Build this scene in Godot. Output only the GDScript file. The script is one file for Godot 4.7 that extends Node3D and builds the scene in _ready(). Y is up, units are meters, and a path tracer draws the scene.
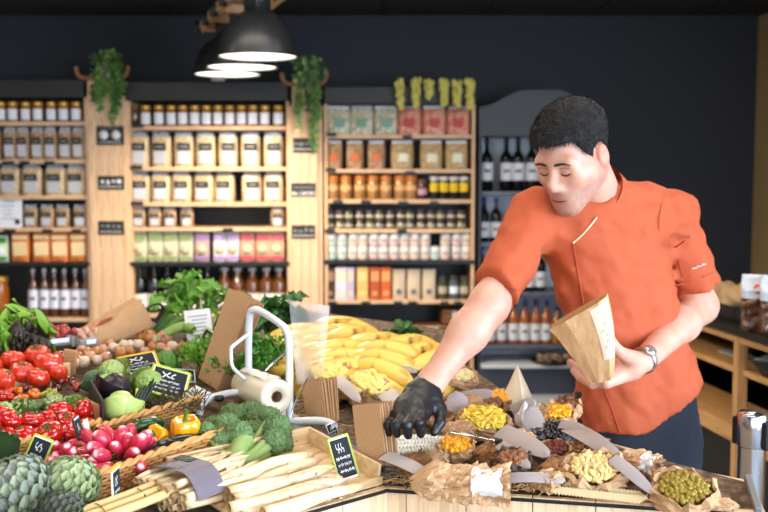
extends Node3D
# ---------------------------------------------------------------- camera numbers (768 x 512 picture)
const FOCAL := 1000.0
const PITCH := 0.0808
const EYE := Vector3(0, 1.5, 0)
const SHELF := 5.5          # distance of the shelving fronts
const WALL := 5.86          # distance of the back wall
var rng := RandomNumberGenerator.new()
var nz := FastNoiseLite.new()
var nz1 := FastNoiseLite.new()
var taken := {}
var mats := {}
var protos := {}
var texs := {}

func _ready():
	rng.seed = 7
	nz.seed = 3
	nz.frequency = 1.0
	nz.fractal_octaves = 3
	nz1.seed = 5
	nz1.frequency = 1.0
	nz1.fractal_type = FastNoiseLite.FRACTAL_NONE
	# ------------------------------------------------------------ camera
	var cam := Camera3D.new()
	cam.name = "camera"
	add_child(cam)
	cam.position = EYE
	cam.rotation.x = -PITCH
	var ca := CameraAttributesPhysical.new()
	ca.frustum_focal_length = 46.875
	ca.frustum_focus_distance = 2.02
	ca.exposure_aperture = 3.7
	ca.frustum_near = 0.05
	ca.frustum_far = 60.0
	cam.attributes = ca
	cam.fov = rad_to_deg(2.0 * atan(0.256))
	cam.current = true
	# ------------------------------------------------------------ sky and exposure
	var we := WorldEnvironment.new()
	we.name = "surroundings"
	var e := Environment.new()
	e.background_mode = Environment.BG_SKY
	e.tonemap_mode = Environment.TONE_MAPPER_LINEAR
	e.tonemap_exposure = 1.08
	e.sdfgi_enabled = true
	e.ssao_enabled = true
	e.ssil_enabled = true
	var sky := Sky.new()
	var pm := ProceduralSkyMaterial.new()
	pm.sky_top_color = Color(0.55, 0.68, 0.9)
	pm.sky_horizon_color = Color(0.86, 0.91, 0.97)
	pm.ground_horizon_color = Color(0.6, 0.6, 0.6)
	pm.ground_bottom_color = Color(0.4, 0.4, 0.4)
	pm.sky_energy_multiplier = 2.0
	sky.sky_material = pm
	e.sky = sky
	we.environment = e
	add_child(we)
	# ------------------------------------------------------------ daylight in the shop's windows
	area("storefront_daylight", Vector3(0.2, 1.55, 2.92), Vector3(0.2, 1.35, -3.0), Vector2(3.9, 2.1), Color(1.0, 0.985, 0.97), 7.5)
	area("side_window_daylight", Vector3(2.55, 1.5, -0.3), Vector3(0.0, 1.3, -1.4), Vector2(3.4, 1.9), Color(0.82, 0.91, 1.0), 25.0)
	# unseen light panels added overhead, two rows over the stand, one before the shelves
	for q in [[-1.5, -1.0], [0.3, -1.0], [-1.5, -2.3], [0.3, -2.3], [-2.2, -3.5], [-0.6, -3.5], [1.0, -3.5]]:
		added_light_panel(Vector3(q[0], 2.42, q[1]))
	build_room()
	build_shelves()
	build_counter()
	build_display()
	build_produce()
	build_sacks()
	build_person()

func added_light_panel(at: Vector3):  # added fixture, out of view, that lights the scene from above
	var o := thing("added_ceiling_panel", "added flat white light panel, out of view in the dark ceiling", "ceiling light", at, Basis(), "added ceiling light panels")
	part("frame", box_mesh(Vector3(1.2, 0.02, 0.3), 0.003), M("panel_frame", Color(0.85, 0.85, 0.85), 0.5), o)
	part("light_diffuser", box_mesh(Vector3(1.16, 0.004, 0.26)), M("panel_light", Color(1, 1, 1), 0.5, {"emit": Color(1.0, 0.96, 0.9), "energy": 1.5}), o, Vector3(0, -0.011, 0))
	area("added_panel_glow", at - Vector3(0, 0.02, 0), at - Vector3(0, 1, 0), Vector2(1.16, 0.26), Color(1.0, 0.95, 0.88), 0.95)

func area(called, at, to, size, col, energy):
	var l := AreaLight3D.new()
	l.name = called
	l.area_size = size
	l.light_color = col
	l.light_energy = energy
	l.shadow_enabled = true
	l.area_range = 30.0
	add_child(l, true)
	l.look_at_from_position(at, to, Vector3.UP if absf((to - at).normalized().y) < 0.99 else Vector3.FORWARD)
	return l

# ---------------------------------------------------------------- pixels to places
func ray(u: float, v: float) -> Vector3:
	var c := cos(PITCH)
	var s := sin(PITCH)
	return Vector3((u - 384.0) / FOCAL, 0, 0) + Vector3(0, c, -s) * ((256.0 - v) / FOCAL) + Vector3(0, -s, -c)

func px(u: float, v: float, d: float) -> Vector3:
	var r := ray(u, v)
	return EYE + r * (d / -r.z)

func hit(u: float, v: float, o: Vector3, n: Vector3) -> Vector3:
	var r := ray(u, v)
	return EYE + r * ((o - EYE).dot(n) / r.dot(n))

# ---------------------------------------------------------------- nodes
func numbered(called: String) -> String:
	var k: int = taken.get(called, 0)
	taken[called] = k + 1
	return called if k == 0 else "%s_%03d" % [called, k]

func meta(o, label, category, group = ""):
	if label: o.set_meta("label", label)
	if category: o.set_meta("category", category)
	if group: o.set_meta("group", group)
	return o

func thing(called, label, category, at = Vector3.ZERO, basis_ = Basis(), group = "") -> Node3D:
	var o := Node3D.new()
	o.name = numbered(called)
	add_child(o)
	o.transform = Transform3D(basis_, at)
	meta(o, label, category, group)
	return o

func part(called, mesh: Mesh, mat: Material, parent: Node3D, at = Vector3.ZERO, basis_ = Basis(), label = "") -> MeshInstance3D:
	var o := MeshInstance3D.new()
	o.name = called
	o.mesh = mesh
	o.material_override = mat
	parent.add_child(o, true)
	o.transform = Transform3D(basis_, at)
	if label: o.set_meta("label", label)
	return o

func solo(called, mesh: Mesh, mat: Material, label, category, at = Vector3.ZERO, basis_ = Basis(), group = "") -> MeshInstance3D:
	var o := MeshInstance3D.new()
	o.name = numbered(called)
	o.mesh = mesh
	o.material_override = mat
	add_child(o)
	o.transform = Transform3D(basis_, at)
	meta(o, label, category, group)
	return o

func struct(called, mesh: Mesh, mat: Material, at = Vector3.ZERO, basis_ = Basis()) -> MeshInstance3D:
	var o := solo(called, mesh, mat, "", "", at, basis_)
	o.set_meta("kind", "structure")
	return o

# a repeat: the first call builds it, later calls copy it with all its parts
func copy_of(key: String, maker: Callable, called, label, category, at, basis_ = Basis(), group = "") -> Node3D:
	var o: Node3D
	if protos.has(key):
		o = protos[key].duplicate()
		o.name = numbered(called)
		add_child(o)
	else:
		o = Node3D.new()
		o.name = numbered(called)
		add_child(o)
		maker.call(o)
		protos[key] = o
	o.transform = Transform3D(basis_, at)
	for k in ["label", "category", "group"]:
		if o.has_meta(k): o.remove_meta(k)
	meta(o, label, category, group)
	return o

func roty(a: float) -> Basis:
	return Basis(Vector3.UP, a)

func rnd(a: float, b: float) -> float:
	return rng.randf_range(a, b)

# ---------------------------------------------------------------- meshes
func T(smooth = true) -> SurfaceTool:
	var st := SurfaceTool.new()
	st.begin(Mesh.PRIMITIVE_TRIANGLES)
	st.set_smooth_group(0 if smooth else -1)
	return st

func done(st: SurfaceTool) -> ArrayMesh:
	st.generate_normals()
	st.index()
	return st.commit()

func tri_out(st: SurfaceTool, a: Vector3, b: Vector3, c: Vector3, mid: Vector3):
	var n := (c - a).cross(b - a)
	if n.dot((a + b + c) / 3.0 - mid) < 0.0:
		var t := b
		b = c
		c = t
	st.add_vertex(a); st.add_vertex(b); st.add_vertex(c)

func quad_out(st, a, b, c, d, mid):
	tri_out(st, a, b, c, mid)
	tri_out(st, a, c, d, mid)

func box(st: SurfaceTool, c: Vector3, s: Vector3, bev = 0.0, b = Basis()):
	st.set_smooth_group(-1)
	var h := s / 2.0
	var P := func(x: float, y: float, z: float) -> Vector3: return c + b * Vector3(x, y, z)
	if bev <= 0.0:
		for ax in 3:
			for sg in [-1.0, 1.0]:
				var q := []
				for k in [[-1, -1], [1, -1], [1, 1], [-1, 1]]:
					var p := Vector3.ZERO
					p[ax] = sg * h[ax]
					p[(ax + 1) % 3] = k[0] * h[(ax + 1) % 3]
					p[(ax + 2) % 3] = k[1] * h[(ax + 2) % 3]
					q.append(c + b * p)
				quad_out(st, q[0], q[1], q[2], q[3], c)
		return
	var V := func(ax: int, sx: float, sy: float, sz: float) -> Vector3:
		var p := Vector3(sx * (h.x - bev), sy * (h.y - bev), sz * (h.z - bev))
		p[ax] = [sx, sy, sz][ax] * h[ax]
		return c + b * p
	for ax in 3:
		for sg in [-1.0, 1.0]:
			var q := []
			for k in [[-1.0, -1.0], [1.0, -1.0], [1.0, 1.0], [-1.0, 1.0]]:
				var g := [0.0, 0.0, 0.0]
				g[ax] = sg; g[(ax + 1) % 3] = k[0]; g[(ax + 2) % 3] = k[1]
				q.append(V.call(ax, g[0], g[1], g[2]))
			quad_out(st, q[0], q[1], q[2], q[3], c)
		for s1 in [-1.0, 1.0]:
			for s2 in [-1.0, 1.0]:
				var a1 := (ax + 1) % 3
				var a2 := (ax + 2) % 3
				var q := []
				for k in [[a1, -1.0], [a2, -1.0], [a2, 1.0], [a1, 1.0]]:
					var g := [0.0, 0.0, 0.0]
					g[ax] = k[1]; g[a1] = s1; g[a2] = s2
					q.append(V.call(k[0], g[0], g[1], g[2]))
				quad_out(st, q[0], q[1], q[2], q[3], c)
	for sx in [-1.0, 1.0]:
		for sy in [-1.0, 1.0]:
			for sz in [-1.0, 1.0]:
				tri_out(st, V.call(0, sx, sy, sz), V.call(1, sx, sy, sz), V.call(2, sx, sy, sz), c)

func box_mesh(s: Vector3, bev = 0.0, c = Vector3.ZERO, b = Basis()) -> ArrayMesh:
	var st := T(false)
	box(st, c, s, bev, b)
	return done(st)

# a sheet or a closed skin from f(u, v), u and v in 0..1
func surf(st: SurfaceTool, nu: int, nv: int, f: Callable, col = null):
	var P := PackedVector3Array()
	P.resize((nu + 1) * (nv + 1))
	var C := PackedColorArray()
	if col != null: C.resize(P.size())
	for j in nv + 1:
		for i in nu + 1:
			var k := j * (nu + 1) + i
			P[k] = f.call(float(i) / nu, float(j) / nv)
			if col != null: C[k] = col.call(float(i) / nu, float(j) / nv, P[k])
	for j in nv:
		for i in nu:
			var a := j * (nu + 1) + i
			for k in [a, a + 1, a + nu + 2, a, a + nu + 2, a + nu + 1]:
				if col != null: st.set_color(C[k])
				st.set_uv(Vector2(float(k % (nu + 1)) / nu, float(k / (nu + 1)) / nv))
				st.add_vertex(P[k])

func prof(pts: Array, t: float) -> Vector2:
	var x := t * (pts.size() - 1)
	var i: int = clampi(int(x), 0, pts.size() - 2)
	return (pts[i] as Vector2).lerp(pts[i + 1], x - i)

# profile: Vector2(radius, height)
func lathe(st: SurfaceTool, pts: Array, segs: int, xf = Transform3D(), col = null):
	surf(st, segs, pts.size() - 1, func(u, v):
		var p: Vector2 = pts[int(round(v * (pts.size() - 1)))]
		return xf * Vector3(sin(u * TAU) * p.x, p.y, cos(u * TAU) * p.x), col)

func lathe_mesh(pts: Array, segs: int, xf = Transform3D(), col = null) -> ArrayMesh:
	var st := T()
	lathe(st, pts, segs, xf, col)
	return done(st)

# smooth curve through points for lathing
func smooth_pts(pts: Array, n: int) -> Array:
	var c := []
	for i in n + 1:
		var x := float(i) / n * (pts.size() - 1)
		var k: int = clampi(int(x), 0, pts.size() - 2)
		var a: Vector2 = pts[max(k - 1, 0)]
		var b: Vector2 = pts[k]
		var d: Vector2 = pts[k + 1]
		var g: Vector2 = pts[min(k + 2, pts.size() - 1)]
		c.append(b.cubic_interpolate(d, a, g, x - k))
	return c

func curve(pts: Array, n: int) -> Array:
	var c := []
	for i in n + 1:
		var x := float(i) / n * (pts.size() - 1)
		var k: int = clampi(int(x), 0, pts.size() - 2)
		c.append((pts[k] as Vector3).cubic_interpolate(pts[k + 1], pts[max(k - 1, 0)], pts[min(k + 2, pts.size() - 1)], x - k))
	return c

func tube(st: SurfaceTool, pts: Array, r, segs = 8, caps = true, flat = 1.0, col = null):
	st.set_smooth_group(0)
	var n := pts.size()
	var fr := []
	var up := Vector3.UP
	for i in n:
		var t: Vector3 = ((pts[min(i + 1, n - 1)] as Vector3) - pts[max(i - 1, 0)]).normalized()
		if i == 0:
			up = Vector3.RIGHT if absf(t.y) > 0.9 else Vector3.UP
		var x := up.cross(t).normalized()
		if x.length() < 0.5: x = Vector3.RIGHT
		up = t.cross(x).normalized()
		fr.append([x, up, t])
	var R := func(i: int) -> float: return r[i] if r is Array else r
	surf(st, segs, n - 1, func(u, v):
		var i: int = int(round(v * (n - 1)))
		return pts[i] + (fr[i][0] * cos(u * TAU) + fr[i][1] * sin(u * TAU) * flat) * R.call(i), col)
	if caps:
		for e in [0, n - 1]:
			for k in segs:
				var a: float = float(k) / segs * TAU
				var b: float = float(k + 1) / segs * TAU
				var pa: Vector3 = pts[e] + (fr[e][0] * cos(a) + fr[e][1] * sin(a) * flat) * R.call(e)
				var pb: Vector3 = pts[e] + (fr[e][0] * cos(b) + fr[e][1] * sin(b) * flat) * R.call(e)
				if col != null: st.set_color(col.call(0.0, 0.0 if e == 0 else 1.0, pts[e]))
				tri_out(st, pts[e], pa, pb, pts[e] - fr[e][2] * (0.1 if e else -0.1))

func tube_mesh(pts: Array, r, segs = 8, flat = 1.0) -> ArrayMesh:
	var st := T()
	tube(st, pts, r, segs, true, flat)
	return done(st)

func ball(st: SurfaceTool, c: Vector3, r: Vector3, nu = 10, nv = 6, lump = 0.0, fr = 1.0, col = null, b = Basis()):
	st.set_smooth_group(0)
	surf(st, nu, nv, func(u, v):
		var a: float = u * TAU
		var t: float = v * PI
		var d := Vector3(sin(a) * sin(t), cos(t), cos(a) * sin(t))
		var k: float = 1.0 + (lump * nz.get_noise_3dv((d + c * 31.0) * fr) if lump != 0.0 else 0.0)
		return c + b * (d * r * k), col)

func arc(st: SurfaceTool, r: float, y0: float, y1: float, a0: float, a1: float, segs = 10, mid = 0.0):
	surf(st, segs, 1, func(u, v):
		var a: float = mid + lerpf(a0, a1, u)
		return Vector3(sin(a) * r, lerpf(y0, y1, v), cos(a) * r))

func prism(st: SurfaceTool, poly: PackedVector2Array, y0: float, y1: float, xf = Transform3D()):
	# polygon in x, z; extruded along y
	st.set_smooth_group(-1)
	var idx := Geometry2D.triangulate_polygon(poly)
	var mid := Vector3.ZERO
	for p in poly: mid += Vector3(p.x, (y0 + y1) / 2, p.y) / poly.size()
	for y in [y0, y1]:
		for k in range(0, idx.size(), 3):
			var q := []
			for m in 3: q.append(xf * Vector3(poly[idx[k + m]].x, y, poly[idx[k + m]].y))
			tri_out(st, q[0], q[1], q[2], xf * Vector3(mid.x, mid.y * 2 - y + (y - mid.y) * 0.5, mid.z) if y0 == y1 else xf * Vector3(poly[idx[k]].x, mid.y, poly[idx[k]].y))
	for i in poly.size():
		var a := poly[i]
		var b := poly[(i + 1) % poly.size()]
		quad_out(st, xf * Vector3(a.x, y0, a.y), xf * Vector3(b.x, y0, b.y), xf * Vector3(b.x, y1, b.y), xf * Vector3(a.x, y1, a.y), xf * mid)

# ---------------------------------------------------------------- materials
func ntex(key: String, freq: float, ramp: Array, o := {}) -> NoiseTexture2D:
	if texs.has(key): return texs[key]
	var t := NoiseTexture2D.new()
	var n := FastNoiseLite.new()
	n.noise_type = o.get("type", FastNoiseLite.TYPE_SIMPLEX_SMOOTH)
	n.frequency = freq
	n.fractal_octaves = o.get("oct", 4)
	n.seed = hash(key) % 1000
	if o.get("warp", 0.0) > 0.0:
		n.domain_warp_enabled = true
		n.domain_warp_amplitude = o.warp
		n.domain_warp_frequency = freq
	t.noise = n
	t.width = o.get("size", 256)
	t.height = o.get("size", 256)
	t.seamless = true
	if ramp:
		var g := Gradient.new()
		var offs := PackedFloat32Array()
		var cols := PackedColorArray()
		for r in ramp:
			offs.append(r[0]); cols.append(r[1])
		g.offsets = offs
		g.colors = cols
		t.color_ramp = g
	texs[key] = t
	return t

func M(key: String, col = Color.WHITE, rough := 0.6, o := {}) -> StandardMaterial3D:
	if mats.has(key): return mats[key]
	var m := StandardMaterial3D.new()
	m.resource_name = key
	m.albedo_color = col
	m.roughness = rough
	m.metallic = o.get("metal", 0.0)
	m.metallic_specular = o.get("spec", 0.5)
	m.cull_mode = BaseMaterial3D.CULL_DISABLED
	if o.has("tex"):
		m.albedo_texture = o.tex
		m.uv1_triplanar = not o.get("uv", false)
		m.uv1_scale = o.get("scale", Vector3.ONE)
		m.uv1_world_triplanar = o.get("world", false)
	if o.has("bump"):
		m.heightmap_enabled = true
		m.heightmap_texture = o.bump
		m.heightmap_scale = o.get("bump_cm", 0.1)
		m.uv1_triplanar = not o.get("uv", false)
		m.uv1_scale = o.get("scale", Vector3.ONE)
	if o.get("vc", false): m.vertex_color_use_as_albedo = true
	if o.has("alpha"):
		m.transparency = BaseMaterial3D.TRANSPARENCY_ALPHA
		m.albedo_color.a = o.alpha
	if o.has("emit"):
		m.emission_enabled = true
		m.emission = o.emit
		m.emission_energy_multiplier = o.get("energy", 1.0)
	if o.has("coat"):
		m.clearcoat_enabled = true
		m.clearcoat = o.coat
		m.clearcoat_roughness = 0.15
	if o.has("back"):
		m.backlight_enabled = true
		m.backlight = o.back
	if o.has("sss"):
		m.subsurf_scatter_enabled = true
		m.subsurf_scatter_strength = o.sss
	if o.has("rim"):
		m.rim_enabled = true
		m.rim = o.rim
	mats[key] = m
	return m

func wood(key: String, col: Color, along := 1, dark := 0.8) -> StandardMaterial3D:
	# grain along axis 0, 1 or 2 of the object
	var t := ntex("grain_%0.2f" % dark, 0.012, [[0.0, Color(dark, dark * 0.96, dark * 0.9)], [0.45, Color(0.95, 0.93, 0.9)], [0.6, Color(1, 1, 1)], [1.0, Color(dark + 0.06, dark, dark * 0.93)]], {"warp": 18.0, "oct": 5, "size": 512})
	var s := Vector3(7, 7, 7)
	s[along] = 0.55
	return M(key, col, 0.55, {"tex": t, "scale": s})
# ================================================================ the room
func build_room():
	var grey := M("anthracite_paint", Color(0.138, 0.152, 0.186), 0.75, {"bump": ntex("plaster", 0.05, []), "bump_cm": 0.03, "scale": Vector3(3, 3, 3)})
	var tan_paint := M("ochre_paint", Color(0.74, 0.62, 0.42), 0.8, {"bump": ntex("plaster", 0.05, []), "bump_cm": 0.03, "scale": Vector3(3, 3, 3)})
	var floor_m := M("grey_floor", Color(0.62, 0.61, 0.6), 0.45, {"tex": ntex("floor", 0.02, [[0, Color(0.8, 0.8, 0.8)], [1, Color(1, 1, 1)]]), "scale": Vector3(0.5, 0.5, 0.5)})
	var white := M("white_paint", Color(0.78, 0.77, 0.75), 0.8)
	var H := 2.41
	var X0 := -4.2
	var X1 := 2.16
	var Z1 := 3.0
	struct("floor", box_mesh(Vector3(8.4, 0.1, 9.4)), floor_m, Vector3(-0.9, -0.05, -1.45))
	struct("wall_back", box_mesh(Vector3(8.4, H + 0.2, 0.1)), grey, Vector3(-0.9, H / 2, -WALL - 0.05))
	struct("wall_left", box_mesh(Vector3(0.1, H, 8.86)), white, Vector3(X0 - 0.05, H / 2, -1.43))
	# the side wall: solid near the corner, a wide shop window towards the street
	var side := struct("wall_right", box_mesh(Vector3(0.1, H, 3.76)), tan_paint, Vector3(X1 + 0.05, H / 2, -3.98))
	part("window_apron", box_mesh(Vector3(0.1, 0.5, 5.1)), tan_paint, side, Vector3(0.45, 0.25 - H / 2, 4.43))
	part("window_head", box_mesh(Vector3(0.1, 0.03, 5.1)), tan_paint, side, Vector3(0.45, H / 2 - 0.015, 4.43))
	part("return_wall", box_mesh(Vector3(0.5, H, 0.1)), tan_paint, side, Vector3(0.2, 0, 1.9))
	var front := struct("wall_front", box_mesh(Vector3(8.4, 0.45, 0.1)), white, Vector3(-0.9, 0.225, Z1 + 0.05))
	part("pier", box_mesh(Vector3(2.3, H, 0.1)), white, front, Vector3(-2.2, H / 2 - 0.225, 0))
	part("window_head", box_mesh(Vector3(8.4, 0.03, 0.1)), white, front, Vector3(0, H - 0.24, 0))
	# dark tiled ceiling
	var ceil_m := M("dark_ceiling_tile", Color(0.11, 0.115, 0.13), 0.85)
	var rail := M("ceiling_rail", Color(0.16, 0.165, 0.18), 0.6)
	var c := struct("ceiling", box_mesh(Vector3(8.4, 0.06, 9.4)), ceil_m, Vector3(-0.9, H + 0.05, -1.45))
	var tile := box_mesh(Vector3(0.585, 0.012, 0.585), 0.004)
	for i in 13:
		for j in 3:
			part("ceiling_tile", tile, ceil_m, c, Vector3(-3.6 + i * 0.6, -0.037, -4.12 + j * 0.6))
	for i in 12: part("ceiling_rail", box_mesh(Vector3(0.014, 0.01, 8.9)), rail, c, Vector3(-3.3 + i * 0.6, -0.042, 0))
	for j in 14: part("ceiling_rail", box_mesh(Vector3(8.2, 0.01, 0.014)), rail, c, Vector3(0, -0.042, -3.82 + j * 0.6))
	struct("baseboard_back", box_mesh(Vector3(8.2, 0.09, 0.02), 0.004), M("dark_trim", Color(0.1, 0.1, 0.11), 0.5), Vector3(-0.9, 0.045, -WALL + 0.012))
	# glazing bars and panes of the shop front
	var bar := M("window_bar", Color(0.12, 0.12, 0.13), 0.4)
	var glass := M("pane_glass", Color(0.95, 0.98, 1.0), 0.02, {"alpha": 0.04})
	var w := struct("window_1", box_mesh(Vector3(0.06, 2.0, 0.06)), bar, Vector3(-1.8, 1.42, Z1 + 0.02))
	for x in [1.35, 2.7, 4.05]: part("mullion", box_mesh(Vector3(0.06, 2.0, 0.06)), bar, w, Vector3(x, 0, 0))
	for x in [0.675, 2.025, 3.375]: part("pane", box_mesh(Vector3(1.28, 1.96, 0.008)), glass, w, Vector3(x, 0, 0.03))
	var w2 := struct("window_2", box_mesh(Vector3(0.06, 1.9, 0.06)), bar, Vector3(X1 + 0.47, 1.46, -2.0))
	for z in [1.7, 3.4, 4.95]: part("mullion", box_mesh(Vector3(0.06, 1.9, 0.06)), bar, w2, Vector3(0, 0, z))
	for z in [0.85, 2.55, 4.2]: part("pane", box_mesh(Vector3(0.008, 1.86, 1.6)), glass, w2, Vector3(0.03, 0, z))
	# lamps over the display: three black domes on a wooden ladder frame
	var shell := M("lamp_shell", Color(0.13, 0.135, 0.145), 0.38)
	var inner := M("lamp_inner", Color(0.9, 0.9, 0.88), 0.5)
	var disc := M("lamp_disc", Color(1, 1, 1), 0.5, {"emit": Color(1.0, 0.97, 0.92), "energy": 2.2})
	var spots := [[258.0, 57.5, 4.2], [242.0, 68.0, 4.68], [227.5, 75.0, 5.02]]
	var says := ["black dome pendant lamp hanging clear in front of the other two", "black dome pendant lamp hanging between the other two", "black dome pendant lamp hanging closest to the shelves"]
	for i in 3:
		var s: Array = spots[i]
		var p := px(s[0], s[1], s[2])
		var L := copy_of("dome_lamp", func(o):
			var R := 0.163
			var pts := []
			for k in 15:
				var a := k / 14.0 * PI / 2.0 * 0.86
				pts.append(Vector2(R * cos(a), 0.004 + R * 1.2 * sin(a)))
			part("shade", lathe_mesh(pts, 40), shell, o)
			var q := []
			for k in 15:
				var a := k / 14.0 * PI / 2.0 * 0.86
				q.append(Vector2((R - 0.004) * cos(a), 0.004 + (R - 0.004) * 1.19 * sin(a)))
			part("lining", lathe_mesh(q, 40), inner, o)
			part("rim", tube_mesh(range(33).map(func(k): return Vector3(sin(k / 32.0 * TAU) * R, 0.003, cos(k / 32.0 * TAU) * R)), 0.003, 6), shell, o)
			part("diffuser", lathe_mesh([Vector2(0.0, 0.010), Vector2(R * 0.97, 0.010)], 40), disc, o)
			part("neck", lathe_mesh([Vector2(0.034, 0.19), Vector2(0.056, 0.187), Vector2(0.056, 0.265), Vector2(0.05, 0.275), Vector2(0.0, 0.276)], 28), shell, o)
			part("cable", tube_mesh([Vector3(0, 0.27, 0), Vector3(0, 0.40, 0)], 0.004, 6), shell, o), "pendant_lamp", says[i], "lamp", p, Basis(), "dome lamps over the display")
		var l := SpotLight3D.new()
		l.name = "lamp_glow"
		add_child(l, true)
		l.position = p + Vector3(0, 0.0, 0)
		l.rotation.x = -PI / 2
		l.spot_angle = 80.0
		l.spot_angle_attenuation = 0.6
		l.light_size = 0.14
		l.light_energy = 2.0
		l.light_color = Color(1.0, 0.93, 0.83)
		l.spot_range = 12.0
		l.shadow_enabled = true
	# wooden ladder the lamps hang from, with black cable grips
	var pine := wood("lamp_frame_wood", Color(0.86, 0.70, 0.52), 2)
	var a0 := px(259, 3, 4.2) + Vector3(0, 0.045, 0)
	var a1 := px(226, 24, 5.05) + Vector3(0, 0.045, 0)
	a1.y = a0.y
	var dirn := (a1 - a0).normalized()
	var fb := Basis.looking_at(dirn, Vector3.UP)
	var lf := thing("lamp_frame", "pale wooden ladder frame under the ceiling carrying the dome lamps", "lamp frame", (a0 + a1) / 2, fb)
	for sx in [-1, 1]:
		part("rail", box_mesh(Vector3(0.035, 0.045, 1.35), 0.004), pine, lf, Vector3(0.10 * sx, 0, 0))
	for k in 5:
		part("rung", box_mesh(Vector3(0.17, 0.04, 0.035), 0.004), pine, lf, Vector3(0, 0, -0.6 + k * 0.3))
	for k in 5:
		part("cable_grip", lathe_mesh([Vector2(0, -0.03), Vector2(0.018, -0.03), Vector2(0.02, 0.0), Vector2(0.018, 0.03), Vector2(0, 0.03)], 12), shell, lf, Vector3(-0.125, -0.01, -0.55 + k * 0.28))
	for k in [-1, 1]:
		part("hanger", box_mesh(Vector3(0.012, 0.16, 0.012)), shell, lf, Vector3(0, 0.10, 0.5 * k))
	# small light downlight far behind the lamps
	solo("ceiling_spotlight", lathe_mesh([Vector2(0, 0), Vector2(0.035, 0.0), Vector2(0.04, 0.012), Vector2(0.036, 0.03), Vector2(0, 0.03)], 20), M("spot_cup", Color(0.75, 0.72, 0.68), 0.4), "small pale round spotlight cup fixed to the shelf canopy behind the dome lamps", "spotlight", px(218, 81, SHELF - 0.03))

# ================================================================ shelving along the back wall
var kpx := SHELF / 1000.0

func sy(v: float) -> float:
	return px(384, v, SHELF).y

func sx(u: float) -> float:
	return px(u, 256, SHELF).x

func bag_skin(w: float, h: float, d: float, top: float, lump: float, seedv: float, pw := 0.35) -> ArrayMesh:
	# a filled upright pouch: thick at the foot, pressed flat to a seam at the top
	var st := T()
	surf(st, 20, 10, func(u, v):
		var a: float = u * TAU
		var cx := signf(sin(a)) * pow(absf(sin(a)), pw + 0.2)
		var cz := signf(cos(a)) * pow(absf(cos(a)), 0.6)
		var y: float = v * h
		var dd := d / 2 * lerpf(1.0, top, pow(v, 2.2)) * (0.86 + 0.14 * smoothstep(0.0, 0.12, v))
		var ww := w / 2 * (0.95 + 0.05 * sin(v * PI))
		var k: float = nz.get_noise_3d(cx * 2.0 + seedv, y * 25.0, cz * 2.0) * lump
		return Vector3(cx * ww, y, cz * dd * (1.0 + k * 3.0) + k * d * 0.4))
	surf(st, 20, 1, func(u, v):
		var a: float = u * TAU
		var cx := signf(sin(a)) * pow(absf(sin(a)), pw + 0.2)
		var cz := signf(cos(a)) * pow(absf(cos(a)), 0.6)
		return Vector3(cx * w / 2 * 0.95 * v, 0, cz * d / 2 * 0.86 * v))
	return done(st)

func jar_maker(r: float, h: float, lid_h: float, glass: Material, lid: Material, label: Material, l0 := 0.12, l1 := 0.72) -> Callable:
	return func(o):
		var hb := h - lid_h
		part("jar_body", lathe_mesh([Vector2(0, 0), Vector2(r * 0.9, 0), Vector2(r, r * 0.12), Vector2(r, hb * 0.82), Vector2(r * 0.86, hb * 0.96), Vector2(r * 0.84, hb)], 16), glass, o)
		part("lid", lathe_mesh([Vector2(r * 0.9, hb - 0.002), Vector2(r * 0.93, hb), Vector2(r * 0.93, h - 0.003), Vector2(r * 0.88, h), Vector2(0, h)], 16), lid, o)
		if label:
			var st := T()
			arc(st, r * 1.015, hb * l0, hb * l1 + hb * 0.06, -1.05, 1.05, 12)
			part("label", done(st), label, o)

func bottle_maker(r: float, h: float, glass: Material, cap: Material, label: Material, l0 := 0.14, l1 := 0.42, cap_h := 0.12, shoulder := 0.58, neck := 0.36) -> Callable:
	return func(o):
		var pts := [Vector2(0, 0), Vector2(r * 0.92, 0), Vector2(r, r * 0.1), Vector2(r, h * shoulder), Vector2(r * 0.93, h * (shoulder + 0.05)), Vector2(r * 0.62, h * (shoulder + 0.12)), Vector2(r * neck, h * (shoulder + 0.17)), Vector2(r * neck * 0.92, h * 0.985)]
		part("bottle_glass", lathe_mesh(pts, 18), glass, o)
		part("capsule", lathe_mesh([Vector2(r * neck * 1.02, h * (1.0 - cap_h)), Vector2(r * neck * 1.1, h * (1.005 - cap_h)), Vector2(r * neck * 1.12, h * 0.99), Vector2(r * neck, h), Vector2(0, h)], 14), cap, o)
		if label:
			var st := T()
			arc(st, r * 1.015, h * l0, h * l1, -1.7, 1.7, 14)
			var lb := part("label", done(st), label, o)
			var st2 := T()
			arc(st2, r * 1.03, h * lerpf(l0, l1, 0.45), h * lerpf(l0, l1, 0.62), -0.55, 0.55, 6)
			part("label_print", done(st2), M("label_print", Color(0.45, 0.42, 0.42), 0.7), lb)

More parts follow.
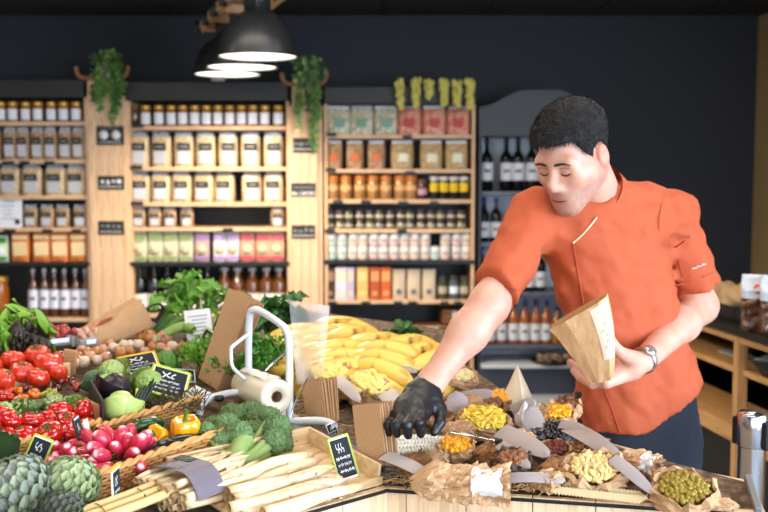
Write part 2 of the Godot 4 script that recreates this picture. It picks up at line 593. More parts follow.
func pasta_maker(w: float, h: float, d: float, food: Material, seedv: float) -> Callable:
	return func(o):
		part("bag", bag_skin(w, h * 0.84, d, 0.55, 0.07, seedv), food, o)
		var st := T()
		surf(st, 12, 5, func(u, v):
			var s: float = u * 2.0 - 1.0
			return Vector3(s * w * lerpf(0.45, 0.36, v) , h * lerpf(0.8, 1.0, v) + 0.012 * nz.get_noise_2d(s * 3.0 + seedv, 2.0), d * 0.2 * (1.0 - v) + 0.02 * nz.get_noise_2d(s * 4.0, v * 3.0 + seedv)))
		part("clear_top", done(st), M("crinkled_film", Color(0.62, 0.63, 0.66), 0.2, {"spec": 0.7}), o)
		var lz := d * 0.57
		var lb := part("label", box_mesh(Vector3(w * 0.60, h * 0.52, 0.004), 0.001), M("bag_label_white", Color(0.76, 0.76, 0.78), 0.6), o, Vector3(w * 0.03, h * 0.36, lz * 0.99))
		part("label_band", box_mesh(Vector3(w * 0.66, h * 0.21, 0.004), 0.001), M("bag_label_band", Color(0.07, 0.075, 0.11), 0.6), lb, Vector3(0, h * 0.2, 0.003))
		part("label_script", box_mesh(Vector3(w * 0.4, h * 0.02, 0.002)), M("label_cream", Color(0.82, 0.78, 0.7), 0.7), lb, Vector3(0, h * 0.2, 0.0055))

func pouch_maker(w: float, h: float, d: float, skin: Material, band: Material, mid: Material, seedv: float) -> Callable:
	return func(o):
		part("pouch", bag_skin(w, h, d, 0.12, 0.08, seedv, 0.2), skin, o)
		part("header_print", box_mesh(Vector3(w * 0.86, h * 0.2, 0.003), 0.0005), band, o, Vector3(0, h * 0.83, d * 0.31), Basis(Vector3.RIGHT, -0.25))
		part("picture_print", lathe_mesh([Vector2(0, 0.0), Vector2(w * 0.33, 0.0), Vector2(w * 0.33, 0.003), Vector2(0, 0.004)], 18), mid, o, Vector3(0, h * 0.4, d * 0.475), Basis(Vector3.RIGHT, PI / 2 - 0.1))
		part("foot_print", box_mesh(Vector3(w * 0.88, h * 0.14, 0.003), 0.0005), band, o, Vector3(0, h * 0.12, d * 0.5))

func snack_maker(w: float, h: float, d: float, skin: Material, tag_m: Material, seedv: float) -> Callable:
	return func(o):
		part("bag", bag_skin(w, h * 0.9, d, 0.3, 0.1, seedv), skin, o)
		part("clear_top", box_mesh(Vector3(w * 0.9, h * 0.13, 0.004), 0.001), M("crinkled_film", Color(0.62, 0.63, 0.66), 0.2, {"spec": 0.7}), o, Vector3(0, h * 0.94, 0))
		part("label", box_mesh(Vector3(w * 0.42, h * 0.3, 0.004), 0.001), tag_m, o, Vector3(w * 0.02, h * 0.40, d * 0.56), Basis(Vector3.BACK, sin(seedv * 7.0) * 0.08))

func carton_maker(w: float, h: float, d: float, skin: Material, panel: Material) -> Callable:
	return func(o):
		part("carton", box_mesh(Vector3(w, h, d), 0.003, Vector3(0, h / 2, 0)), skin, o)
		part("front_print", box_mesh(Vector3(w * 0.8, h * 0.3, 0.002)), panel, o, Vector3(0, h * 0.72, d / 2 + 0.001))
		part("lower_print", box_mesh(Vector3(w * 0.55, h * 0.14, 0.002)), panel, o, Vector3(0, h * 0.2, d / 2 + 0.001))

# one row of repeats: us = centres in the picture, standing on height y, back = how far behind the shelf front
const NTH := ["first", "second", "third", "fourth", "fifth", "sixth", "seventh", "eighth", "ninth", "tenth", "eleventh", "twelfth", "thirteenth", "fourteenth"]

# mark: the find-able thing the row is counted from; a minus sign before it counts from the other end
func row(key, maker: Callable, us: Array, y: float, back: float, called, says, category, group, jitter := 0.06, mark := ""):
	for k in us.size():
		var u: float = us[k]
		var label: String = says
		if mark: label += ", %s from the %s" % [NTH[us.size() - 1 - k] if mark.begins_with("-") else NTH[k], mark.trim_prefix("-")]
		copy_of(key, maker, called, label, category, Vector3((u - 384.0) / 1000.0 * (SHELF + back), y, -SHELF - back + rnd(-0.006, 0.006)), roty(rnd(-jitter, jitter)), group)

func shelf_frame(called, label, u0, u1, canopy_v0, canopy_v1, boards: Array, black: Array, tags: Array, foot_y := 0.0) -> Dictionary:
	# boards and black: heights v of the front edge centre; returns nothing but builds one unit
	var x0 := sx(u0)
	var x1 := sx(u1)
	var wd := x1 - x0
	var xm := (x0 + x1) / 2
	var pine := wood("shelf_pine_x", Color(0.88, 0.74, 0.60), 0)
	var pine_v := wood("shelf_pine_y", Color(0.88, 0.73, 0.58), 1)
	var dark := M("shelf_black", Color(0.085, 0.09, 0.105), 0.5)
	var o := thing(called, label, "shelving unit", Vector3(xm, 0, -SHELF))
	part("back_panel", box_mesh(Vector3(wd, sy(canopy_v0) - 0.02, 0.02)), dark, o, Vector3(0, (sy(canopy_v0) - 0.02) / 2, -0.31))
	part("canopy", box_mesh(Vector3(wd + 0.02, sy(canopy_v0) - sy(canopy_v1), 0.34), 0.004), dark, o, Vector3(0, (sy(canopy_v0) + sy(canopy_v1)) / 2, -0.14))
	for sgn in [-1, 1]:
		part("side_panel", box_mesh(Vector3(0.018, sy(canopy_v1), 0.3), 0.002), pine_v, o, Vector3(sgn * (wd / 2 + 0.004), sy(canopy_v1) / 2, -0.152))
	for v in boards:
		part("shelf_board", box_mesh(Vector3(wd - 0.012, 0.021, 0.3), 0.002), pine, o, Vector3(0, sy(v), -0.15))
	for v in black:
		part("shelf_board", box_mesh(Vector3(wd + 0.03, 0.022, 0.31), 0.002), dark, o, Vector3(0, sy(v), -0.145))
	part("plinth", box_mesh(Vector3(wd - 0.02, 0.1, 0.26)), dark, o, Vector3(0, 0.05, -0.17))
	for t in tags:
		solo("shelf_tag", box_mesh(Vector3(t[2] * kpx, 0.021, 0.003), 0.001), M("tag_black", Color(0.09, 0.09, 0.1), 0.5), "small black price tag clipped to the edge of a pine shelf board", "price tag", Vector3(px(t[0], 256, SHELF - 0.006).x, sy(t[1]), -SHELF + 0.006), Basis(), "price tags on the shelf edges")
	return {}

func build_shelves():
	var amber := M("honey", Color(0.60, 0.36, 0.10), 0.12, {"coat": 0.6})
	var honey2 := M("honey_dark", Color(0.30, 0.16, 0.06), 0.12, {"coat": 0.6})
	var gold := M("gold_lid", Color(0.80, 0.62, 0.30), 0.35, {"metal": 0.5})
	var lab := M("label_white", Color(0.90, 0.91, 0.94), 0.6)
	var pasta := M("pasta", Color(0.88, 0.80, 0.66), 0.5, {"tex": ntex("pasta", 0.06, [[0.2, Color(0.66, 0.58, 0.46)], [0.5, Color(1, 0.97, 0.92)], [0.8, Color(1, 1, 1)]], {"type": FastNoiseLite.TYPE_CELLULAR, "oct": 2}), "scale": Vector3(5, 5, 5), "coat": 0.5})
	var pasta2 := M("pasta_brown", Color(0.72, 0.60, 0.47), 0.5, {"tex": texs["pasta"], "scale": Vector3(5, 5, 5), "coat": 0.5})
	var t12 := 0.0105
	var Bt := func(v): return sy(v) + 0.0105
	# ---- unit A
	shelf_frame("shelving_unit", "pine shelving unit with orange packets and a row of tall syrup bottles", -40, 88, 80, 98, [123.5, 161.5, 197.5, 229.8, 320], [264], [[11, 163, 12], [27, 163, 10], [52, 163, 10], [10, 231, 12], [48, 231, 10], [77, 231, 10], [20, 322.5, 10], [41, 322.5, 9]])
	row("honey_jar", jar_maker(5.3 * kpx, 20.0 * kpx, 0.02, amber, gold, lab), [-9, 4.5, 16.5, 28.7, 41.4, 54, 66.5, 79], Bt.call(123.5), 0.05, "honey_jar", "gold-lidded honey jar on the top shelf above the orange packets", "jar", "honey jars above the orange packets", 0.06, "-pillar")
	row("pasta_small", pasta_maker(13.5 * kpx, 33 * kpx, 0.06, pasta2, 1.0), [-3, 12.7, 25.4, 40, 53, 67, 81], Bt.call(161.5), 0.05, "pasta_bag", "slim pasta bag on the second shelf above the orange packets", "bag", "slim pasta bags above the orange packets", 0.06, "-pillar")
	row("pasta_big", pasta_maker(20.5 * kpx, 32 * kpx, 0.08, pasta, 2.0), [-10, 11.4, 33.8, 57, 77.4], Bt.call(197.5), 0.06, "pasta_bag", "plump pasta bag on the third shelf above the orange packets", "bag", "plump pasta bags above the orange packets", 0.06, "-pillar")
	row("pasta_low", pasta_maker(14.5 * kpx, 23 * kpx, 0.06, pasta2, 3.0), [31, 48, 63, 81], Bt.call(229.8), 0.05, "pasta_bag", "short brown pasta bag directly above the orange packets", "bag", "short pasta bags above the orange packets", 0.06, "-pillar")
	var orange := M("orange_packet", Color(0.84, 0.46, 0.20), 0.4)
	var cream := M("cream_print", Color(0.92, 0.82, 0.62), 0.5)
	row("orange_packet", func(o):
		part("packet", bag_skin(19 * kpx, 29 * kpx, 0.06, 0.3, 0.1, 4.0), orange, o)
		part("cream_window", box_mesh(Vector3(14 * kpx, 14 * kpx, 0.004), 0.001), cream, o, Vector3(0.004, 13 * kpx, 0.031), Basis(Vector3.BACK, 0.05))
		part("header_print", box_mesh(Vector3(15 * kpx, 4 * kpx, 0.003)), M("cream_print", Color.WHITE), o, Vector3(0, 24.5 * kpx, 0.02), Basis(Vector3.RIGHT, -0.2)), [20, 41, 59, 78], Bt.call(264) + 0.0005, 0.05, "orange_packet", "orange packet with cream window above the syrup bottles", "packet", "orange packets above the syrup bottles", 0.06, "-pillar")
	var gp := pouch_maker(16 * kpx, 26 * kpx, 0.05, M("green_white_packet", Color(0.78, 0.86, 0.72), 0.5), M("green_print", Color(0.25, 0.5, 0.2), 0.5), lab, 5.0)
	row("green_white_packet", gp, [0], Bt.call(264), 0.05, "packet", "pale green packet beside the orange packets", "packet", "")
	var syrup := M("syrup_glass", Color(0.30, 0.15, 0.05), 0.08, {"coat": 0.8})
	row("syrup_bottle", bottle_maker(5.2 * kpx, 49.5 * kpx, syrup, M("silver_cap", Color(0.75, 0.72, 0.7), 0.35, {"metal": 0.6}), M("label_lilac", Color(0.86, 0.87, 0.93), 0.6), 0.18, 0.56, 0.1, 0.6, 0.42), [31, 42.5, 52.5, 63, 73.4, 83.5], Bt.call(320), 0.06, "syrup_bottle", "tall amber syrup bottle with white label under orange packets", "bottle", "syrup bottles under the orange packets", 0.06, "-pillar")
	row("big_jar", jar_maker(9 * kpx, 41 * kpx, 0.03, M("amber_oil", Color(0.62, 0.34, 0.08), 0.1, {"coat": 0.6}), gold, null), [-2], Bt.call(320), 0.08, "oil_jar", "large amber jar standing beside the row of syrup bottles", "jar", "")
	# leaflet card standing on the shelf
	var lf := thing("leaflet_card", "white printed leaflet card leaning before the short pasta bags", "leaflet", Vector3(sx(9), sy(229.8) + 0.0105, -SHELF - 0.02), Basis(Vector3.RIGHT, -0.04))
	part("card", box_mesh(Vector3(26 * kpx, 31 * kpx, 0.003), 0.001, Vector3(0, 15.5 * kpx, 0)), lab, lf)
	for k in 5:
		part("printed_line", box_mesh(Vector3(rnd(8, 15) * kpx, 0.004, 0.001)), M("print_grey", Color(0.35, 0.36, 0.4), 0.7), lf, Vector3(rnd(-2, 1) * kpx, (26 - k * 4.2) * kpx, 0.002))
	part("printed_block", box_mesh(Vector3(5 * kpx, 5 * kpx, 0.001)), M("print_dark", Color(0.1, 0.1, 0.12), 0.7), lf, Vector3(8 * kpx, 6 * kpx, 0.002))
	# ---- unit B
	shelf_frame("shelving_unit", "pine shelving unit between the two leafy pillars", 132, 288, 82, 101, [128, 169, 204.5, 229.5, 316], [264], [[140, 126, 12], [138, 167.5, 12], [138, 203.5, 12], [228, 230, 11], [201, 265, 10], [245, 265, 9], [137, 265, 9]])
	row("honey_jar_b", jar_maker(5.2 * kpx, 21 * kpx, 0.02, amber, gold, lab), [148, 161, 173, 184.6, 196.5, 208, 219.5, 231, 242.7, 254, 266, 279], Bt.call(128), 0.05, "honey_jar", "gold-lidded honey jar on the top shelf between the pillars", "jar", "honey jars between the leafy pillars", 0.06, "dark honey jar")
	row("honey_jar_dark", jar_maker(4.6 * kpx, 21 * kpx, 0.02, honey2, M("brown_lid", Color(0.4, 0.28, 0.14), 0.4), null), [137], Bt.call(128), 0.05, "honey_jar", "dark brown honey jar without label at the end of the honey row", "jar", "")
	row("pasta_b1", pasta_maker(20 * kpx, 36 * kpx, 0.085, pasta, 6.0), [141, 163, 185, 207, 229, 251.5, 274], Bt.call(169), 0.06, "pasta_bag", "plump pasta bag on the second shelf between the pillars", "bag", "upper pasta bags between the leafy pillars", 0.16, "orange packets")
	row("pasta_b2", pasta_maker(20 * kpx, 32 * kpx, 0.085, pasta, 7.0), [141, 161.7, 182.5, 204.6, 225.5, 252, 274], Bt.call(204.5), 0.06, "pasta_bag", "plump pasta bag on the third shelf between the pillars", "bag", "lower pasta bags between the leafy pillars", 0.16, "orange packets")
	row("pasta_b3", pasta_maker(13.5 * kpx, 21 * kpx, 0.06, pasta2, 8.0), [139, 155, 170, 187, 277.5], Bt.call(229.5), 0.05, "pasta_bag", "short pasta bag above the coloured pouches between the pillars", "bag", "short pasta bags above the coloured pouches", 0.06, "orange packets")
	var pw := 15 * kpx
	var ph := 29.5 * kpx
	var beige := M("pouch_beige", Color(0.80, 0.74, 0.60), 0.45)
	row("pouch_green", pouch_maker(pw, ph, 0.05, M("pouch_green", Color(0.78, 0.77, 0.66), 0.45), M("pouch_green_print", Color(0.58, 0.64, 0.42), 0.5), beige, 9.0), [139.5, 155, 170, 185.6], Bt.call(264), 0.05, "green_pouch", "olive green flat pouch above the dark wine bottles", "pouch", "green pouches above the dark bottles", 0.06, "-mauve pouch")
	row("pouch_purple", pouch_maker(pw, ph, 0.05, M("pouch_mauve", Color(0.74, 0.62, 0.60), 0.45), M("pouch_purple_print", Color(0.58, 0.46, 0.64), 0.5), beige, 10.0), [202], Bt.call(264), 0.05, "purple_pouch", "mauve flat pouch next to the green pouches", "pouch", "")
	row("pouch_lilac", pouch_maker(13 * kpx, ph, 0.05, M("pouch_white", Color(0.86, 0.82, 0.84), 0.45), M("pouch_lilac_print", Color(0.66, 0.56, 0.74), 0.5), beige, 11.0), [219.5, 232.5], Bt.call(264), 0.05, "lilac_pouch", "white and lilac flat pouch", "pouch", "lilac pouches beside the red ones", 0.06, "mauve pouch")
	row("pouch_red", pouch_maker(pw, ph, 0.05, M("pouch_red_skin", Color(0.80, 0.62, 0.50), 0.45), M("pouch_red_print", Color(0.74, 0.28, 0.33), 0.5), beige, 12.0), [247, 262.7, 277], Bt.call(264), 0.05, "red_pouch", "red printed flat pouch above the brown juice bottles", "pouch", "red pouches above the juice bottles", 0.06, "lilac pouches")
	var wine := M("wine_glass", Color(0.035, 0.045, 0.06), 0.08, {"coat": 0.7})
	var black_cap := M("black_capsule", Color(0.06, 0.08, 0.14), 0.35)
	row("wine_b", bottle_maker(7 * kpx, 52 * kpx, wine, black_cap, M("label_ivory", Color(0.88, 0.87, 0.84), 0.6), 0.1, 0.38), [139, 153, 166, 179, 192, 207], Bt.call(316), 0.07, "wine_bottle", "dark wine bottle with ivory label between the pillars", "bottle", "dark wine bottles between the pillars", 0.06, "orange packets")
	row("juice", bottle_maker(7.2 * kpx, 46 * kpx, M("juice_glass", Color(0.40, 0.22, 0.08), 0.08, {"coat": 0.7}), M("white_cap", Color(0.82, 0.8, 0.76), 0.4), M("label_ivory", Color.WHITE), 0.12, 0.44, 0.07, 0.66, 0.52), [223.6, 236.7, 251.5, 266, 278.5], Bt.call(316), 0.07, "juice_bottle", "brown juice bottle with pale cap", "bottle", "juice bottles between the pillars", 0.06, "dark wine bottles")
	# ---- unit C
	shelf_frame("shelving_unit", "pine shelving unit under the hanging yellow hop bunches", 327, 472, 87, 104, [136.5, 171, 201.5, 231, 302, 344], [262], [[332, 134.5, 10], [407, 137, 9], [331, 170, 10], [410, 173, 10], [338, 202, 10], [366, 202, 10], [403, 203, 10], [434, 203, 9], [330, 231, 10], [402, 231, 9], [332, 303, 9], [366, 303, 9], [398, 303, 9], [413, 303, 9], [445, 303, 8], [458, 303, 8]])
	var chips_g := M("chips_pale", Color(0.86, 0.84, 0.78), 0.3, {"tex": ntex("chips", 0.04, [[0.25, Color(0.55, 0.62, 0.58)], [0.4, Color(1, 0.98, 0.95)], [0.55, Color(0.9, 0.8, 0.6)], [0.65, Color(1, 1, 1)]], {"oct": 3}), "scale": Vector3(4, 4, 4)})
	var chips_r := M("chips_red", Color(0.92, 0.82, 0.76), 0.3, {"tex": ntex("chips_r", 0.035, [[0.3, Color(0.85, 0.35, 0.28)], [0.42, Color(1, 0.9, 0.82)], [0.54, Color(0.85, 0.4, 0.3)], [0.66, Color(1, 0.95, 0.9)]], {"oct": 3}), "scale": Vector3(4, 4, 4)})
	row("chips_a", snack_maker(24 * kpx, 29 * kpx, 0.1, chips_g, M("green_tag", Color(0.46, 0.60, 0.50), 0.5), 13.0), [339, 362, 385.6], Bt.call(136.5), 0.07, "crisp_bag", "clear crisp bag with green print under the canopy", "bag", "green print crisp bags", 0.15, "leafy pillar")
	row("chips_b", snack_maker(24 * kpx, 29 * kpx, 0.1, chips_r, M("red_tag", Color(0.74, 0.25, 0.25), 0.5), 14.0), [409.5, 433.6, 457.7], Bt.call(136.5), 0.07, "crisp_bag", "crisp bag with red print under the yellow hops", "bag", "red print crisp bags", 0.15, "-wine cabinet")
	var dried := M("dried_fruit", Color(0.74, 0.58, 0.42), 0.4, {"tex": texs["pasta"], "scale": Vector3(6, 6, 6), "coat": 0.4})
	row("dried_o", snack_maker(17.5 * kpx, 28.5 * kpx, 0.08, dried, M("orange_tag", Color(0.84, 0.42, 0.18), 0.5), 15.0), [334, 355, 376.5], Bt.call(171), 0.06, "snack_bag", "clear snack bag with orange label below the crisps", "bag", "orange label snack bags", 0.06, "leafy pillar")
	row("dried_c", snack_maker(23 * kpx, 28.5 * kpx, 0.08, M("biscuit", Color(0.80, 0.68, 0.48), 0.4, {"tex": texs["pasta"], "scale": Vector3(6, 6, 6), "coat": 0.4}), M("cream_tag", Color(0.90, 0.88, 0.74), 0.5), 16.0), [402, 431, 456], Bt.call(171), 0.06, "biscuit_bag", "clear biscuit bag with cream label below the crisps", "bag", "cream label biscuit bags", 0.06, "-wine cabinet")
	var nuts := M("jar_nuts", Color(0.70, 0.52, 0.32), 0.15, {"tex": texs["pasta"], "scale": Vector3(8, 8, 8), "coat": 0.6})
	row("nut_jar", jar_maker(6.2 * kpx, 24 * kpx, 0.03, nuts, M("orange_lid", Color(0.78, 0.46, 0.16), 0.4), M("label_peach", Color(0.88, 0.66, 0.4), 0.6), 0.5, 0.7), [333, 346, 360, 373, 386, 400, 411], Bt.call(201.5), 0.05, "nut_jar", "jar of nuts with orange band", "jar", "nut jars with orange bands", 0.06, "leafy pillar")
	row("purple_jar", jar_maker(5.2 * kpx, 20 * kpx, 0.02, M("plum", Color(0.30, 0.14, 0.18), 0.15, {"coat": 0.6}), M("brown_lid", Color.WHITE), M("label_rose", Color(0.78, 0.6, 0.62), 0.6), 0.3, 0.6), [422], Bt.call(201.5), 0.05, "jam_jar", "dark plum jam jar between nut jars and yellow labels", "jar", "")
	row("yellow_jar", jar_maker(5 * kpx, 23 * kpx, 0.02, M("dark_glass", Color(0.10, 0.10, 0.12), 0.1, {"coat": 0.6}), M("white_cap", Color.WHITE), M("label_yellow", Color(0.90, 0.74, 0.10), 0.6), 0.4, 0.8), [434, 443.7, 453.5, 463.5], Bt.call(201.5), 0.05, "mustard_jar", "dark jar with bright yellow label", "jar", "yellow label jars", 0.06, "plum jam jar")
	var us4 := [329.6, 340, 349, 360, 370, 379.5, 390, 401, 410, 421, 431, 440.5, 451, 461]
	var browns := [M("spread_brown", Color(0.32, 0.22, 0.14), 0.15, {"coat": 0.6}), M("spread_green", Color(0.40, 0.40, 0.24), 0.15, {"coat": 0.6}), M("spread_plum", Color(0.32, 0.24, 0.28), 0.15, {"coat": 0.6})]
	for lay in 2:
		for i in us4.size():
			var c := (i * 7 + lay * 2) % 3
			row("spread_%d" % c, jar_maker(4.7 * kpx, 9.2 * kpx, 0.012, browns[c], M("dark_lid", Color(0.28, 0.26, 0.26), 0.4, {"metal": 0.4}), M("label_dull", Color(0.70, 0.66, 0.58), 0.6), 0.3, 0.62), [us4[i]], Bt.call(231) + lay * 9.25 * kpx, 0.045, "spread_jar", ["small dark spread jar in the lower layer, %s from the leafy pillar", "small dark spread jar in the upper layer, %s from the leafy pillar"][lay] % NTH[i], "jar", ["lower layer of spread jars", "upper layer of spread jars"][lay])
	var us5 := [331.4, 342, 353, 363, 374, 384, 394.5, 404.7, 415, 425.5, 435.5, 445.5, 456.6, 466.3]
	var bands := [Color(0.62, 0.74, 0.66), Color(0.84, 0.62, 0.42), Color(0.78, 0.52, 0.46)]
	for lay in 2:
		for i in us5.size():
			if lay == 1 and i == 10: continue
			var c: int = [0, 0, 1, 1, 2, 2, 2, 1, 1, 1, 0, 1, 2, 1][i]
			row("tin_%d" % c, func(o):
				var r := 5.0 * kpx
				var h := 13.0 * kpx
				part("tin", lathe_mesh([Vector2(0, 0), Vector2(r * 0.94, 0), Vector2(r, 0.004), Vector2(r, h - 0.012), Vector2(r * 0.95, h - 0.006), Vector2(r * 0.95, h - 0.001), Vector2(0, h - 0.001)], 16), M("tin_white", Color(0.88, 0.87, 0.86), 0.4), o)
				var st := T()
				arc(st, r * 1.01, h * 0.08, h * 0.2, -PI, PI, 16)
				part("colour_band", done(st), M("tin_band_%d" % c, bands[c], 0.5), o)
				var st2 := T()
				arc(st2, r * 1.01, h * 0.34, h * 0.62, -0.8, 0.8, 8)
				part("printed_name", done(st2), M("tin_print_%d" % c, bands[c].lerp(Color(0.7, 0.7, 0.7), 0.5), 0.5), o), [us5[i]], Bt.call(262) + 0.001 + lay * 13.0 * kpx, 0.045, "white_tin", ["white tin in the bottom layer of tins, %s from the leafy pillar", "white tin stacked on another tin, %s from the leafy pillar"][lay] % NTH[i], "tin", ["lower layer of white tins", "upper layer of white tins"][lay])
	var cart := [[330, 8.5, Color(0.26, 0.12, 0.10), "dark brown slim carton at the end of the carton row"], [341, 11.5, Color(0.84, 0.80, 0.84), "white and lilac slim carton beside the dark brown one"], [351, 7.5, Color(0.74, 0.68, 0.76), "lilac slim carton between white and yellow cartons"], [362.5, 11.5, Color(0.88, 0.70, 0.40), "yellow slim carton between lilac and rust cartons"], [374.7, 10.5, Color(0.72, 0.30, 0.12), "rust carton standing next to the yellow carton"], [386, 10.5, Color(0.80, 0.36, 0.12), "orange-brown carton standing next to the cream paper bags"]]
	for c in cart:
		row("carton_%s" % c[0], carton_maker(c[1] * kpx, 33 * kpx, 0.07, M("carton_%s" % c[0], c[2], 0.5), M("carton_print_%s" % c[0], (c[2] as Color).lerp(Color(0.95, 0.85, 0.6), 0.5), 0.5)), [c[0]], Bt.call(302), 0.05, "slim_carton", c[3], "carton", "slim cartons in a row")
	row("cream_bag", func(o):
		part("paper", bag_skin(14 * kpx, 29 * kpx, 0.08, 0.5, 0.08, 17.0, 0.15), M("cream_paper", Color(0.80, 0.72, 0.62), 0.8), o)
		part("folded_top", box_mesh(Vector3(13.4 * kpx, 4 * kpx, 0.04), 0.003), M("cream_paper", Color.WHITE), o, Vector3(0, 28.5 * kpx, 0))
		part("printed_mark", box_mesh(Vector3(5 * kpx, 5 * kpx, 0.002)), M("label_print", Color(0.45, 0.42, 0.42), 0.7), o, Vector3(0, 8 * kpx, 0.041)), [398.8, 414, 429.3], Bt.call(302), 0.06, "paper_flour_bag", "cream paper bag with folded top", "bag", "cream paper bags beside the cartons", 0.06, "orange-brown carton")
	row("olive_jar", jar_maker(5 * kpx, 23.5 * kpx, 0.02, M("olive", Color(0.28, 0.26, 0.12), 0.12, {"coat": 0.6}), M("dark_lid", Color.WHITE), M("label_dull", Color.WHITE), 0.3, 0.6), [443, 464.5], Bt.call(302), 0.05, "olive_jar", "olive green pickle jar", "jar", "pickle jars beside the paper bags", 0.06, "cream paper bags")
	row("grey_jar", jar_maker(5 * kpx, 24 * kpx, 0.02, M("grey_pickle", Color(0.34, 0.36, 0.38), 0.12, {"coat": 0.6}), M("dark_lid", Color.WHITE), M("label_white", Color.WHITE), 0.3, 0.6), [454], Bt.call(302), 0.05, "pickle_jar", "grey jar with pale label between two pickle jars", "jar", "")
	# packed flat breads on the low shelf
	for k in 4:
		var w: float = [30, 44, 40, 34][k]
		var u: float = [345, 388, 432, 458][k]
		var lay: int = [0, 0, 0, 1][k]
		var o := thing("bread_pack", ["wooden-brown pack of crispbread low on the hop shelving, beside the pillar", "clear-wrapped pack of flat breads under the cream paper bags", "brown pack of flat breads under the pickle jars", "brown pack lying on another pack under the pickle jars"][k], "bread pack", Vector3(sx(u), sy(342) + 0.0105 + lay * 0.085, -SHELF - 0.12), roty([0.0, 0.05, -0.06, 0.1][k]))
		for j in 3:
			part("crispbread", box_mesh(Vector3((w - j * 1.5) * kpx, 0.024, 0.16), 0.008), M("crisp_brown", Color(0.58, 0.40, 0.26), 0.7, {"tex": texs["pasta"], "scale": Vector3(5, 5, 5)}), o, Vector3(rnd(-0.004, 0.004), 0.013 + j * 0.026, 0))
		part("wrapper_label", box_mesh(Vector3(w * 0.4 * kpx, 0.05, 0.003), 0.001), M("wrap_label", Color(0.80, 0.76, 0.74), 0.4), o, Vector3(0, 0.045, 0.083))
	# ---- pillars with boards, signs and trailing plants
	pillar("wood_pillar", "pale wooden pillar with three signs beside the orange packets", 89, 131, 96, 92, 125, 76)
	pillar("wood_pillar", "pale wooden pillar with three signs beside the hop shelving", 289, 323, 106, 293, 319, 82)
	var says := [["black chalk sign with two pale drawings under the trailing plant", "black sign with white script halfway up the pillar by the pasta", "black sign with small white boxes low on the pillar by orange packets"], ["black sign with faint white script behind the plant's long trail", "black sign reading du LOCAL on the pillar", "black sign with small white drawings below the du LOCAL sign"]]
	var at := [[[110, 135.5, 27, 19], [111, 183, 26, 14], [111, 228, 26, 14]], [[304, 145.5, 22, 15], [303.5, 190, 25, 14], [303.5, 232, 24, 14]]]
	for i in 2:
		for k in 3:
			var a: Array = at[i][k]
			var s := thing("shelf_sign", says[i][k], "sign", px(a[0], a[1], SHELF - 0.02))
			part("board", box_mesh(Vector3(a[2] * kpx, a[3] * kpx, 0.006), 0.001), M("sign_black", Color(0.07, 0.07, 0.08), 0.6), s)
			var ink := M("sign_white", Color(0.88, 0.88, 0.88), 0.7)
			if i == 1 and k == 1:
				var f := SystemFont.new()
				f.font_names = PackedStringArray(["Droid Sans"])
				f.font_weight = 700
				var tm := TextMesh.new()
				tm.text = "du LOCAL"
				tm.font = f
				tm.font_size = 32
				tm.pixel_size = 0.028 / 32.0
				tm.depth = 0.001
				part("lettering", tm, ink, s, Vector3(0, -0.018, 0.004))
				for j in 7: part("script_stroke", box_mesh(Vector3(0.012, 0.008, 0.001)), M("sign_grey", Color(0.5, 0.5, 0.5), 0.7), s, Vector3(-0.048 + j * 0.016, 0.014, 0.0035))
			elif k == 0 and i == 0:
				for e in [-1, 1]:
					part("drawing", lathe_mesh([Vector2(0, 0), Vector2(0.026, 0), Vector2(0.026, 0.001), Vector2(0, 0.001)], 7), ink, s, Vector3(0.034 * e, 0.002, 0.004), Basis(Vector3.RIGHT, PI / 2))
				for j in 6: part("script_stroke", box_mesh(Vector3(0.014, 0.005, 0.001)), ink, s, Vector3(-0.05 + j * 0.02, -0.036, 0.004))
				for j in 5: part("script_stroke", box_mesh(Vector3(0.014, 0.006, 0.001)), M("sign_grey", Color(0.5, 0.5, 0.5), 0.7), s, Vector3(-0.042 + j * 0.02, 0.04, 0.004))
			else:
				for j in 4: part("script_stroke", box_mesh(Vector3(rnd(0.014, 0.026), rnd(0.01, 0.022), 0.001), 0.0002, Vector3.ZERO, Basis(Vector3.BACK, rnd(-0.3, 0.3))), ink if k == 1 else M("sign_grey", Color(0.5, 0.5, 0.5), 0.7), s, Vector3(-0.045 + j * 0.03, rnd(0.004, 0.012), 0.004))
				for j in 6: part("script_stroke", box_mesh(Vector3(0.013, 0.006, 0.001)), ink, s, Vector3(-0.05 + j * 0.02, -0.02, 0.004))
	plant("trailing_plant", "green trailing plant on the pillar beside the orange packets", px(109, 78, SHELF - 0.06), [[-14, 20, 100], [-8, 30, 110], [-4, 24, 96], [2, 30, 124], [5, 26, 112], [10, 22, 106], [14, 18, 92], [-11, 24, 104], [8, 28, 116]], 78, 109, 22)
	plant("trailing_plant", "long green trailing plant on the pillar beside the hop shelving", px(309, 84, SHELF - 0.06), [[-12, 20, 122], [-8, 20, 128], [-3, 20, 110], [2, 20, 142], [6, 20, 152], [10, 20, 136], [4, 20, 148], [-10, 20, 112], [8, 20, 120]], 84, 309, 16)
	# ---- hanging hop bunches on the canopy edge
	var hop := M("hop", Color(0.82, 0.78, 0.40), 0.7)
	var nth_hop := 6
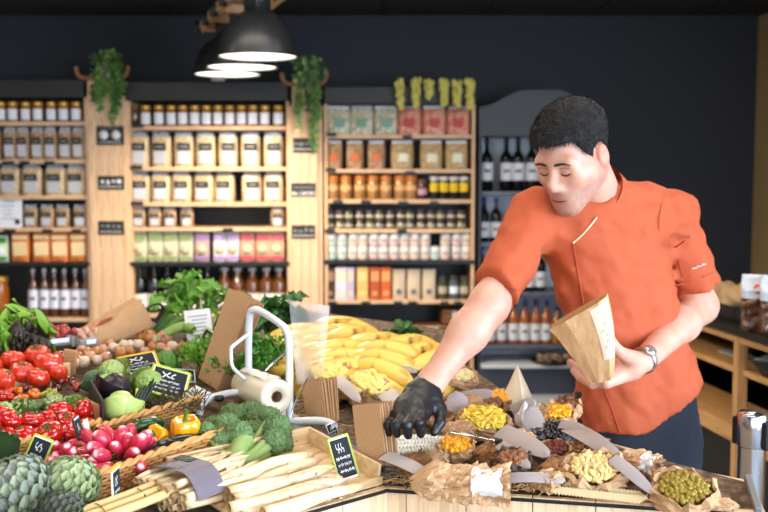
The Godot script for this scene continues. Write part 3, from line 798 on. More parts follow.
	for h in [[400, 80, 108], [416, 79, 106], [429, 81, 98], [444, 80, 105], [457, 81, 106], [470, 80, 109]]:
		nth_hop -= 1
		var o := thing("hop_bunch", "yellow-green hop bunch hanging over the canopy, %s from the wine cabinet" % NTH[nth_hop], "hop bunch", px(h[0], 103, SHELF - 0.075), Basis(), "hop bunches over the canopy")
		var mesh_st := T()
		var base := px(h[0], 103, SHELF - 0.075)
		var len_px: float = h[2] - h[1]
		var n := int(len_px * 2.2)
		for k in n:
			var f := float(k) / n
			var c := px(h[0] + rnd(-4.2, 4.2) * (1.0 - f * 0.45), h[1] + f * len_px, SHELF - 0.075 + rnd(-0.025, 0.02)) - base
			ball(mesh_st, c, Vector3(0.011, 0.014, 0.011) * rnd(0.8, 1.25), 6, 4)
		part("hop_cones", done(mesh_st), hop, o).set_meta("kind", "stuff")
		part("stem", tube_mesh(curve([px(h[0] - 5, 86, SHELF + 0.1) - base, px(h[0] - 3, 79, SHELF + 0.0) - base, px(h[0], 82, SHELF - 0.07) - base, px(h[0], 100, SHELF - 0.075) - base], 10), 0.003, 5), M("hop_stem", Color(0.45, 0.42, 0.2), 0.7), o)
	build_wine_cabinet()

func pillar(called, label, u0, u1, v_side, um0, um1, v_mid):
	var x0 := sx(u0)
	var x1 := sx(u1)
	var o := thing(called, label, "pillar", Vector3((x0 + x1) / 2, 0, -SHELF))
	var m1 := wood("pillar_pine", Color(0.90, 0.76, 0.62), 1)
	var n := 3
	var wm: float = (um1 - um0) * kpx
	for k in n:
		part("board", box_mesh(Vector3(wm / n - 0.0015, sy(v_mid), 0.02), 0.0015), m1, o, Vector3(sx((um0 + um1) / 2.0) - (x0 + x1) / 2 + (k - 1) * wm / n, sy(v_mid) / 2, 0.012))
	for e in [[u0, um0], [um1, u1]]:
		var w: float = (e[1] - e[0]) * kpx
		part("edge_board", box_mesh(Vector3(maxf(w - 0.001, 0.012), sy(v_side), 0.3), 0.002), m1, o, Vector3(sx((e[0] + e[1]) / 2.0) - (x0 + x1) / 2, sy(v_side) / 2, -0.14))
	# forked branch holder at the top
	var br := M("branch", Color(0.56, 0.38, 0.24), 0.7)
	var c := Vector3(sx((um0 + um1) / 2.0) - (x0 + x1) / 2, sy(v_mid) - 0.01, 0.045)
	var hw: float = wm / 2 + 0.05
	part("branch_hook", tube_mesh(curve([c + Vector3(-hw, 0.055, 0), c + Vector3(-hw + 0.012, 0.01, 0), c + Vector3(-hw + 0.06, -0.005, 0), c, c + Vector3(hw - 0.06, -0.005, 0), c + Vector3(hw - 0.015, 0.01, 0), c + Vector3(hw, 0.06, 0)], 24), 0.012, 8), br, o)

func plant(called, label, at: Vector3, trails: Array, v0: float, uc: float, tuft: int):
	var o := thing(called, label, "plant", at)
	var greens := [M("ivy_dark", Color(0.22, 0.40, 0.16), 0.6, {"back": Color(0.1, 0.2, 0.05)}), M("ivy_mid", Color(0.36, 0.54, 0.24), 0.6, {"back": Color(0.1, 0.2, 0.05)}), M("ivy_light", Color(0.56, 0.66, 0.38), 0.6, {"back": Color(0.1, 0.2, 0.05)})]
	part("pot", lathe_mesh([Vector2(0, -0.01), Vector2(0.05, -0.01), Vector2(0.062, 0.07), Vector2(0.055, 0.07), Vector2(0, 0.06)], 18), M("pot_clay", Color(0.45, 0.42, 0.40), 0.7), o, Vector3(0, 0.0, -0.005))
	var leaf := func(st: SurfaceTool, p: Vector3, s: float):
		var d := Vector3(rnd(-1, 1), rnd(-0.8, 0.7), rnd(-0.2, 1)).normalized()
		var w := d.cross(Vector3(rnd(-1, 1), rnd(-1, 1), rnd(-1, 1))).normalized() * s * 0.42
		var nn := d.cross(w).normalized() * s * 0.12
		for tri in [[p, p + d * s * 0.5 + w + nn, p + d * s], [p, p + d * s, p + d * s * 0.5 - w + nn]]:
			for q in tri: st.add_vertex(q)
	# upright tuft
	for g in 3:
		var st := T(false)
		for k in tuft * 4:
			var a := rnd(0, TAU)
			var rr := sqrt(rnd(0, 1)) * 0.085
			leaf.call(st, Vector3(cos(a) * rr, rnd(-0.02, 0.13) * (1.1 - rr * 4.0) + 0.02, sin(a) * rr * 0.5 + 0.02), rnd(0.018, 0.032))
		part("foliage", done(st), greens[g], o).set_meta("kind", "stuff")
	for t in trails:
		var st := T()
		var p0 := Vector3(t[0] * kpx * 0.7, 0.05, rnd(0.03, 0.06))
		var p1 := px(uc + t[0], v0 + 8, SHELF - 0.09) - at
		var p2 := px(uc + t[0] + rnd(-2, 2), t[2], SHELF - 0.085) - at
		var path := curve([p0, p1, p1.lerp(p2, 0.5) + Vector3(rnd(-0.01, 0.01), 0, 0), p2], 16)
		tube(st, path, 0.0018, 4, false)
		var vine := part("trail", done(st), greens[1], o)
		var sl := T(false)
		for q in path:
			for e in 5: leaf.call(sl, q + Vector3(rnd(-0.012, 0.012), rnd(-0.01, 0.01), rnd(-0.008, 0.012)), rnd(0.014, 0.026))
		part("foliage", done(sl), greens[rng.randi() % 3], vine).set_meta("kind", "stuff")

func build_wine_cabinet():
	var dk := M("cabinet_grey", Color(0.125, 0.14, 0.165), 0.5)
	var pale := M("cabinet_lining", Color(0.72, 0.75, 0.80), 0.5)
	var edge := M("cabinet_shelf", Color(0.34, 0.37, 0.42), 0.4)
	var x0 := sx(478)
	var x1 := sx(600)
	var o := thing("wine_cabinet", "grey wine cabinet with arched top and pale lining", "cabinet", Vector3((x0 + x1) / 2, 0, -SHELF))
	var w := x1 - x0
	# arched head board
	var poly := PackedVector2Array()
	var yb := sy(136)
	poly.append(Vector2(-w / 2, yb))
	for k in 25:
		var f := k / 24.0
		poly.append(Vector2(-w / 2 + w * f, sy(107) + (sy(90) - sy(107)) * (0.5 - 0.5 * cos(minf(1.0, minf(f, 1.0 - f) * 2.6) * PI))))
	poly.append(Vector2(w / 2, yb))
	var st := T(false)
	prism(st, poly, 0.0, 0.3, Transform3D(Basis(Vector3.RIGHT, -PI / 2), Vector3.ZERO))
	part("arched_head", done(st), dk, o)
	for e in [-1, 1]: part("side_panel", box_mesh(Vector3(0.018, yb, 0.31), 0.002), dk, o, Vector3(e * (w / 2 - 0.009), yb / 2, -0.15))
	part("lining", box_mesh(Vector3(w - 0.03, yb - sy(395), 0.012)), pale, o, Vector3(0, (yb + sy(395)) / 2, -0.29))
	for v in [193, 244, 294, 347]: part("shelf", box_mesh(Vector3(w - 0.036, 0.016, 0.28), 0.002), edge, o, Vector3(0, sy(v), -0.145))
	part("white_shelf", box_mesh(Vector3(w - 0.036, 0.02, 0.34), 0.002), M("pale_shelf", Color(0.80, 0.82, 0.84), 0.4), o, Vector3(0, sy(365), -0.12))
	part("base_panel", box_mesh(Vector3(w, sy(367.5) - sy(394), 0.3), 0.003), M("base_blue_grey", Color(0.19, 0.22, 0.27), 0.5), o, Vector3(0, (sy(367.5) + sy(394)) / 2, -0.14))
	part("plinth", box_mesh(Vector3(w - 0.004, sy(394), 0.42), 0.003), M("pale_plinth", Color(0.72, 0.74, 0.76), 0.5), o, Vector3(0, sy(394) / 2, -0.1))
	var wine := M("wine_glass", Color.WHITE)
	var lab := M("label_ivory", Color.WHITE)
	var Y := func(v): return sy(v) + 0.0085
	var inkset := [[[486.5, 506, 517.5, 531, 542.5], 193, 55, "dark wine bottle on the top shelf of the arched cabinet", "black_capsule", Color(0.06, 0.06, 0.09), "wine bottles on the cabinet's top shelf"], [[484, 496, 515.6, 528], 244, 45, "dark wine bottle with blue capsule on the cabinet's second shelf", "blue_capsule", Color(0.12, 0.22, 0.48), "blue capsule bottles on the second shelf"], [[482, 492, 505, 518, 530, 541], 294, 45, "dark wine bottle with blue capsule on the cabinet's third shelf", "blue_capsule", Color.WHITE, "blue capsule bottles on the third shelf"]]
	for s in inkset:
		row("wine_%s" % s[1], bottle_maker((6.4 if s[1] == 193 else 5.7) * kpx, s[2] * kpx, wine, M(s[4], s[5], 0.35), M("label_cabinet", Color(0.84, 0.84, 0.86), 0.6), 0.2 if s[1] == 193 else 0.1, 0.52 if s[1] == 193 else 0.44, 0.16), s[0], Y.call(s[1]), 0.09, "wine_bottle", s[3], "bottle", s[6], 0.06, "pine shelving")
	row("rose", bottle_maker(5.4 * kpx, 45 * kpx, M("rose_glass", Color(0.62, 0.34, 0.20), 0.06, {"coat": 0.8}), M("blue_capsule", Color.WHITE), M("label_cabinet", Color.WHITE), 0.08, 0.46, 0.16), [491, 503, 515, 526, 537, 547.5], Y.call(347), 0.08, "rose_bottle", "rose wine bottle with blue capsule in the cabinet", "bottle", "rose wine bottles", 0.06, "pine shelving")
	row("amber_bottle", bottle_maker(5.0 * kpx, 38 * kpx, M("amber_glass", Color(0.66, 0.42, 0.08), 0.06, {"coat": 0.8}), M("blue_capsule", Color.WHITE), null), [558, 569], Y.call(347), 0.08, "amber_bottle", "golden bottle without label", "bottle", "golden bottles", 0.06, "rose bottles")
	# dried mushrooms in a tray
	var t := thing("dried_mushrooms", "loose brown dried mushroom slices in a flat tray under the rose bottles", "mushrooms", px(551, 364, SHELF + 0.02) + Vector3(0, 0.004, 0))
	var s2 := T()
	for k in 46:
		ball(s2, Vector3(rnd(-0.09, 0.09), rnd(0.016, 0.05), rnd(-0.05, 0.05)), Vector3(rnd(0.012, 0.024), rnd(0.004, 0.008), rnd(0.01, 0.016)), 7, 4, 0.4, 2.0, null, Basis.from_euler(Vector3(rnd(-1, 1), rnd(0, 6), rnd(-1, 1))))
	part("slices", done(s2), M("mushroom", Color(0.60, 0.50, 0.40), 0.8), t).set_meta("kind", "stuff")
	part("tray", lathe_mesh([Vector2(0, 0.003), Vector2(0.1, 0.003), Vector2(0.115, 0.02), Vector2(0.112, 0.02), Vector2(0.098, 0.006), Vector2(0, 0.006)], 24), M("tray_black", Color(0.08, 0.08, 0.08), 0.4), t)
# ================================================================ counter along the side wall, barrier post
func build_counter():
	var dir := Vector3(-0.145, 0, -0.989).normalized()       # runs away from the camera
	var fb := Basis(-dir, Vector3.UP, (-dir).cross(Vector3.UP))     # x towards the camera along the counter, z out of its face
	var at := Vector3(1.265, 0, -3.85)
	fb.z = Vector3(-dir.z, 0, dir.x) * -1.0
	fb.z = Vector3(dir.z, 0, -dir.x)
	fb = Basis(fb.z.cross(Vector3.UP) * -1.0, Vector3.UP, fb.z)
	var pine := wood("counter_pine", Color(0.80, 0.62, 0.40), 0)
	var pine_v := wood("counter_pine_v", Color(0.80, 0.62, 0.40), 1)
	var dk := M("counter_black", Color(0.06, 0.065, 0.07), 0.35)
	var o := thing("side_counter", "low counter with black top and open pine shelves by the ochre wall", "counter", at, fb)
	# local x: along the counter (+ away or towards), z: out of the open face
	part("worktop", box_mesh(Vector3(2.3, 0.034, 0.62), 0.004), dk, o, Vector3(0, 0.933, -0.29))
	part("top_rail", box_mesh(Vector3(2.56, 0.03, 0.03), 0.002), pine, o, Vector3(0, 0.90, -0.02))
	for y in [0.775, 0.55, 0.12]:
		part("shelf", box_mesh(Vector3(2.5, 0.022, 0.26), 0.002), pine, o, Vector3(0, y, -0.15))
	part("shelf_front", box_mesh(Vector3(2.5, 0.06, 0.02), 0.002), pine, o, Vector3(0, 0.535, -0.02))
	for x in [-1.25, -0.62, 0.0, 0.21, 0.84, 1.25]:
		if x != 0.0: part("post", box_mesh(Vector3(0.036, 0.915, 0.04), 0.002), pine_v, o, Vector3(x, 0.4575, -0.02))
	part("back_panel", box_mesh(Vector3(2.56, 0.9, 0.015)), dk, o, Vector3(0, 0.45, -0.56))
	part("end_panel", box_mesh(Vector3(0.02, 0.9, 0.54)), dk, o, Vector3(-1.27, 0.45, -0.28))
	part("end_panel", box_mesh(Vector3(0.02, 0.9, 0.54)), dk, o, Vector3(1.27, 0.45, -0.28))
	part("lower_panel", box_mesh(Vector3(2.5, 0.38, 0.012)), dk, o, Vector3(0, 0.325, -0.05))
	# things on the counter
	var kr := M("kraft_pale", Color(0.72, 0.58, 0.42), 0.8)
	var tr := thing("black_tray", "shallow black tray holding crumpled paper bags on the black worktop", "tray", px(722, 318, 3.95) + Vector3(0.08, 0, 0) , fb)
	tr.position.y = 0.951
	part("tray_base", box_mesh(Vector3(0.36, 0.006, 0.26), 0.002), dk, tr)
	for k in 4: part("tray_side", box_mesh(Vector3(0.36 if k < 2 else 0.006, 0.05, 0.006 if k < 2 else 0.26), 0.002), dk, tr, [Vector3(0, 0.028, 0.13), Vector3(0, 0.028, -0.13), Vector3(0.18, 0.028, 0), Vector3(-0.18, 0.028, 0)][k])
	for k in 3:
		var st := T()
		surf(st, 22, 14, func(u, v):
			var a: float = u * TAU
			var t: float = v * PI
			var d := Vector3(sin(a) * sin(t), cos(t), cos(a) * sin(t))
			return d * Vector3(0.085, 0.058, 0.07) * (1.0 + 0.5 * nz.get_noise_3dv(d * 2.6 + Vector3(k * 9, 0, 0)) + 0.2 * nz.get_noise_3dv(d * 7.0)))
		solo("crumpled_paper_bag", done(st), kr, "crumpled kraft paper bag lying in the black tray on the counter", "paper bag", tr.position + fb * Vector3([-0.08, 0.03, 0.11][k], 0.058, [0.03, 0.05, -0.02][k]), Basis(Vector3.UP, k * 1.3), "crumpled bags in the tray")
	for k in 2:
		var p := px([753.0, 772.0][k], 329, [3.52, 3.45][k]) + Vector3(0.02, 0, 0)
		p.y = 0.951
		copy_of("nut_mix", func(n):
			part("nut_filling", bag_skin(0.125, 0.115, 0.07, 0.9, 0.5, 21.0), M("nut_mix", Color(0.62, 0.5, 0.36), 0.4, {"tex": ntex("nuts", 0.05, [[0.1, Color(0.3, 0.16, 0.1)], [0.4, Color(0.8, 0.6, 0.4)], [0.6, Color(0.35, 0.2, 0.15)], [0.85, Color(1, 0.95, 0.8)]], {"type": FastNoiseLite.TYPE_CELLULAR, "oct": 1}), "scale": Vector3(7, 7, 7), "coat": 0.5}), n)
			part("clear_top", bag_skin(0.127, 0.085, 0.055, 0.1, 0.2, 22.0), M("film_white", Color(0.80, 0.82, 0.84), 0.15), n, Vector3(0, 0.113, 0))
			part("round_sticker", lathe_mesh([Vector2(0, 0), Vector2(0.017, 0), Vector2(0.017, 0.002), Vector2(0, 0.002)], 18), M("sticker_red", Color(0.88, 0.18, 0.08), 0.5), n, Vector3(-0.005, 0.15, 0.026), Basis(Vector3.RIGHT, PI / 2 - 0.12)), "nut_bag", ["clear nut bag with a red round sticker beside the black tray", "clear nut bag with a red round sticker, second from the black tray"][k], "bag", p, roty(-0.35 + k * 0.1), "nut bags on the counter")
	# black oval basket on the open shelf
	var bk := thing("black_bowl", "black oval bowl with a coloured cloth on the counter shelf", "bowl", at + fb * Vector3(0.36, 0.787, -0.1) , fb)
	part("bowl", lathe_mesh([Vector2(0, 0), Vector2(0.07, 0), Vector2(0.11, 0.05), Vector2(0.115, 0.075), Vector2(0.108, 0.075), Vector2(0.066, 0.008), Vector2(0, 0.008)], 28), dk, bk)
	part("cloth", lathe_mesh(smooth_pts([Vector2(0, 0.085), Vector2(0.04, 0.08), Vector2(0.08, 0.06), Vector2(0.09, 0.05)], 8), 16), M("cloth_blue", Color(0.3, 0.4, 0.55), 0.8), bk)
	solo("folded_paper", box_mesh(Vector3(0.16, 0.012, 0.2), 0.004), M("paper_grey", Color(0.6, 0.58, 0.56), 0.8), "thin stack of grey paper on the upper counter shelf", "paper", at + fb * Vector3(-0.05, 0.7925, -0.2), fb)
	# barrier post
	var steel := M("brushed_steel", Color(0.75, 0.76, 0.78), 0.22, {"metal": 1.0})
	var blk := M("barrier_black", Color(0.05, 0.05, 0.055), 0.4)
	var b0 := px(752, 440, 2.2)
	b0.y = 0
	var bp := thing("barrier_post", "chrome queue barrier post with black belt head beside the display", "barrier post", b0, roty(0.3))
	part("base", lathe_mesh([Vector2(0, 0), Vector2(0.10, 0), Vector2(0.10, 0.012), Vector2(0.05, 0.03), Vector2(0, 0.03)], 36), steel, bp)
	part("pole", lathe_mesh([Vector2(0.030, 0.02), Vector2(0.030, 0.88)], 32), steel, bp)
	part("head", lathe_mesh([Vector2(0.030, 0.875), Vector2(0.033, 0.878), Vector2(0.033, 0.945), Vector2(0.029, 0.952), Vector2(0, 0.953)], 32), steel, bp)
	for k in 3:
		var a := k * TAU / 4 + 0.35
		part("belt_slot", box_mesh(Vector3(0.024, 0.062, 0.016), 0.003), blk, bp, Vector3(sin(a) * 0.037, 0.905, cos(a) * 0.037), roty(a))
	bp.scale = Vector3(1, 1.022, 1)
	var bt := thing("barrier_belt", "black belt running from the chrome barrier post", "belt", b0 + Vector3(0.045, 0.93, 0.0))
	part("webbing", box_mesh(Vector3(0.9, 0.045, 0.0015)), blk, bt, Vector3(0.45, 0, 0.0), Basis())

# ================================================================ the display stand
const A0 := Vector3(0, 0.88, -1.98)
const TANS := 0.14
var NL := Vector3(-0.6711, 0, -0.7413)
var NW := Vector3(-0.2599, 0, -0.9656)
var NR := Vector3(0.2099, 0, -0.9777)

func pbasis(n: Vector3) -> Basis:
	var N := Vector3(-n.x * TANS, 1, -n.z * TANS).normalized()
	var x := Vector3(-n.z, 0, n.x)
	return Basis(x, N, x.cross(N))

func on(n: Vector3, u: float, v: float, lift := 0.0) -> Vector3:
	var b := pbasis(n)
	return hit(u, v, A0 + b.y * lift, b.y)

func PL(u, v, lift = 0.0) -> Vector3: return on(NL, u, v, lift)
func PW(u, v, lift = 0.0) -> Vector3: return on(NW, u, v, lift)
func PR(u, v, lift = 0.0) -> Vector3: return on(NR, u, v, lift)

# along s, back t, up h on a section
func LP(s: float, t: float, h := 0.0) -> Vector3:
	var b := pbasis(NL)
	return A0 + b.x * s + NL * t + Vector3(0, TANS * t + h, 0)

func RP(s: float, t: float, h := 0.0) -> Vector3:
	var b := pbasis(NR)
	return A0 + b.x * s + NR * t + Vector3(0, TANS * t + h, 0)

func WP(s: float, t: float, h := 0.0) -> Vector3:
	var b := pbasis(NW)
	return A0 + b.x * s + NW * t + Vector3(0, TANS * t + h, 0)

func slab(st: SurfaceTool, top: Array, thick: float):
	st.set_smooth_group(-1)
	var mid := Vector3.ZERO
	for p in top: mid += p / top.size()
	mid.y -= thick / 2
	var n := top.size()
	for i in n:
		var a: Vector3 = top[i]
		var b: Vector3 = top[(i + 1) % n]
		var dn := Vector3(0, -thick, 0)
		if i > 0 and i < n - 1:
			tri_out(st, top[0], top[i], top[i + 1], mid)
			tri_out(st, top[0] + dn, (top[i] as Vector3) + dn, (top[i + 1] as Vector3) + dn, mid)
		quad_out(st, a, b, b + dn, a + dn, mid)

func build_display():
	var base_m := M("display_base", Color(0.50, 0.41, 0.31), 0.8, {"tex": ntex("straw_bed", 0.03, [[0.2, Color(0.5, 0.45, 0.38)], [0.8, Color(1, 1, 1)]]), "scale": Vector3(4, 4, 4)})
	var pine := wood("fascia_pine", Color(0.90, 0.78, 0.63), 1, 0.86)
	var dk := M("edge_strip", Color(0.10, 0.11, 0.12), 0.4, {"metal": 0.3})
	var o := thing("display_stand", "angled market display stand with pine front boards carrying the produce", "display stand", Vector3(0, 0, -2.2))
	var off := Vector3(0, 0, 2.2)
	var d := -0.012
	var st := T(false)
	slab(st, [LP(0, 0, d), LP(-0.82, 0, d), LP(-0.82, 1.3, d), LP(0, 1.3, d)].map(func(p): return p + off), 0.05)
	part("sloped_top", done(st), base_m, o)
	var st2 := T(false)
	slab(st2, [WP(0, 0, d), LP(0, 1.3, d), WP(0.05, 1.35, d), RP(-0.02, 1.1, d)].map(func(p): return p + off), 0.05)
	part("sloped_top", done(st2), base_m, o)
	var st3 := T(false)
	slab(st3, [RP(0, 0, d), RP(0, 1.08, d), RP(0.02, 0.85, d), RP(0.30, 0.41, d), RP(0.50, 0.25, d), RP(0.72, 0.13, d), RP(0.72, 0, d)].map(func(p): return p + off), 0.05)
	part("sloped_top", done(st3), base_m, o)
	# front boards
	var bl := pbasis(NL)
	var br := pbasis(NR)
	for k in 7:
		part("front_board", box_mesh(Vector3(0.1215, 0.85, 0.018), 0.0015), pine, o, LP(-0.0635 - k * 0.123, -0.011) - Vector3(0, 0.428, 0) + off, Basis(bl.x, Vector3.UP, bl.x.cross(Vector3.UP)))
	var ws := [0.045, 0.12, 0.13, 0.12, 0.13, 0.12, 0.06]
	var s0 := 0.004
	for w in ws:
		part("front_board", box_mesh(Vector3(w - 0.0015, 0.85, 0.018), 0.0015), pine, o, RP(s0 + w / 2, -0.011) - Vector3(0, 0.428, 0) + off, Basis(br.x, Vector3.UP, br.x.cross(Vector3.UP)))
		s0 += w
	# pine end board and back boards of the narrow arm
	var back := [RP(0.02, 0.86, d), RP(0.30, 0.42, d), RP(0.50, 0.26, d), RP(0.725, 0.135, d), RP(0.725, -0.015, d)]
	for k in back.size() - 1:
		var a: Vector3 = back[k]
		var b: Vector3 = back[k + 1]
		var dx := (b - a)
		dx.y = 0
		var len_ := dx.length()
		dx = dx.normalized()
		part("back_board", box_mesh(Vector3(len_, 0.82, 0.016), 0.001), pine, o, Vector3((a.x + b.x) / 2, minf(a.y, b.y) - 0.41, (a.z + b.z) / 2) + off, Basis(dx, Vector3.UP, dx.cross(Vector3.UP)))
	# dark metal edge strips
	part("edge_strip", box_mesh(Vector3(0.84, 0.007, 0.004), 0.001), dk, o, LP(-0.42, -0.023, -0.006) + off, bl)
	part("edge_strip", box_mesh(Vector3(0.73, 0.007, 0.004), 0.001), dk, o, RP(0.365, -0.023, -0.006) + off, br)
	# raised grey rail closing the narrow end
	part("end_rail", box_mesh(Vector3(0.014, 0.016, 0.15), 0.002), M("grey_rail", Color(0.45, 0.44, 0.43), 0.5), o, RP(0.715, 0.055, 0.0) + off, br)
	# aluminium channel between the two sections
	var ch := thing("metal_channel", "grey aluminium channel dividing the asparagus crate from the kraft bags", "metal channel", LP(0.03, 0.24), bl)
	var al := M("aluminium", Color(0.50, 0.51, 0.53), 0.38, {"metal": 0.7})
	part("top_plate", box_mesh(Vector3(0.05, 0.004, 0.5), 0.001), al, ch, Vector3(0.0, 0.012, 0))
	for e in [-1, 1]: part("side_plate", box_mesh(Vector3(0.003, 0.022, 0.5), 0.0008), al, ch, Vector3(0.0235 * e, 0.002, 0))
	part("end_cap", box_mesh(Vector3(0.042, 0.012, 0.004)), dk, ch, Vector3(0, 0.004, 0.249))
# ================================================================ produce on the stand
func rad(p: Vector3, r_px: float) -> float:
	return r_px * absf(p.z) / 1000.0

# a roundish thing seen at u, v with a radius in pixels, resting on a section
func spot(n: Vector3, u: float, v: float, r_px: float, up := 1.0) -> Array:
	var p := on(n, u, v)
	var r := rad(p, r_px)
	p = on(n, u, v, r * up)
	return [p, rad(p, r_px)]

func leaf_mesh(l: float, w: float, bend: float, ruf: float, fr: float, cup: float, sd: float, vein := 0.0, nu := 10, nv := 12) -> ArrayMesh:
	var st := T()
	surf(st, nu, nv, func(u, v):
		var s: float = u * 2.0 - 1.0
		var ww := w / 2 * (0.16 + 0.84 * pow(sin(PI * clampf(pow(v, 0.85) * 0.93 + 0.05, 0, 1)), 0.7))
		var edge := s * s
		var z: float = v * l
		var y: float = bend * v * v * l + cup * edge * ww + ruf * edge * (0.3 + v) * nz.get_noise_3d(s * fr * 0.6 + sd, v * fr, sd * 3.0) * w + vein * absf(sin(v * 16.0 + absf(s) * 5.0)) * 0.02 * w
		return Vector3(s * ww, y, z + ruf * edge * 0.4 * nz.get_noise_3d(v * fr, s * fr + sd, 7.0) * w))
	return done(st)

func hashed(u: float, v: float) -> float:
	return fposmod(sin(u * 12.9898 + v * 78.233) * 43758.5453, 1.0)

func tomato_maker(r: float, ribs: int, depth: float, skin: Material, sd: float, calyx := true) -> Callable:
	return func(o):
		var st := T()
		surf(st, 36, 18, func(u, v):
			var a: float = u * TAU
			var t: float = v * PI
			var rib := 1.0 - depth * pow(absf(sin(a * ribs / 2.0 + sd)), 0.5) * sin(t) * 0.0 - depth * pow(1.0 - absf(sin(a * ribs / 2.0 + sd)), 3.0) * pow(sin(t), 0.6)
			var d := Vector3(sin(a) * sin(t), cos(t) * 0.82, cos(a) * sin(t))
			var dip := 0.16 * exp(-pow(t / 0.38, 2.0))
			return d * r * rib * (1.0 + 0.05 * nz.get_noise_3dv(d * 1.2 + Vector3(sd, 0, 0))) - Vector3(0, dip * r, 0))
		part("flesh", done(st), skin, o)
		if calyx:
			var sc := T()
			for k in 5:
				var a := k * TAU / 5 + sd
				var b := Basis(Vector3.UP, a)
				surf(sc, 2, 4, func(u, v):
					var s: float = (u - 0.5) * 2.0
					return b * Vector3(s * r * 0.1 * (1.0 - v), r * (0.72 + 0.1 * v - 0.12 * v * v), r * 0.62 * v))
			var cx := part("calyx", done(sc), M("tomato_calyx", Color(0.20, 0.36, 0.10), 0.7), o)
			part("stem", tube_mesh([Vector3(0, r * 0.68, 0), Vector3(r * 0.04, r * 0.82, 0), Vector3(r * 0.1, r * 0.95, 0)], r * 0.05, 6), M("tomato_calyx", Color.WHITE), cx)

func tag_texture(sd: int) -> ImageTexture:
	var im := Image.create(128, 96, false, Image.FORMAT_RGBA8)
	im.fill(Color(0.085, 0.09, 0.10))
	var r := RandomNumberGenerator.new()
	r.seed = sd
	var dot := func(x: float, y: float, w: int, c: Color):
		im.fill_rect(Rect2i(int(x) - w / 2, int(y) - w / 2, w, w), c)
	var white := Color(0.92, 0.92, 0.9)
	# price in large strokes, then lines of small handwriting
	var x := 40.0
	for g in 3:
		var ph := r.randf() * TAU
		for k in 60:
			var f := k / 60.0
			dot.call(x + sin(f * 5.0 + ph) * 7.0, 14 + f * 20.0 + cos(f * 7.0 + ph) * 2.0, 3, white)
		x += 18
	for line in 3:
		var y := 48.0 + line * 16.0
		x = 12.0 + r.randf() * 10
		while x < 112 - r.randf() * 14:
			var wl := 10.0 + r.randf() * 16
			var ph := r.randf() * TAU
			for k in 50:
				var f := k / 50.0
				dot.call(x + f * wl + sin(f * wl * 1.1 + ph) * 1.5, y + sin(f * wl * 0.9 + ph) * 4.0 * (0.6 + 0.4 * sin(f * 9.0 + ph)), 2, white if line != 1 else Color(0.75, 0.75, 0.74))
			x += wl + 5
	return ImageTexture.create_from_image(im)

# a chalk price tag: w, h in metres; the board leans in its basis
func chalk_tag(label: String, at: Vector3, b: Basis, w: float, h: float, frame: Color, which: int, spike := 0.05, frame_sides := 4):
	var o := thing("chalk_tag", label, "price tag", at, b)
	var bd := M("slate", Color(0.075, 0.08, 0.09), 0.6)
	var sl := part("slate", box_mesh(Vector3(w, h, 0.003), 0.0006, Vector3(0, h / 2, 0)), bd, o)
	var st := T(false)
	var z := 0.0022
	for q in [[0, 0, 0, 1], [1, 0, 1, 1], [1, 1, 1, 0], [0, 0, 0, 1], [1, 1, 1, 0], [0, 1, 0, 0]]:
		st.set_uv(Vector2(q[2], q[3]))
		st.add_vertex(Vector3((q[0] - 0.5) * w * 0.9, h * (0.05 + 0.9 * q[1]), z))
	part("chalk_writing", done(st), M("chalk_%d" % which, Color.WHITE, 0.8, {"tex": tag_texture(which), "uv": true}), sl)
	var fm := M("tag_frame_%s" % frame.to_html(), frame, 0.45)
	var e := w * 0.045 + 0.001
	if frame_sides >= 1: part("frame_strip", box_mesh(Vector3(w + e, e, 0.006), 0.001), fm, o, Vector3(0, h, 0))
	if frame_sides >= 4:
		part("frame_strip", box_mesh(Vector3(w + e, e, 0.006), 0.001), fm, o, Vector3(0, 0, 0))
	if frame_sides >= 2:
		for k in [-1, 1]: part("frame_strip", box_mesh(Vector3(e, h + e, 0.006), 0.001), fm, o, Vector3(k * w / 2, h / 2, 0))
	if spike > 0.0: part("spike", tube_mesh([Vector3(0, 0.01, -0.003), Vector3(0, -spike, -0.003)], 0.0025, 6), M("tag_spike", Color(0.10, 0.10, 0.10), 0.4), o)

func lean(n: Vector3, yaw: float, back: float, roll := 0.0) -> Basis:
	return Basis(Vector3.UP, atan2(-n.x, -n.z) + yaw) * Basis(Vector3.RIGHT, -back) * Basis(Vector3.BACK, roll)

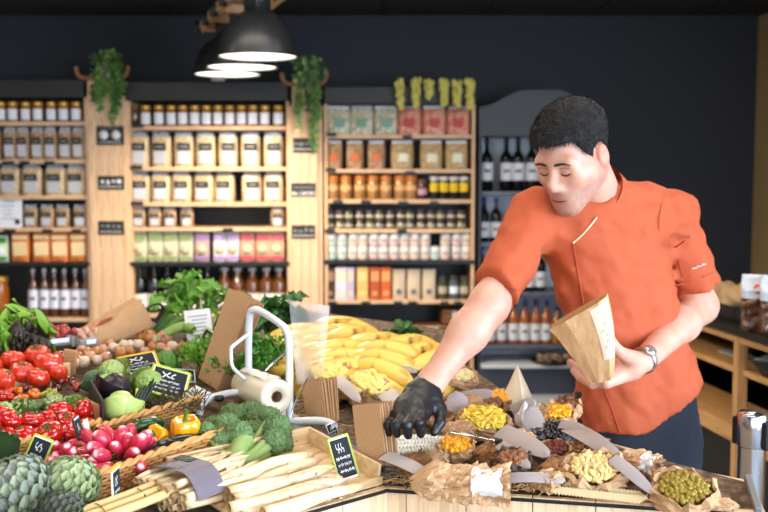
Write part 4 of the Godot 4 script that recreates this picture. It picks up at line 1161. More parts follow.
# woven basket wall along a path of points (open or closed), height h
func wicker(o: Node3D, path: Array, h: float, m: Material, rim_m: Material, flare := 0.15, called := "woven_wall"):
	var pts := curve(path, path.size() * 10)
	var n := pts.size()
	var rows := int(h / 0.0065)
	for rw in rows:
		var st := T()
		var q := []
		for i in n:
			var p: Vector3 = pts[i]
			var d: Vector3 = ((pts[min(i + 1, n - 1)] as Vector3) - pts[max(i - 1, 0)]).normalized()
			var side := d.cross(Vector3.UP).normalized()
			var amp := 0.0032 * (1.0 if (i + rw) % 2 == 0 else -1.0)
			q.append(p + Vector3(0, h * (rw + 0.5) / rows, 0) + side * (amp + flare * h * rw / rows))
		tube(st, q, 0.0037, 5, true, 0.9)
		part("woven_strand", done(st), m, o)
	for i in range(0, n, 4):
		var p: Vector3 = pts[i]
		var d: Vector3 = ((pts[min(i + 1, n - 1)] as Vector3) - pts[max(i - 1, 0)]).normalized()
		var side := d.cross(Vector3.UP).normalized()
		part("stake", tube_mesh([p, p + Vector3(0, h, 0) + side * flare * h], 0.0024, 5), m, o)
	for e in 2:
		var q := []
		for i in n:
			var p: Vector3 = pts[i]
			var d: Vector3 = ((pts[min(i + 1, n - 1)] as Vector3) - pts[max(i - 1, 0)]).normalized()
			var side := d.cross(Vector3.UP).normalized()
			var a := i * 1.1 + e * PI
			q.append(p + Vector3(0, h + 0.004 * sin(a), 0) + side * (flare * h + 0.004 * cos(a)))
		part("rim_strand", tube_mesh(q, 0.005, 6), rim_m, o)

func crate(label: String, n: Vector3, s0: float, s1: float, t0: float, t1: float, h: float, m: Material, P: Callable, thick := 0.008):
	var b := pbasis(n)
	var c: Vector3 = P.call((s0 + s1) / 2, (t0 + t1) / 2)
	var o := thing("wooden_crate", label, "crate", c, b)
	var w := s1 - s0
	var d := (t1 - t0) / cos(atan(TANS))
	for e in [-1, 1]:
		var hh := h if e < 0 else h * 0.4
		part("long_board", box_mesh(Vector3(w, hh, thick), 0.001), m, o, Vector3(0, hh / 2, e * (d / 2 - thick / 2)))
		if e > 0: part("end_board", box_mesh(Vector3(thick, h, d - thick * 2), 0.001), m, o, Vector3(e * (w / 2 - thick / 2), h / 2, 0))
	for k in 4: part("floor_slat", box_mesh(Vector3(w - thick * 2, 0.005, d / 4 - 0.004)), m, o, Vector3(0, 0.004, (k - 1.5) * d / 4))
	return o

func board(label, a: Vector3, b: Vector3, h: float, thick: float, m: Material):
	# an upright divider board from a to b standing on the slope
	var d := b - a
	var x := d.normalized()
	var z := x.cross(Vector3.UP).normalized()
	solo("divider_board", box_mesh(Vector3(d.length(), h, thick), 0.0012, Vector3(0, h / 2, 0)), m, label, "divider", (a + b) / 2, Basis(x, z.cross(x), z))

func spear_mesh(l: float, r: float, sd: float, bendy: float) -> ArrayMesh:
	var st := T()
	var pts := []
	var rs := []
	for k in 15:
		var f := k / 14.0
		pts.append(Vector3(f * l, bendy * sin(f * PI) * 0.02 + 0.002 * sin(f * 9.0 + sd), bendy * 0.015 * sin(f * 4.0 + sd)))
		rs.append(r * (1.0 - 0.12 * f) * (1.0 if f < 0.86 else lerpf(1.0, 0.12, pow((f - 0.86) / 0.14, 1.6))))
	tube(st, pts, rs, 10, true, 1.0, func(u, v, p):
		var base := Color(0.93, 0.84, 0.68).lerp(Color(0.86, 0.72, 0.54), clampf(0.4 + 0.6 * sin(v * 31.0 + u * 11.0 + sd) * 0.6, 0, 1))
		if v > 0.82: base = base.lerp(Color(0.62, 0.55, 0.34) if fposmod(sd, 2.0) < 1.0 else Color(0.72, 0.54, 0.50), clampf((v - 0.82) * 4.0, 0, 0.7))
		if v < 0.06: base = Color(0.70, 0.58, 0.40)
		return base.srgb_to_linear())
	# pointed scales near the tip
	for k in 9:
		var f := 0.55 + 0.42 * k / 9.0
		var a := k * 2.4 + sd
		var rr: float = r * (0.95 if f < 0.86 else lerpf(0.95, 0.35, (f - 0.86) / 0.14))
		var c := Vector3(f * l, 0, 0) + Vector3(0, cos(a), sin(a)) * rr
		var c2 := Vector3((f + 0.055) * l, 0, 0) + Vector3(0, cos(a), sin(a)) * (rr * 1.12)
		var sdv := Vector3(0, -sin(a), cos(a)) * r * 0.5
		st.set_color(Color(0.80, 0.66, 0.52).srgb_to_linear())
		tri_out(st, c - sdv, c + sdv, c2, Vector3(f * l, 0, 0))
	return done(st)

func build_produce():
	var pine := wood("crate_pine", Color(0.88, 0.76, 0.58), 0, 0.88)
	var pine_dark := wood("crate_pine_tan", Color(0.74, 0.56, 0.38), 0)
	var wick := M("wicker", Color(0.72, 0.50, 0.26), 0.6)
	var wick_rim := M("wicker_rim", Color(0.78, 0.57, 0.32), 0.6)
	var red := M("tomato_red", Color(0.76, 0.075, 0.03), 0.18, {"coat": 0.7, "sss": 0.06})
	var bl := pbasis(NL)
	# ------------------------------------------------ big beef tomatoes at the back
	var toms := [[13, 360, 13, 9], [37, 356, 14, 10], [22, 372, 13, 8], [48, 365, 15, 11], [4, 379, 12, 8], [38, 377, 12, 9], [57, 372, 11, 8], [60, 358, 9, 7], [-8, 366, 12, 8]]
	for i in toms.size():
		var t: Array = toms[i]
		var p := spot(NL, t[0], t[1], t[2])
		copy_of("beef_%d" % (i % 3), tomato_maker(0.036, [7, 9, 8][i % 3], 0.14, M("beef_red", Color(0.80, 0.19, 0.07), 0.2, {"coat": 0.6, "sss": 0.06}), i * 1.7), "beef_tomato", "large ribbed beef tomato piled between the lettuce and the wooden divider", "tomato", p[0], Basis.from_euler(Vector3(rnd(-0.2, 0.9), rnd(0, 6), rnd(-0.5, 0.5))) * Basis.from_scale(Vector3.ONE * p[1] / 0.036), "beef tomatoes below the lettuce")
	board("pale wooden divider board below the beef tomatoes", PL(-30, 396, 0.0), PL(70, 376, 0.0), 0.035, 0.008, pine)
	board("short tan wooden divider beside the beef tomatoes", PL(63, 372, 0.0), PL(75, 374, 0.0), 0.06, 0.008, pine_dark)
	# ------------------------------------------------ cherry tomatoes
	var ch_cols := [M("cherry_red", Color(0.74, 0.10, 0.04), 0.15, {"coat": 0.7}), M("cherry_orange", Color(0.88, 0.42, 0.03), 0.15, {"coat": 0.7}), M("cherry_green", Color(0.60, 0.62, 0.12), 0.15, {"coat": 0.7}), M("cherry_dark", Color(0.40, 0.08, 0.05), 0.15, {"coat": 0.7})]
	var ch_names := ["red", "orange", "yellow-green", "dark red"]
	for i in 46:
		var u := rnd(-6, 78)
		var v := 396.0 - u * 0.16 + rnd(-6.0, 7.0)
		var c := 0
		if u > 14 and u < 38: c = 1
		elif u > 38 and u < 54: c = 2
		elif u > 54: c = 3 if hashed(u, v) > 0.4 else 0
		if v < 389 and u < 50: c = 3
		var p := spot(NL, u, v, rnd(3.4, 4.6))
		copy_of("cherry_%d" % c, tomato_maker(0.011, 5, 0.0, ch_cols[c], 1.0), "cherry_tomato", ch_names[c] + " cherry tomato in the mixed row below the beef tomatoes", "tomato", p[0], Basis.from_euler(Vector3(rnd(-1, 1), rnd(0, 6), rnd(-1, 1))) * Basis.from_scale(Vector3.ONE * p[1] / 0.011), ch_names[c] + " cherry tomatoes")
	# ------------------------------------------------ front red tomatoes
	var ft := [[0, 416, 12], [12, 421, 13], [5, 437, 12], [23, 436, 13], [32, 421, 12], [59, 412, 13], [51, 419, 11], [42, 420, 10], [67, 422, 12], [50, 433, 14], [70, 434, 11], [87, 424, 9], [82, 410, 12], [-10, 428, 12], [36, 436, 10], [90, 413, 9]]
	for i in ft.size():
		var t: Array = ft[i]
		var p := spot(NL, t[0], t[1], t[2], 1.15)
		copy_of("vine_%d" % (i % 3), tomato_maker(0.027, 5 + i % 3, 0.05, red, i * 0.9), "vine_tomato", "glossy red vine tomato in the wicker basket behind the artichokes", "tomato", p[0], Basis.from_euler(Vector3(rnd(-0.3, 0.9), rnd(0, 6), rnd(-0.5, 0.5))) * Basis.from_scale(Vector3.ONE * p[1] / 0.027), "vine tomatoes behind the artichokes")
	var b1 := thing("wicker_basket", "woven wicker basket edge in front of the vine tomatoes", "basket", PL(50, 446))
	wicker(b1, [PL(-30, 462) - b1.position, PL(20, 458) - b1.position, PL(60, 449) - b1.position, PL(100, 436) - b1.position], 0.034, wick, wick_rim)
	# ------------------------------------------------ lettuces at the back
	var lets := [[14, 344, 0.115, Color(0.45, 0.62, 0.16), "bright green frilly lettuce above the beef tomatoes"], [24, 353, 0.08, Color(0.20, 0.16, 0.12), "dark red-brown lettuce between green lettuce and beef tomatoes"], [-8, 352, 0.10, Color(0.40, 0.56, 0.14), "green frilly lettuce beside the dark lettuce"]]
	for i in lets.size():
		var a: Array = lets[i]
		var c := PL(a[0], a[1] + 8, 0.0)
		var o := thing("lettuce", a[4], "lettuce", c, Basis(Vector3.UP, i * 1.1))
		var lm := M("lettuce_%d" % i, a[3], 0.5, {"back": (a[3] as Color) * 0.5})
		var meshes := range(4).map(func(k): return leaf_mesh(a[2], a[2] * 0.95, 0.25, 1.1, 5.0, 0.25, i * 9 + k * 3.1, 0.2, 14, 12))
		for k in 20:
			var ring := k / 7
			var tilt := 0.15 + ring * 0.42
			part("leaf", meshes[k % 4], lm, o, Vector3(0, 0.01, 0), Basis(Vector3.UP, k * 2.4) * Basis(Vector3.RIGHT, -tilt - rnd(0, 0.2)) * Basis.from_scale(Vector3.ONE * rnd(0.75, 1.0)))
	# pale round lettuce / cabbage row between cherry and vine tomatoes
	for i in 4:
		var pos: Array = [[5, 409], [30, 406], [55, 402], [74, 404]][i]
		var col: Color = [Color(0.76, 0.80, 0.50), Color(0.50, 0.58, 0.36), Color(0.82, 0.85, 0.62), Color(0.52, 0.64, 0.30)][i]
		var o := thing("little_lettuce", ["pale green little lettuce behind the vine tomatoes", "grey-green leafy head between pale little lettuces", "whitish little lettuce with curled leaves behind the vine tomatoes", "bright green little lettuce beside the tan divider"][i], "lettuce", PL(pos[0], pos[1] + 9), Basis(Vector3.UP, i * 2.0) * Basis.from_scale(Vector3(0.72, 0.5, 0.72)))
		var lm := M("little_lettuce_%d" % i, col, 0.5, {"back": col * 0.4})
		var ms := range(3).map(func(k): return leaf_mesh(0.075, 0.06, 0.3, 0.5, 4.0, 0.5, i * 5 + k * 2.1, 0.3))
		for k in 14:
			part("leaf", ms[k % 3], lm, o, Vector3.ZERO, Basis(Vector3.UP, k * 2.4) * Basis(Vector3.RIGHT, -0.2 - (k / 5) * 0.4) * Basis.from_scale(Vector3.ONE * rnd(0.8, 1.05)))
	# ------------------------------------------------ cabbages
	var cabs := [[112, 374, 17, Color(0.60, 0.68, 0.38), "savoy", "pale savoy cabbage behind the purple cabbage"], [150, 384, 18, Color(0.56, 0.66, 0.34), "savoy", "bright savoy cabbage leaning behind the framed chalk tags"], [115, 389, 19, Color(0.13, 0.065, 0.10), "red", "dark purple cabbage between two green cabbages"], [121, 407, 19, Color(0.70, 0.78, 0.42), "pointed", "smooth light green pointed cabbage beside the dark asparagus stalks"], [93, 380, 12, Color(0.30, 0.42, 0.28), "savoy", "small grey-green cabbage behind the tan divider"], [106, 385, 13, Color(0.62, 0.74, 0.36), "pointed", "light green cabbage wedge behind the purple cabbage"], [165, 362, 14, Color(0.30, 0.48, 0.16), "savoy", "dark green cabbage below the onions"]]
	for i in cabs.size():
		var a: Array = cabs[i]
		var p := spot(NL, a[0], a[1], a[2], 0.85)
		var r: float = p[1]
		var o := thing("cabbage", a[5], "cabbage", p[0], Basis.from_euler(Vector3(0.5, i * 1.3, 0.2)))
		var m := M("cabbage_%d" % i, a[3], 0.4, {"coat": 0.1}) if a[4] != "savoy" else M("cabbage_%d" % i, a[3], 0.6, {"bump": ntex("savoy_blisters", 0.05, [], {"type": FastNoiseLite.TYPE_CELLULAR, "oct": 2}), "bump_cm": 0.9, "scale": Vector3(7, 7, 7)})
		for k in 9:
			var st := T()
			var rr := r * (0.9 + 0.012 * k)
			surf(st, 16, 14, func(u, v):
				var s: float = (u - 0.5) * 2.0
				var th: float = 0.05 + v * 1.75
				var an := s * 1.15 * sin(minf(1.0, v * 1.4 + 0.2) * PI * 0.5)
				var d := Vector3(sin(an) * sin(th), -cos(th), cos(an) * sin(th))
				var bump := 0.0
				if a[4] == "savoy": bump = 0.05 * nz.get_noise_3dv(d * 9.0 + Vector3(k, i, 0)) + 0.03 * absf(sin(th * 9.0 + absf(an) * 6.0))
				var vein := 0.02 * exp(-pow(an * 9.0, 2.0)) + 0.01 * absf(sin(th * 6.0 + absf(an) * 4.0))
				var lip := 0.2 * pow(v, 5.0) * (1.0 + 0.5 * sin(s * 4.0 + k))
				return d * rr * (1.0 + bump + vein + lip))
			part("leaf", done(st), m, o, Vector3.ZERO, Basis(Vector3.UP, k * 2.39996) * Basis(Vector3.RIGHT, 0.12 * (k % 3)))
		part("heart", lathe_mesh(smooth_pts([Vector2(0, r * 0.86), Vector2(r * 0.5, r * 0.72), Vector2(r * 0.86, 0), Vector2(r * 0.5, -r * 0.7), Vector2(0, -r * 0.84)], 12), 20), m, o)
	# ------------------------------------------------ onions and garlic
	var on_m := [M("onion_tan", Color(0.70, 0.46, 0.24), 0.3, {"coat": 0.2}), M("onion_pink", Color(0.76, 0.54, 0.42), 0.3, {"coat": 0.2}), M("garlic", Color(0.82, 0.72, 0.62), 0.4)]
	var ons := [[149, 337, 8.0], [164, 338, 8.5], [113, 348, 6], [121, 353, 7], [106, 357, 6], [139, 345, 6], [153, 347, 6], [161, 348, 6], [172, 347, 6.5], [183, 348, 6.5], [167, 353, 6], [130, 345, 5.5], [96, 352, 6], [103, 350, 6], [84, 362, 6.5], [78, 357, 6], [90, 357, 6.5], [97, 360, 5.5], [87, 352, 5.5], [110, 343, 5], [124, 345, 5.5], [130, 352, 5.5], [145, 352, 5.5], [76, 363, 5.5], [114, 338, 5], [81, 350, 5], [156, 340, 6], [142, 338, 6]]
	for i in ons.size():
		var a: Array = ons[i]
		var c := i % 3
		var p := spot(NL, a[0], a[1], a[2])
		copy_of("onion_%d" % c, func(o):
			var r := 0.02
			part("bulb", lathe_mesh(smooth_pts([Vector2(0, -r * 0.86), Vector2(r * 0.55, -r * 0.72), Vector2(r, -0.05 * r), Vector2(r * 0.7, r * 0.66), Vector2(r * 0.22, r * 0.98), Vector2(r * 0.12, r * 1.3), Vector2(0, r * 1.4)], 16), 20), on_m[c], o)
			var st := T()
			for k in 6: tube(st, [Vector3(0, -r * 0.84, 0), Vector3(sin(k) * r * 0.2, -r * 0.98, cos(k) * r * 0.2)], 0.0006, 3, false)
			part("roots", done(st), M("root_hair", Color(0.6, 0.5, 0.36), 0.8), o), "onion", ["tan onion", "pinkish onion", "whitish garlic bulb"][c] + " in the crate below the kraft bag on the back row", "onion", p[0], Basis.from_euler(Vector3(rnd(-1.2, 1.2), rnd(0, 6), rnd(-1.2, 1.2))) * Basis.from_scale(Vector3.ONE * p[1] / 0.02), "onions and garlic on the back row")
	board("thin grey board behind the onions", PL(72, 347, 0.0), PL(150, 331, 0.0), 0.03, 0.006, M("grey_board", Color(0.66, 0.62, 0.54), 0.7))
	# plastic boxes of red speckled produce at the very back
	for k in 2:
		var o := thing("clear_punnet", ["clear punnet of red and white speckled produce at the back of the stand", "small clear punnet with dark label beside the kraft bag at the back"][k], "punnet", PL([52, 84][k], [344, 345][k], 0.0), bl)
		var w: float = [0.115, 0.055][k]
		part("tray", box_mesh(Vector3(w, 0.028, 0.08), 0.006, Vector3(0, 0.016, 0)), M("punnet_tray", Color(0.62, 0.62, 0.62), 0.2), o)
		var st := T()
		for j in [30, 12][k]: ball(st, Vector3(rnd(-w, w) * 0.42, rnd(0.03, 0.045), rnd(-0.035, 0.035)), Vector3.ONE * rnd(0.008, 0.012), 8, 5)
		part("filling", done(st), M("speckled_%d" % k, [Color(0.66, 0.30, 0.30), Color(0.82, 0.82, 0.8)][k], 0.4, {"tex": texs["chips_r"], "scale": Vector3(9, 9, 9)}), o).set_meta("kind", "stuff")
		part("label", box_mesh(Vector3(w * 0.5, 0.012, 0.003), 0.001), M("slate", Color.WHITE), o, Vector3(0, 0.02, 0.042))
	# ------------------------------------------------ open kraft carrier bag lying on the back row
	var kraft := M("kraft", Color(0.76, 0.59, 0.42), 0.8, {"tex": ntex("kraft_fibre", 0.05, [[0.2, Color(0.92, 0.91, 0.9)], [0.8, Color(1, 1, 1)]], {"oct": 5}), "scale": Vector3(15, 15, 15)})
	var kb := thing("kraft_carrier_bag", "open kraft carrier bag lying on its side behind the onions", "paper bag", PL(122, 340, 0.0), Basis(Vector3.UP, 0.55) * Basis(Vector3.BACK, 0.42))
	var stb := T()
	surf(stb, 24, 10, func(u, v):
		var a: float = u * TAU
		var cx := signf(cos(a)) * pow(absf(cos(a)), 0.45)
		var cy := signf(sin(a)) * pow(absf(sin(a)), 0.45)
		var k := 0.012 * nz.get_noise_3d(cx * 2.0, cy * 2.0 + v * 5.0, 4.0)
		return Vector3(-0.085 + v * 0.17, 0.042 + cy * (0.034 + 0.010 * v) + k, cx * 0.06 + k))
	surf(stb, 8, 4, func(u, v): return Vector3(-0.085, 0.008 + 0.068 * v, (u - 0.5) * 0.115))
	part("paper_body", done(stb), kraft, kb)
	part("printed_mark", box_mesh(Vector3(0.05, 0.001, 0.04)), M("print_rust", Color(0.62, 0.24, 0.12), 0.7), kb, Vector3(-0.03, 0.0805, 0.02))
	part("handle", tube_mesh(curve([Vector3(0.083, 0.06, 0.045), Vector3(0.125, 0.055, 0.04), Vector3(0.135, 0.03, 0.03), Vector3(0.1, 0.005, 0.02)], 12), 0.006, 6, 0.5), M("handle_black", Color(0.06, 0.06, 0.06), 0.5), kb)
	# ------------------------------------------------ leafy greens, leeks, herbs
	leafy("celery_bunch", "bunch of bright green celery stalks and leaves behind the white leaflet", PW(196, 334), 0.19, 26, Color(0.40, 0.60, 0.20), 0.055, 0.62)
	leafy("spinach_bunch", "broad-leaved green bunch beside the kraft bag stack", PW(272, 340), 0.13, 22, Color(0.22, 0.42, 0.18), 0.075, 0.6)
	leafy("herb_bunch", "fine light green herb bunch between chalk tags and the kraft bag stack", PL(206, 372), 0.09, 60, Color(0.42, 0.62, 0.18), 0.022, 0.8)
	leafy("parsley_bunch", "dark curly parsley bunch behind the white bag holder", PW(240, 384), 0.10, 110, Color(0.24, 0.48, 0.10), 0.022, 0.9)
	leafy("parsley_bunch", "dark curly parsley bunch beside the bananas, inside the white holder arch", PW(262, 372), 0.10, 110, Color(0.22, 0.46, 0.10), 0.022, 0.9)
	leafy("lettuce_tuft", "small green leaf tuft behind the bananas", PW(412, 354), 0.05, 20, Color(0.24, 0.44, 0.12), 0.035, 0.5)
	leafy("lettuce_tuft", "green leaf tuft between the bananas and the reaching arm", PW(403, 346), 0.06, 22, Color(0.20, 0.40, 0.12), 0.035, 0.5)
	for i in 4:
		var c := [Color(0.52, 0.62, 0.30), Color(0.30, 0.48, 0.16), Color(0.44, 0.58, 0.22), Color(0.24, 0.40, 0.14)]
		var u0: float = [158, 162, 168, 156][i]
		var p0 := PL(u0, [340, 334, 332, 332][i], 0.02)
		var p1 := PL(u0 + [34, 30, 26, 20][i], [326, 318, 330, 318][i], 0.06)
		solo("leek", tube_mesh(curve([p0, p0.lerp(p1, 0.5) + Vector3(0, 0.012, 0), p1], 12), [0.013, 0.0135, 0.014, 0.014, 0.014, 0.0145, 0.015, 0.015, 0.015, 0.0155, 0.015, 0.013, 0.008], 10), M("leek_%d" % i, c[i], 0.4), "green leek stalk lying behind the onions", "leek", Vector3.ZERO, Basis(), "leeks behind the onions")
	# dried brown herb bundle below the big chalk tag
	var dh := thing("dried_herb_bundle", "bundle of dry brown-green thyme twigs under the yellow framed tag", "herbs", PL(176, 408))
	var sd := T()
	for k in 170:
		var p := PL(rnd(150, 205), rnd(394, 412), rnd(0.0, 0.03)) - dh.position
		var d := Vector3(rnd(-1, 1), rnd(0.0, 0.8), rnd(-0.6, 0.6)).normalized() * rnd(0.02, 0.05)
		tube(sd, [p, p + d * 0.5 + Vector3(0, 0.003, 0), p + d], 0.0011, 3, false)
	part("twigs", done(sd), M("dry_herb", Color(0.30, 0.26, 0.14), 0.8), dh).set_meta("kind", "stuff")
	# dark asparagus-like stalks beside the pointed cabbage
	for i in 6:
		var p := PL(127 + i * 2.5, 424 - i * 2.0, 0.01)
		var dir := Vector3(rnd(0.02, 0.05), 0.075, rnd(-0.04, 0.0))
		solo("dark_stalk", tube_mesh([p, p + dir * 0.5, p + dir * 0.85, p + dir], [0.004, 0.0042, 0.004, 0.001], 7), M("dark_stalk", Color(0.10, 0.12, 0.06), 0.5), "dark green upright stalk beside the pointed cabbage", "stalk", Vector3.ZERO, Basis(), "dark stalks beside the pointed cabbage")
	board("dark slanted board between the vine tomatoes and cabbages", PL(90, 408, 0.0), PL(103, 432, 0.0), 0.07, 0.006, M("dark_board", Color(0.16, 0.11, 0.09), 0.6))
	board("tan wooden divider between vine tomatoes and the radishes", PL(84, 420, 0.0), PL(100, 428, 0.0), 0.05, 0.008, pine_dark)
	# ------------------------------------------------ radish bunches
	radish_bunch("bunch of pink radishes tucked behind the artichokes", NL, [[49, 452], [57, 451], [66, 450], [60, 459], [70, 455], [53, 461], [63, 464], [56, 468], [46, 463], [44, 470], [71, 463], [40, 478]], [62, 458], 7.0)
	radish_bunch("large bunch of pink radishes in the wicker basket beside the peppers", NL, [[83, 448], [91, 441], [97, 451], [89, 455], [97, 462], [105, 444], [110, 438], [116, 452], [103, 456], [128, 438], [126, 448], [137, 446], [143, 450], [131, 456], [142, 443], [102, 470], [110, 469], [94, 470], [88, 462], [140, 467], [120, 441], [82, 457]], [120, 458], 8.0)
	var b2 := thing("wicker_basket", "long woven wicker basket holding radishes, peppers and courgettes", "basket", PL(170, 470))
	wicker(b2, [PL(62, 512) - b2.position, PL(118, 492) - b2.position, PL(170, 472) - b2.position, PL(240, 447) - b2.position], 0.05, wick, wick_rim, 0.1)
	var b3 := thing("wicker_basket", "rear edge of the wicker basket under the dry thyme twigs", "basket", PL(170, 424))
	wicker(b3, [PL(95, 442) - b3.position, PL(140, 427) - b3.position, PL(200, 410) - b3.position], 0.03, wick, wick_rim, 0.1)
	# ------------------------------------------------ peppers, courgettes
	var yel := M("pepper_yellow", Color(0.92, 0.62, 0.015), 0.15, {"coat": 0.6, "sss": 0.05})
	for i in 2:
		var a: Array = [[186, 430, 17.5, "yellow bell pepper with green stem beside the broccoli"], [157, 436, 13, "yellow bell pepper lying beside the radishes"]][i]
		var p := spot(NL, a[0], a[1], a[2], 1.2)
		var r: float = p[1]
		var o := thing("bell_pepper", a[3], "pepper", p[0], Basis.from_euler([Vector3(0.15, 0.5, 0.1), Vector3(0.4, 1.2, 1.1)][i]))
		var st := T()
		surf(st, 40, 20, func(u, v):
			var an: float = u * TAU
			var t: float = v * PI
			var lobe := 1.0 - 0.16 * pow(absf(cos(an * 2.0)), 4.0) * pow(sin(t), 0.4)
			var rr: float = r * pow(sin(t), 0.62) * (1.0 - 0.14 * v) * lobe
			var y := r * 1.02 * cos(t) - r * 0.42 * exp(-pow(t / 0.55, 2.0)) + r * 0.25 * exp(-pow((PI - t) / 0.5, 2.0))
			return Vector3(sin(an) * rr, y, cos(an) * rr))
		part("flesh", done(st), yel, o)
		part("stem", tube_mesh(curve([Vector3(0, r * 0.5, 0), Vector3(0.0, r * 0.75, 0), Vector3(r * 0.08, r * 1.0, 0), Vector3(r * 0.12, r * 1.25, 0)], 8), [r * 0.3, r * 0.2, r * 0.13, r * 0.11, r * 0.11, r * 0.11, r * 0.12, r * 0.13, r * 0.14], 9), M("pepper_stem", Color(0.30, 0.42, 0.08), 0.6), o)
	var zs := [[133, 430, 163, 423, 7, Color(0.14, 0.30, 0.08), "mid-green courgette lying behind the yellow pepper"], [160, 447, 208, 438, 7, Color(0.05, 0.11, 0.04), "long dark courgette lying under the yellow bell pepper"], [153, 452, 176, 443, 6.5, Color(0.05, 0.10, 0.04), "dark courgette end beside the radishes"], [185, 446, 214, 436, 6, Color(0.05, 0.10, 0.04), "dark courgette lying beside the broccoli stalk"]]
	for a in zs:
		var p0 := PL(a[0], a[1], 0.03)
		var p1 := PL(a[2], a[3], 0.03)
		var r := rad(p0, a[4])
		var pts := []
		var rs := []
		for k in 13:
			var f := k / 12.0
			pts.append(p0.lerp(p1, f) - p0 + Vector3(0, 0.006 * sin(f * PI), 0))
			rs.append(r * pow(maxf(0.02, sin(PI * clampf(f * 0.96 + 0.02, 0, 1))), 0.28))
		var o := thing("courgette", a[6], "courgette", p0)
		part("flesh", tube_mesh(pts, rs, 12), M("courgette_%s" % a[6].substr(0, 9), a[5], 0.25, {"coat": 0.3}), o)
		part("stalk_end", tube_mesh([pts[0], pts[0] + (pts[0] - pts[1]).normalized() * 0.012], r * 0.4, 7), M("courgette_end", Color(0.4, 0.46, 0.24), 0.6), o)
	# ------------------------------------------------ broccoli
	broccoli()
	# ------------------------------------------------ artichokes
	var arts := [[18, 490, 31, "grey-green globe artichoke with purple-tinged scales beside the chalk tag"], [69, 486, 27, "round green globe artichoke in front of the radishes"], [62, 512, 20, "dark artichoke leaning below the round green one"]]
	for i in arts.size():
		var a: Array = arts[i]
		var p := spot(NL, a[0], a[1], a[2], 0.85)
		var r: float = p[1]
		var o := thing("artichoke", a[3], "artichoke", p[0], Basis.from_euler(Vector3(0.25, i * 1.0, 0.15 - i * 0.2)))
		var cols: Array = [[Color(0.60, 0.63, 0.50), Color(0.54, 0.56, 0.50)], [Color(0.66, 0.70, 0.50), Color(0.60, 0.65, 0.47)], [Color(0.30, 0.30, 0.26), Color(0.34, 0.36, 0.28)]][i]
		var bm := leaf_mesh(r * 0.80, r * 0.60, -0.16, 0.0, 1.0, -0.5, i, 0.0, 6, 6)
		for k in 96:
			var f := (k + 0.5) / 96.0
			var th := acos(1.0 - 1.72 * f)      # 0 at the top
			var an := k * 2.39996
			var d := Vector3(sin(th) * cos(an), cos(th), sin(th) * sin(an))
			var upd := (Vector3.UP - d * d.y).normalized() if th > 0.05 else Vector3.RIGHT
			var zax := (upd * 0.9 + d * 0.22 * sin(th)).normalized()
			var xax := d.cross(zax).normalized() * -1.0
			var yax := zax.cross(xax)
			part("bract", bm, M("bract_%d_%d" % [i, k % 2], cols[k % 2], 0.6), o, d * r * 0.93 - zax * r * 0.38, Basis(xax, yax, zax) * Basis.from_scale(Vector3.ONE * (0.62 + 0.38 * sin(th))))
		var st := T()
		ball(st, Vector3.ZERO, Vector3.ONE * r * 0.9, 20, 14)
		part("heart", done(st), M("bract_%d_0" % i, Color.WHITE), o)
	# a broad dark leaf beside the first artichoke
	solo("artichoke_leaf", leaf_mesh(0.09, 0.06, -0.2, 0.4, 3.0, 0.2, 5.0), M("artichoke_leaf", Color(0.20, 0.32, 0.16), 0.5), "broad dark green leaf standing above the grey-green artichoke", "leaf", PL(4, 462, 0.03), Basis(Vector3.UP, 0.4) * Basis(Vector3.RIGHT, -1.1))
	# ------------------------------------------------ white asparagus
	var asp := M("asparagus", Color.WHITE, 0.45, {"vc": true, "coat": 0.15})
	crate("shallow pine crate of loose white asparagus at the stand's corner", NL, -0.36, -0.004, 0.0, 0.245, 0.042, pine, func(s, t): return LP(s, t, -0.004))
	var sps := [[222, 482, 316, 453, 8], [224, 488, 322, 461, 8.5], [228, 493, 334, 467, 9], [226, 499, 340, 473, 8.5], [232, 505, 348, 478, 9], [246, 509, 352, 484, 9], [262, 512, 356, 489, 8.5], [226, 486, 318, 459, 8], [232, 497, 330, 471, 8], [276, 514, 364, 484, 8], [228, 509, 330, 486, 8.5], [240, 515, 338, 493, 8]]
	for i in sps.size():
		var a: Array = sps[i]
		var lift := 0.014 + (0.014 if i % 2 == 0 else 0.0)
		var p0 := PL(a[0], a[1], lift)
		var p1 := PL(a[2], a[3], lift)
		var x := (p1 - p0)
		var l := x.length()
		x = x.normalized()
		var z := x.cross(Vector3.UP).normalized()
		solo("asparagus_spear", spear_mesh(l, rad(p0, a[4]) * 0.74, i * 1.37, rnd(-0.6, 0.6)), asp, "loose white asparagus spear in the shallow pine crate", "asparagus", p0, Basis(x, z.cross(x), z) * Basis(Vector3.RIGHT, rnd(0, 6)), "loose asparagus in the pine crate")
	# the tied bundle with its printed sleeve
	var bo := thing("asparagus_bundle", "tied bundle of white asparagus tips with a grey printed sleeve", "asparagus", PL(205, 490))
	var bx := (PL(250, 478) - PL(170, 512))
	bx = bx.normalized()
	var bz := bx.cross(Vector3.UP).normalized()
	var bb := Basis(bx, bz.cross(bx), bz)
	for k in 38:
		var lay := k / 10
		var off := (k % 10) - 4.5 + (0.5 if lay % 2 else 0.0)
		part("spear", spear_mesh(0.21 + 0.02 * sin(k * 3.0), 0.0066, k * 1.9, 0.3), asp, bo, bb * Vector3(-0.12 + 0.008 * sin(k * 5.0), 0.010 + lay * 0.0115, off * 0.0125), bb * Basis(Vector3.RIGHT, k))
	var slv := T()
	surf(slv, 3, 14, func(u, v):
		var f: float = (v - 0.5) * 2.0
		return Vector3((u - 0.5) * 0.07, 0.062 - 0.048 * pow(absf(f), 4.0), f * 0.074))
	var sle := part("sleeve", done(slv), M("sleeve_grey", Color(0.42, 0.38, 0.41), 0.5), bo, bb * Vector3(-0.055, 0.006, 0), bb)
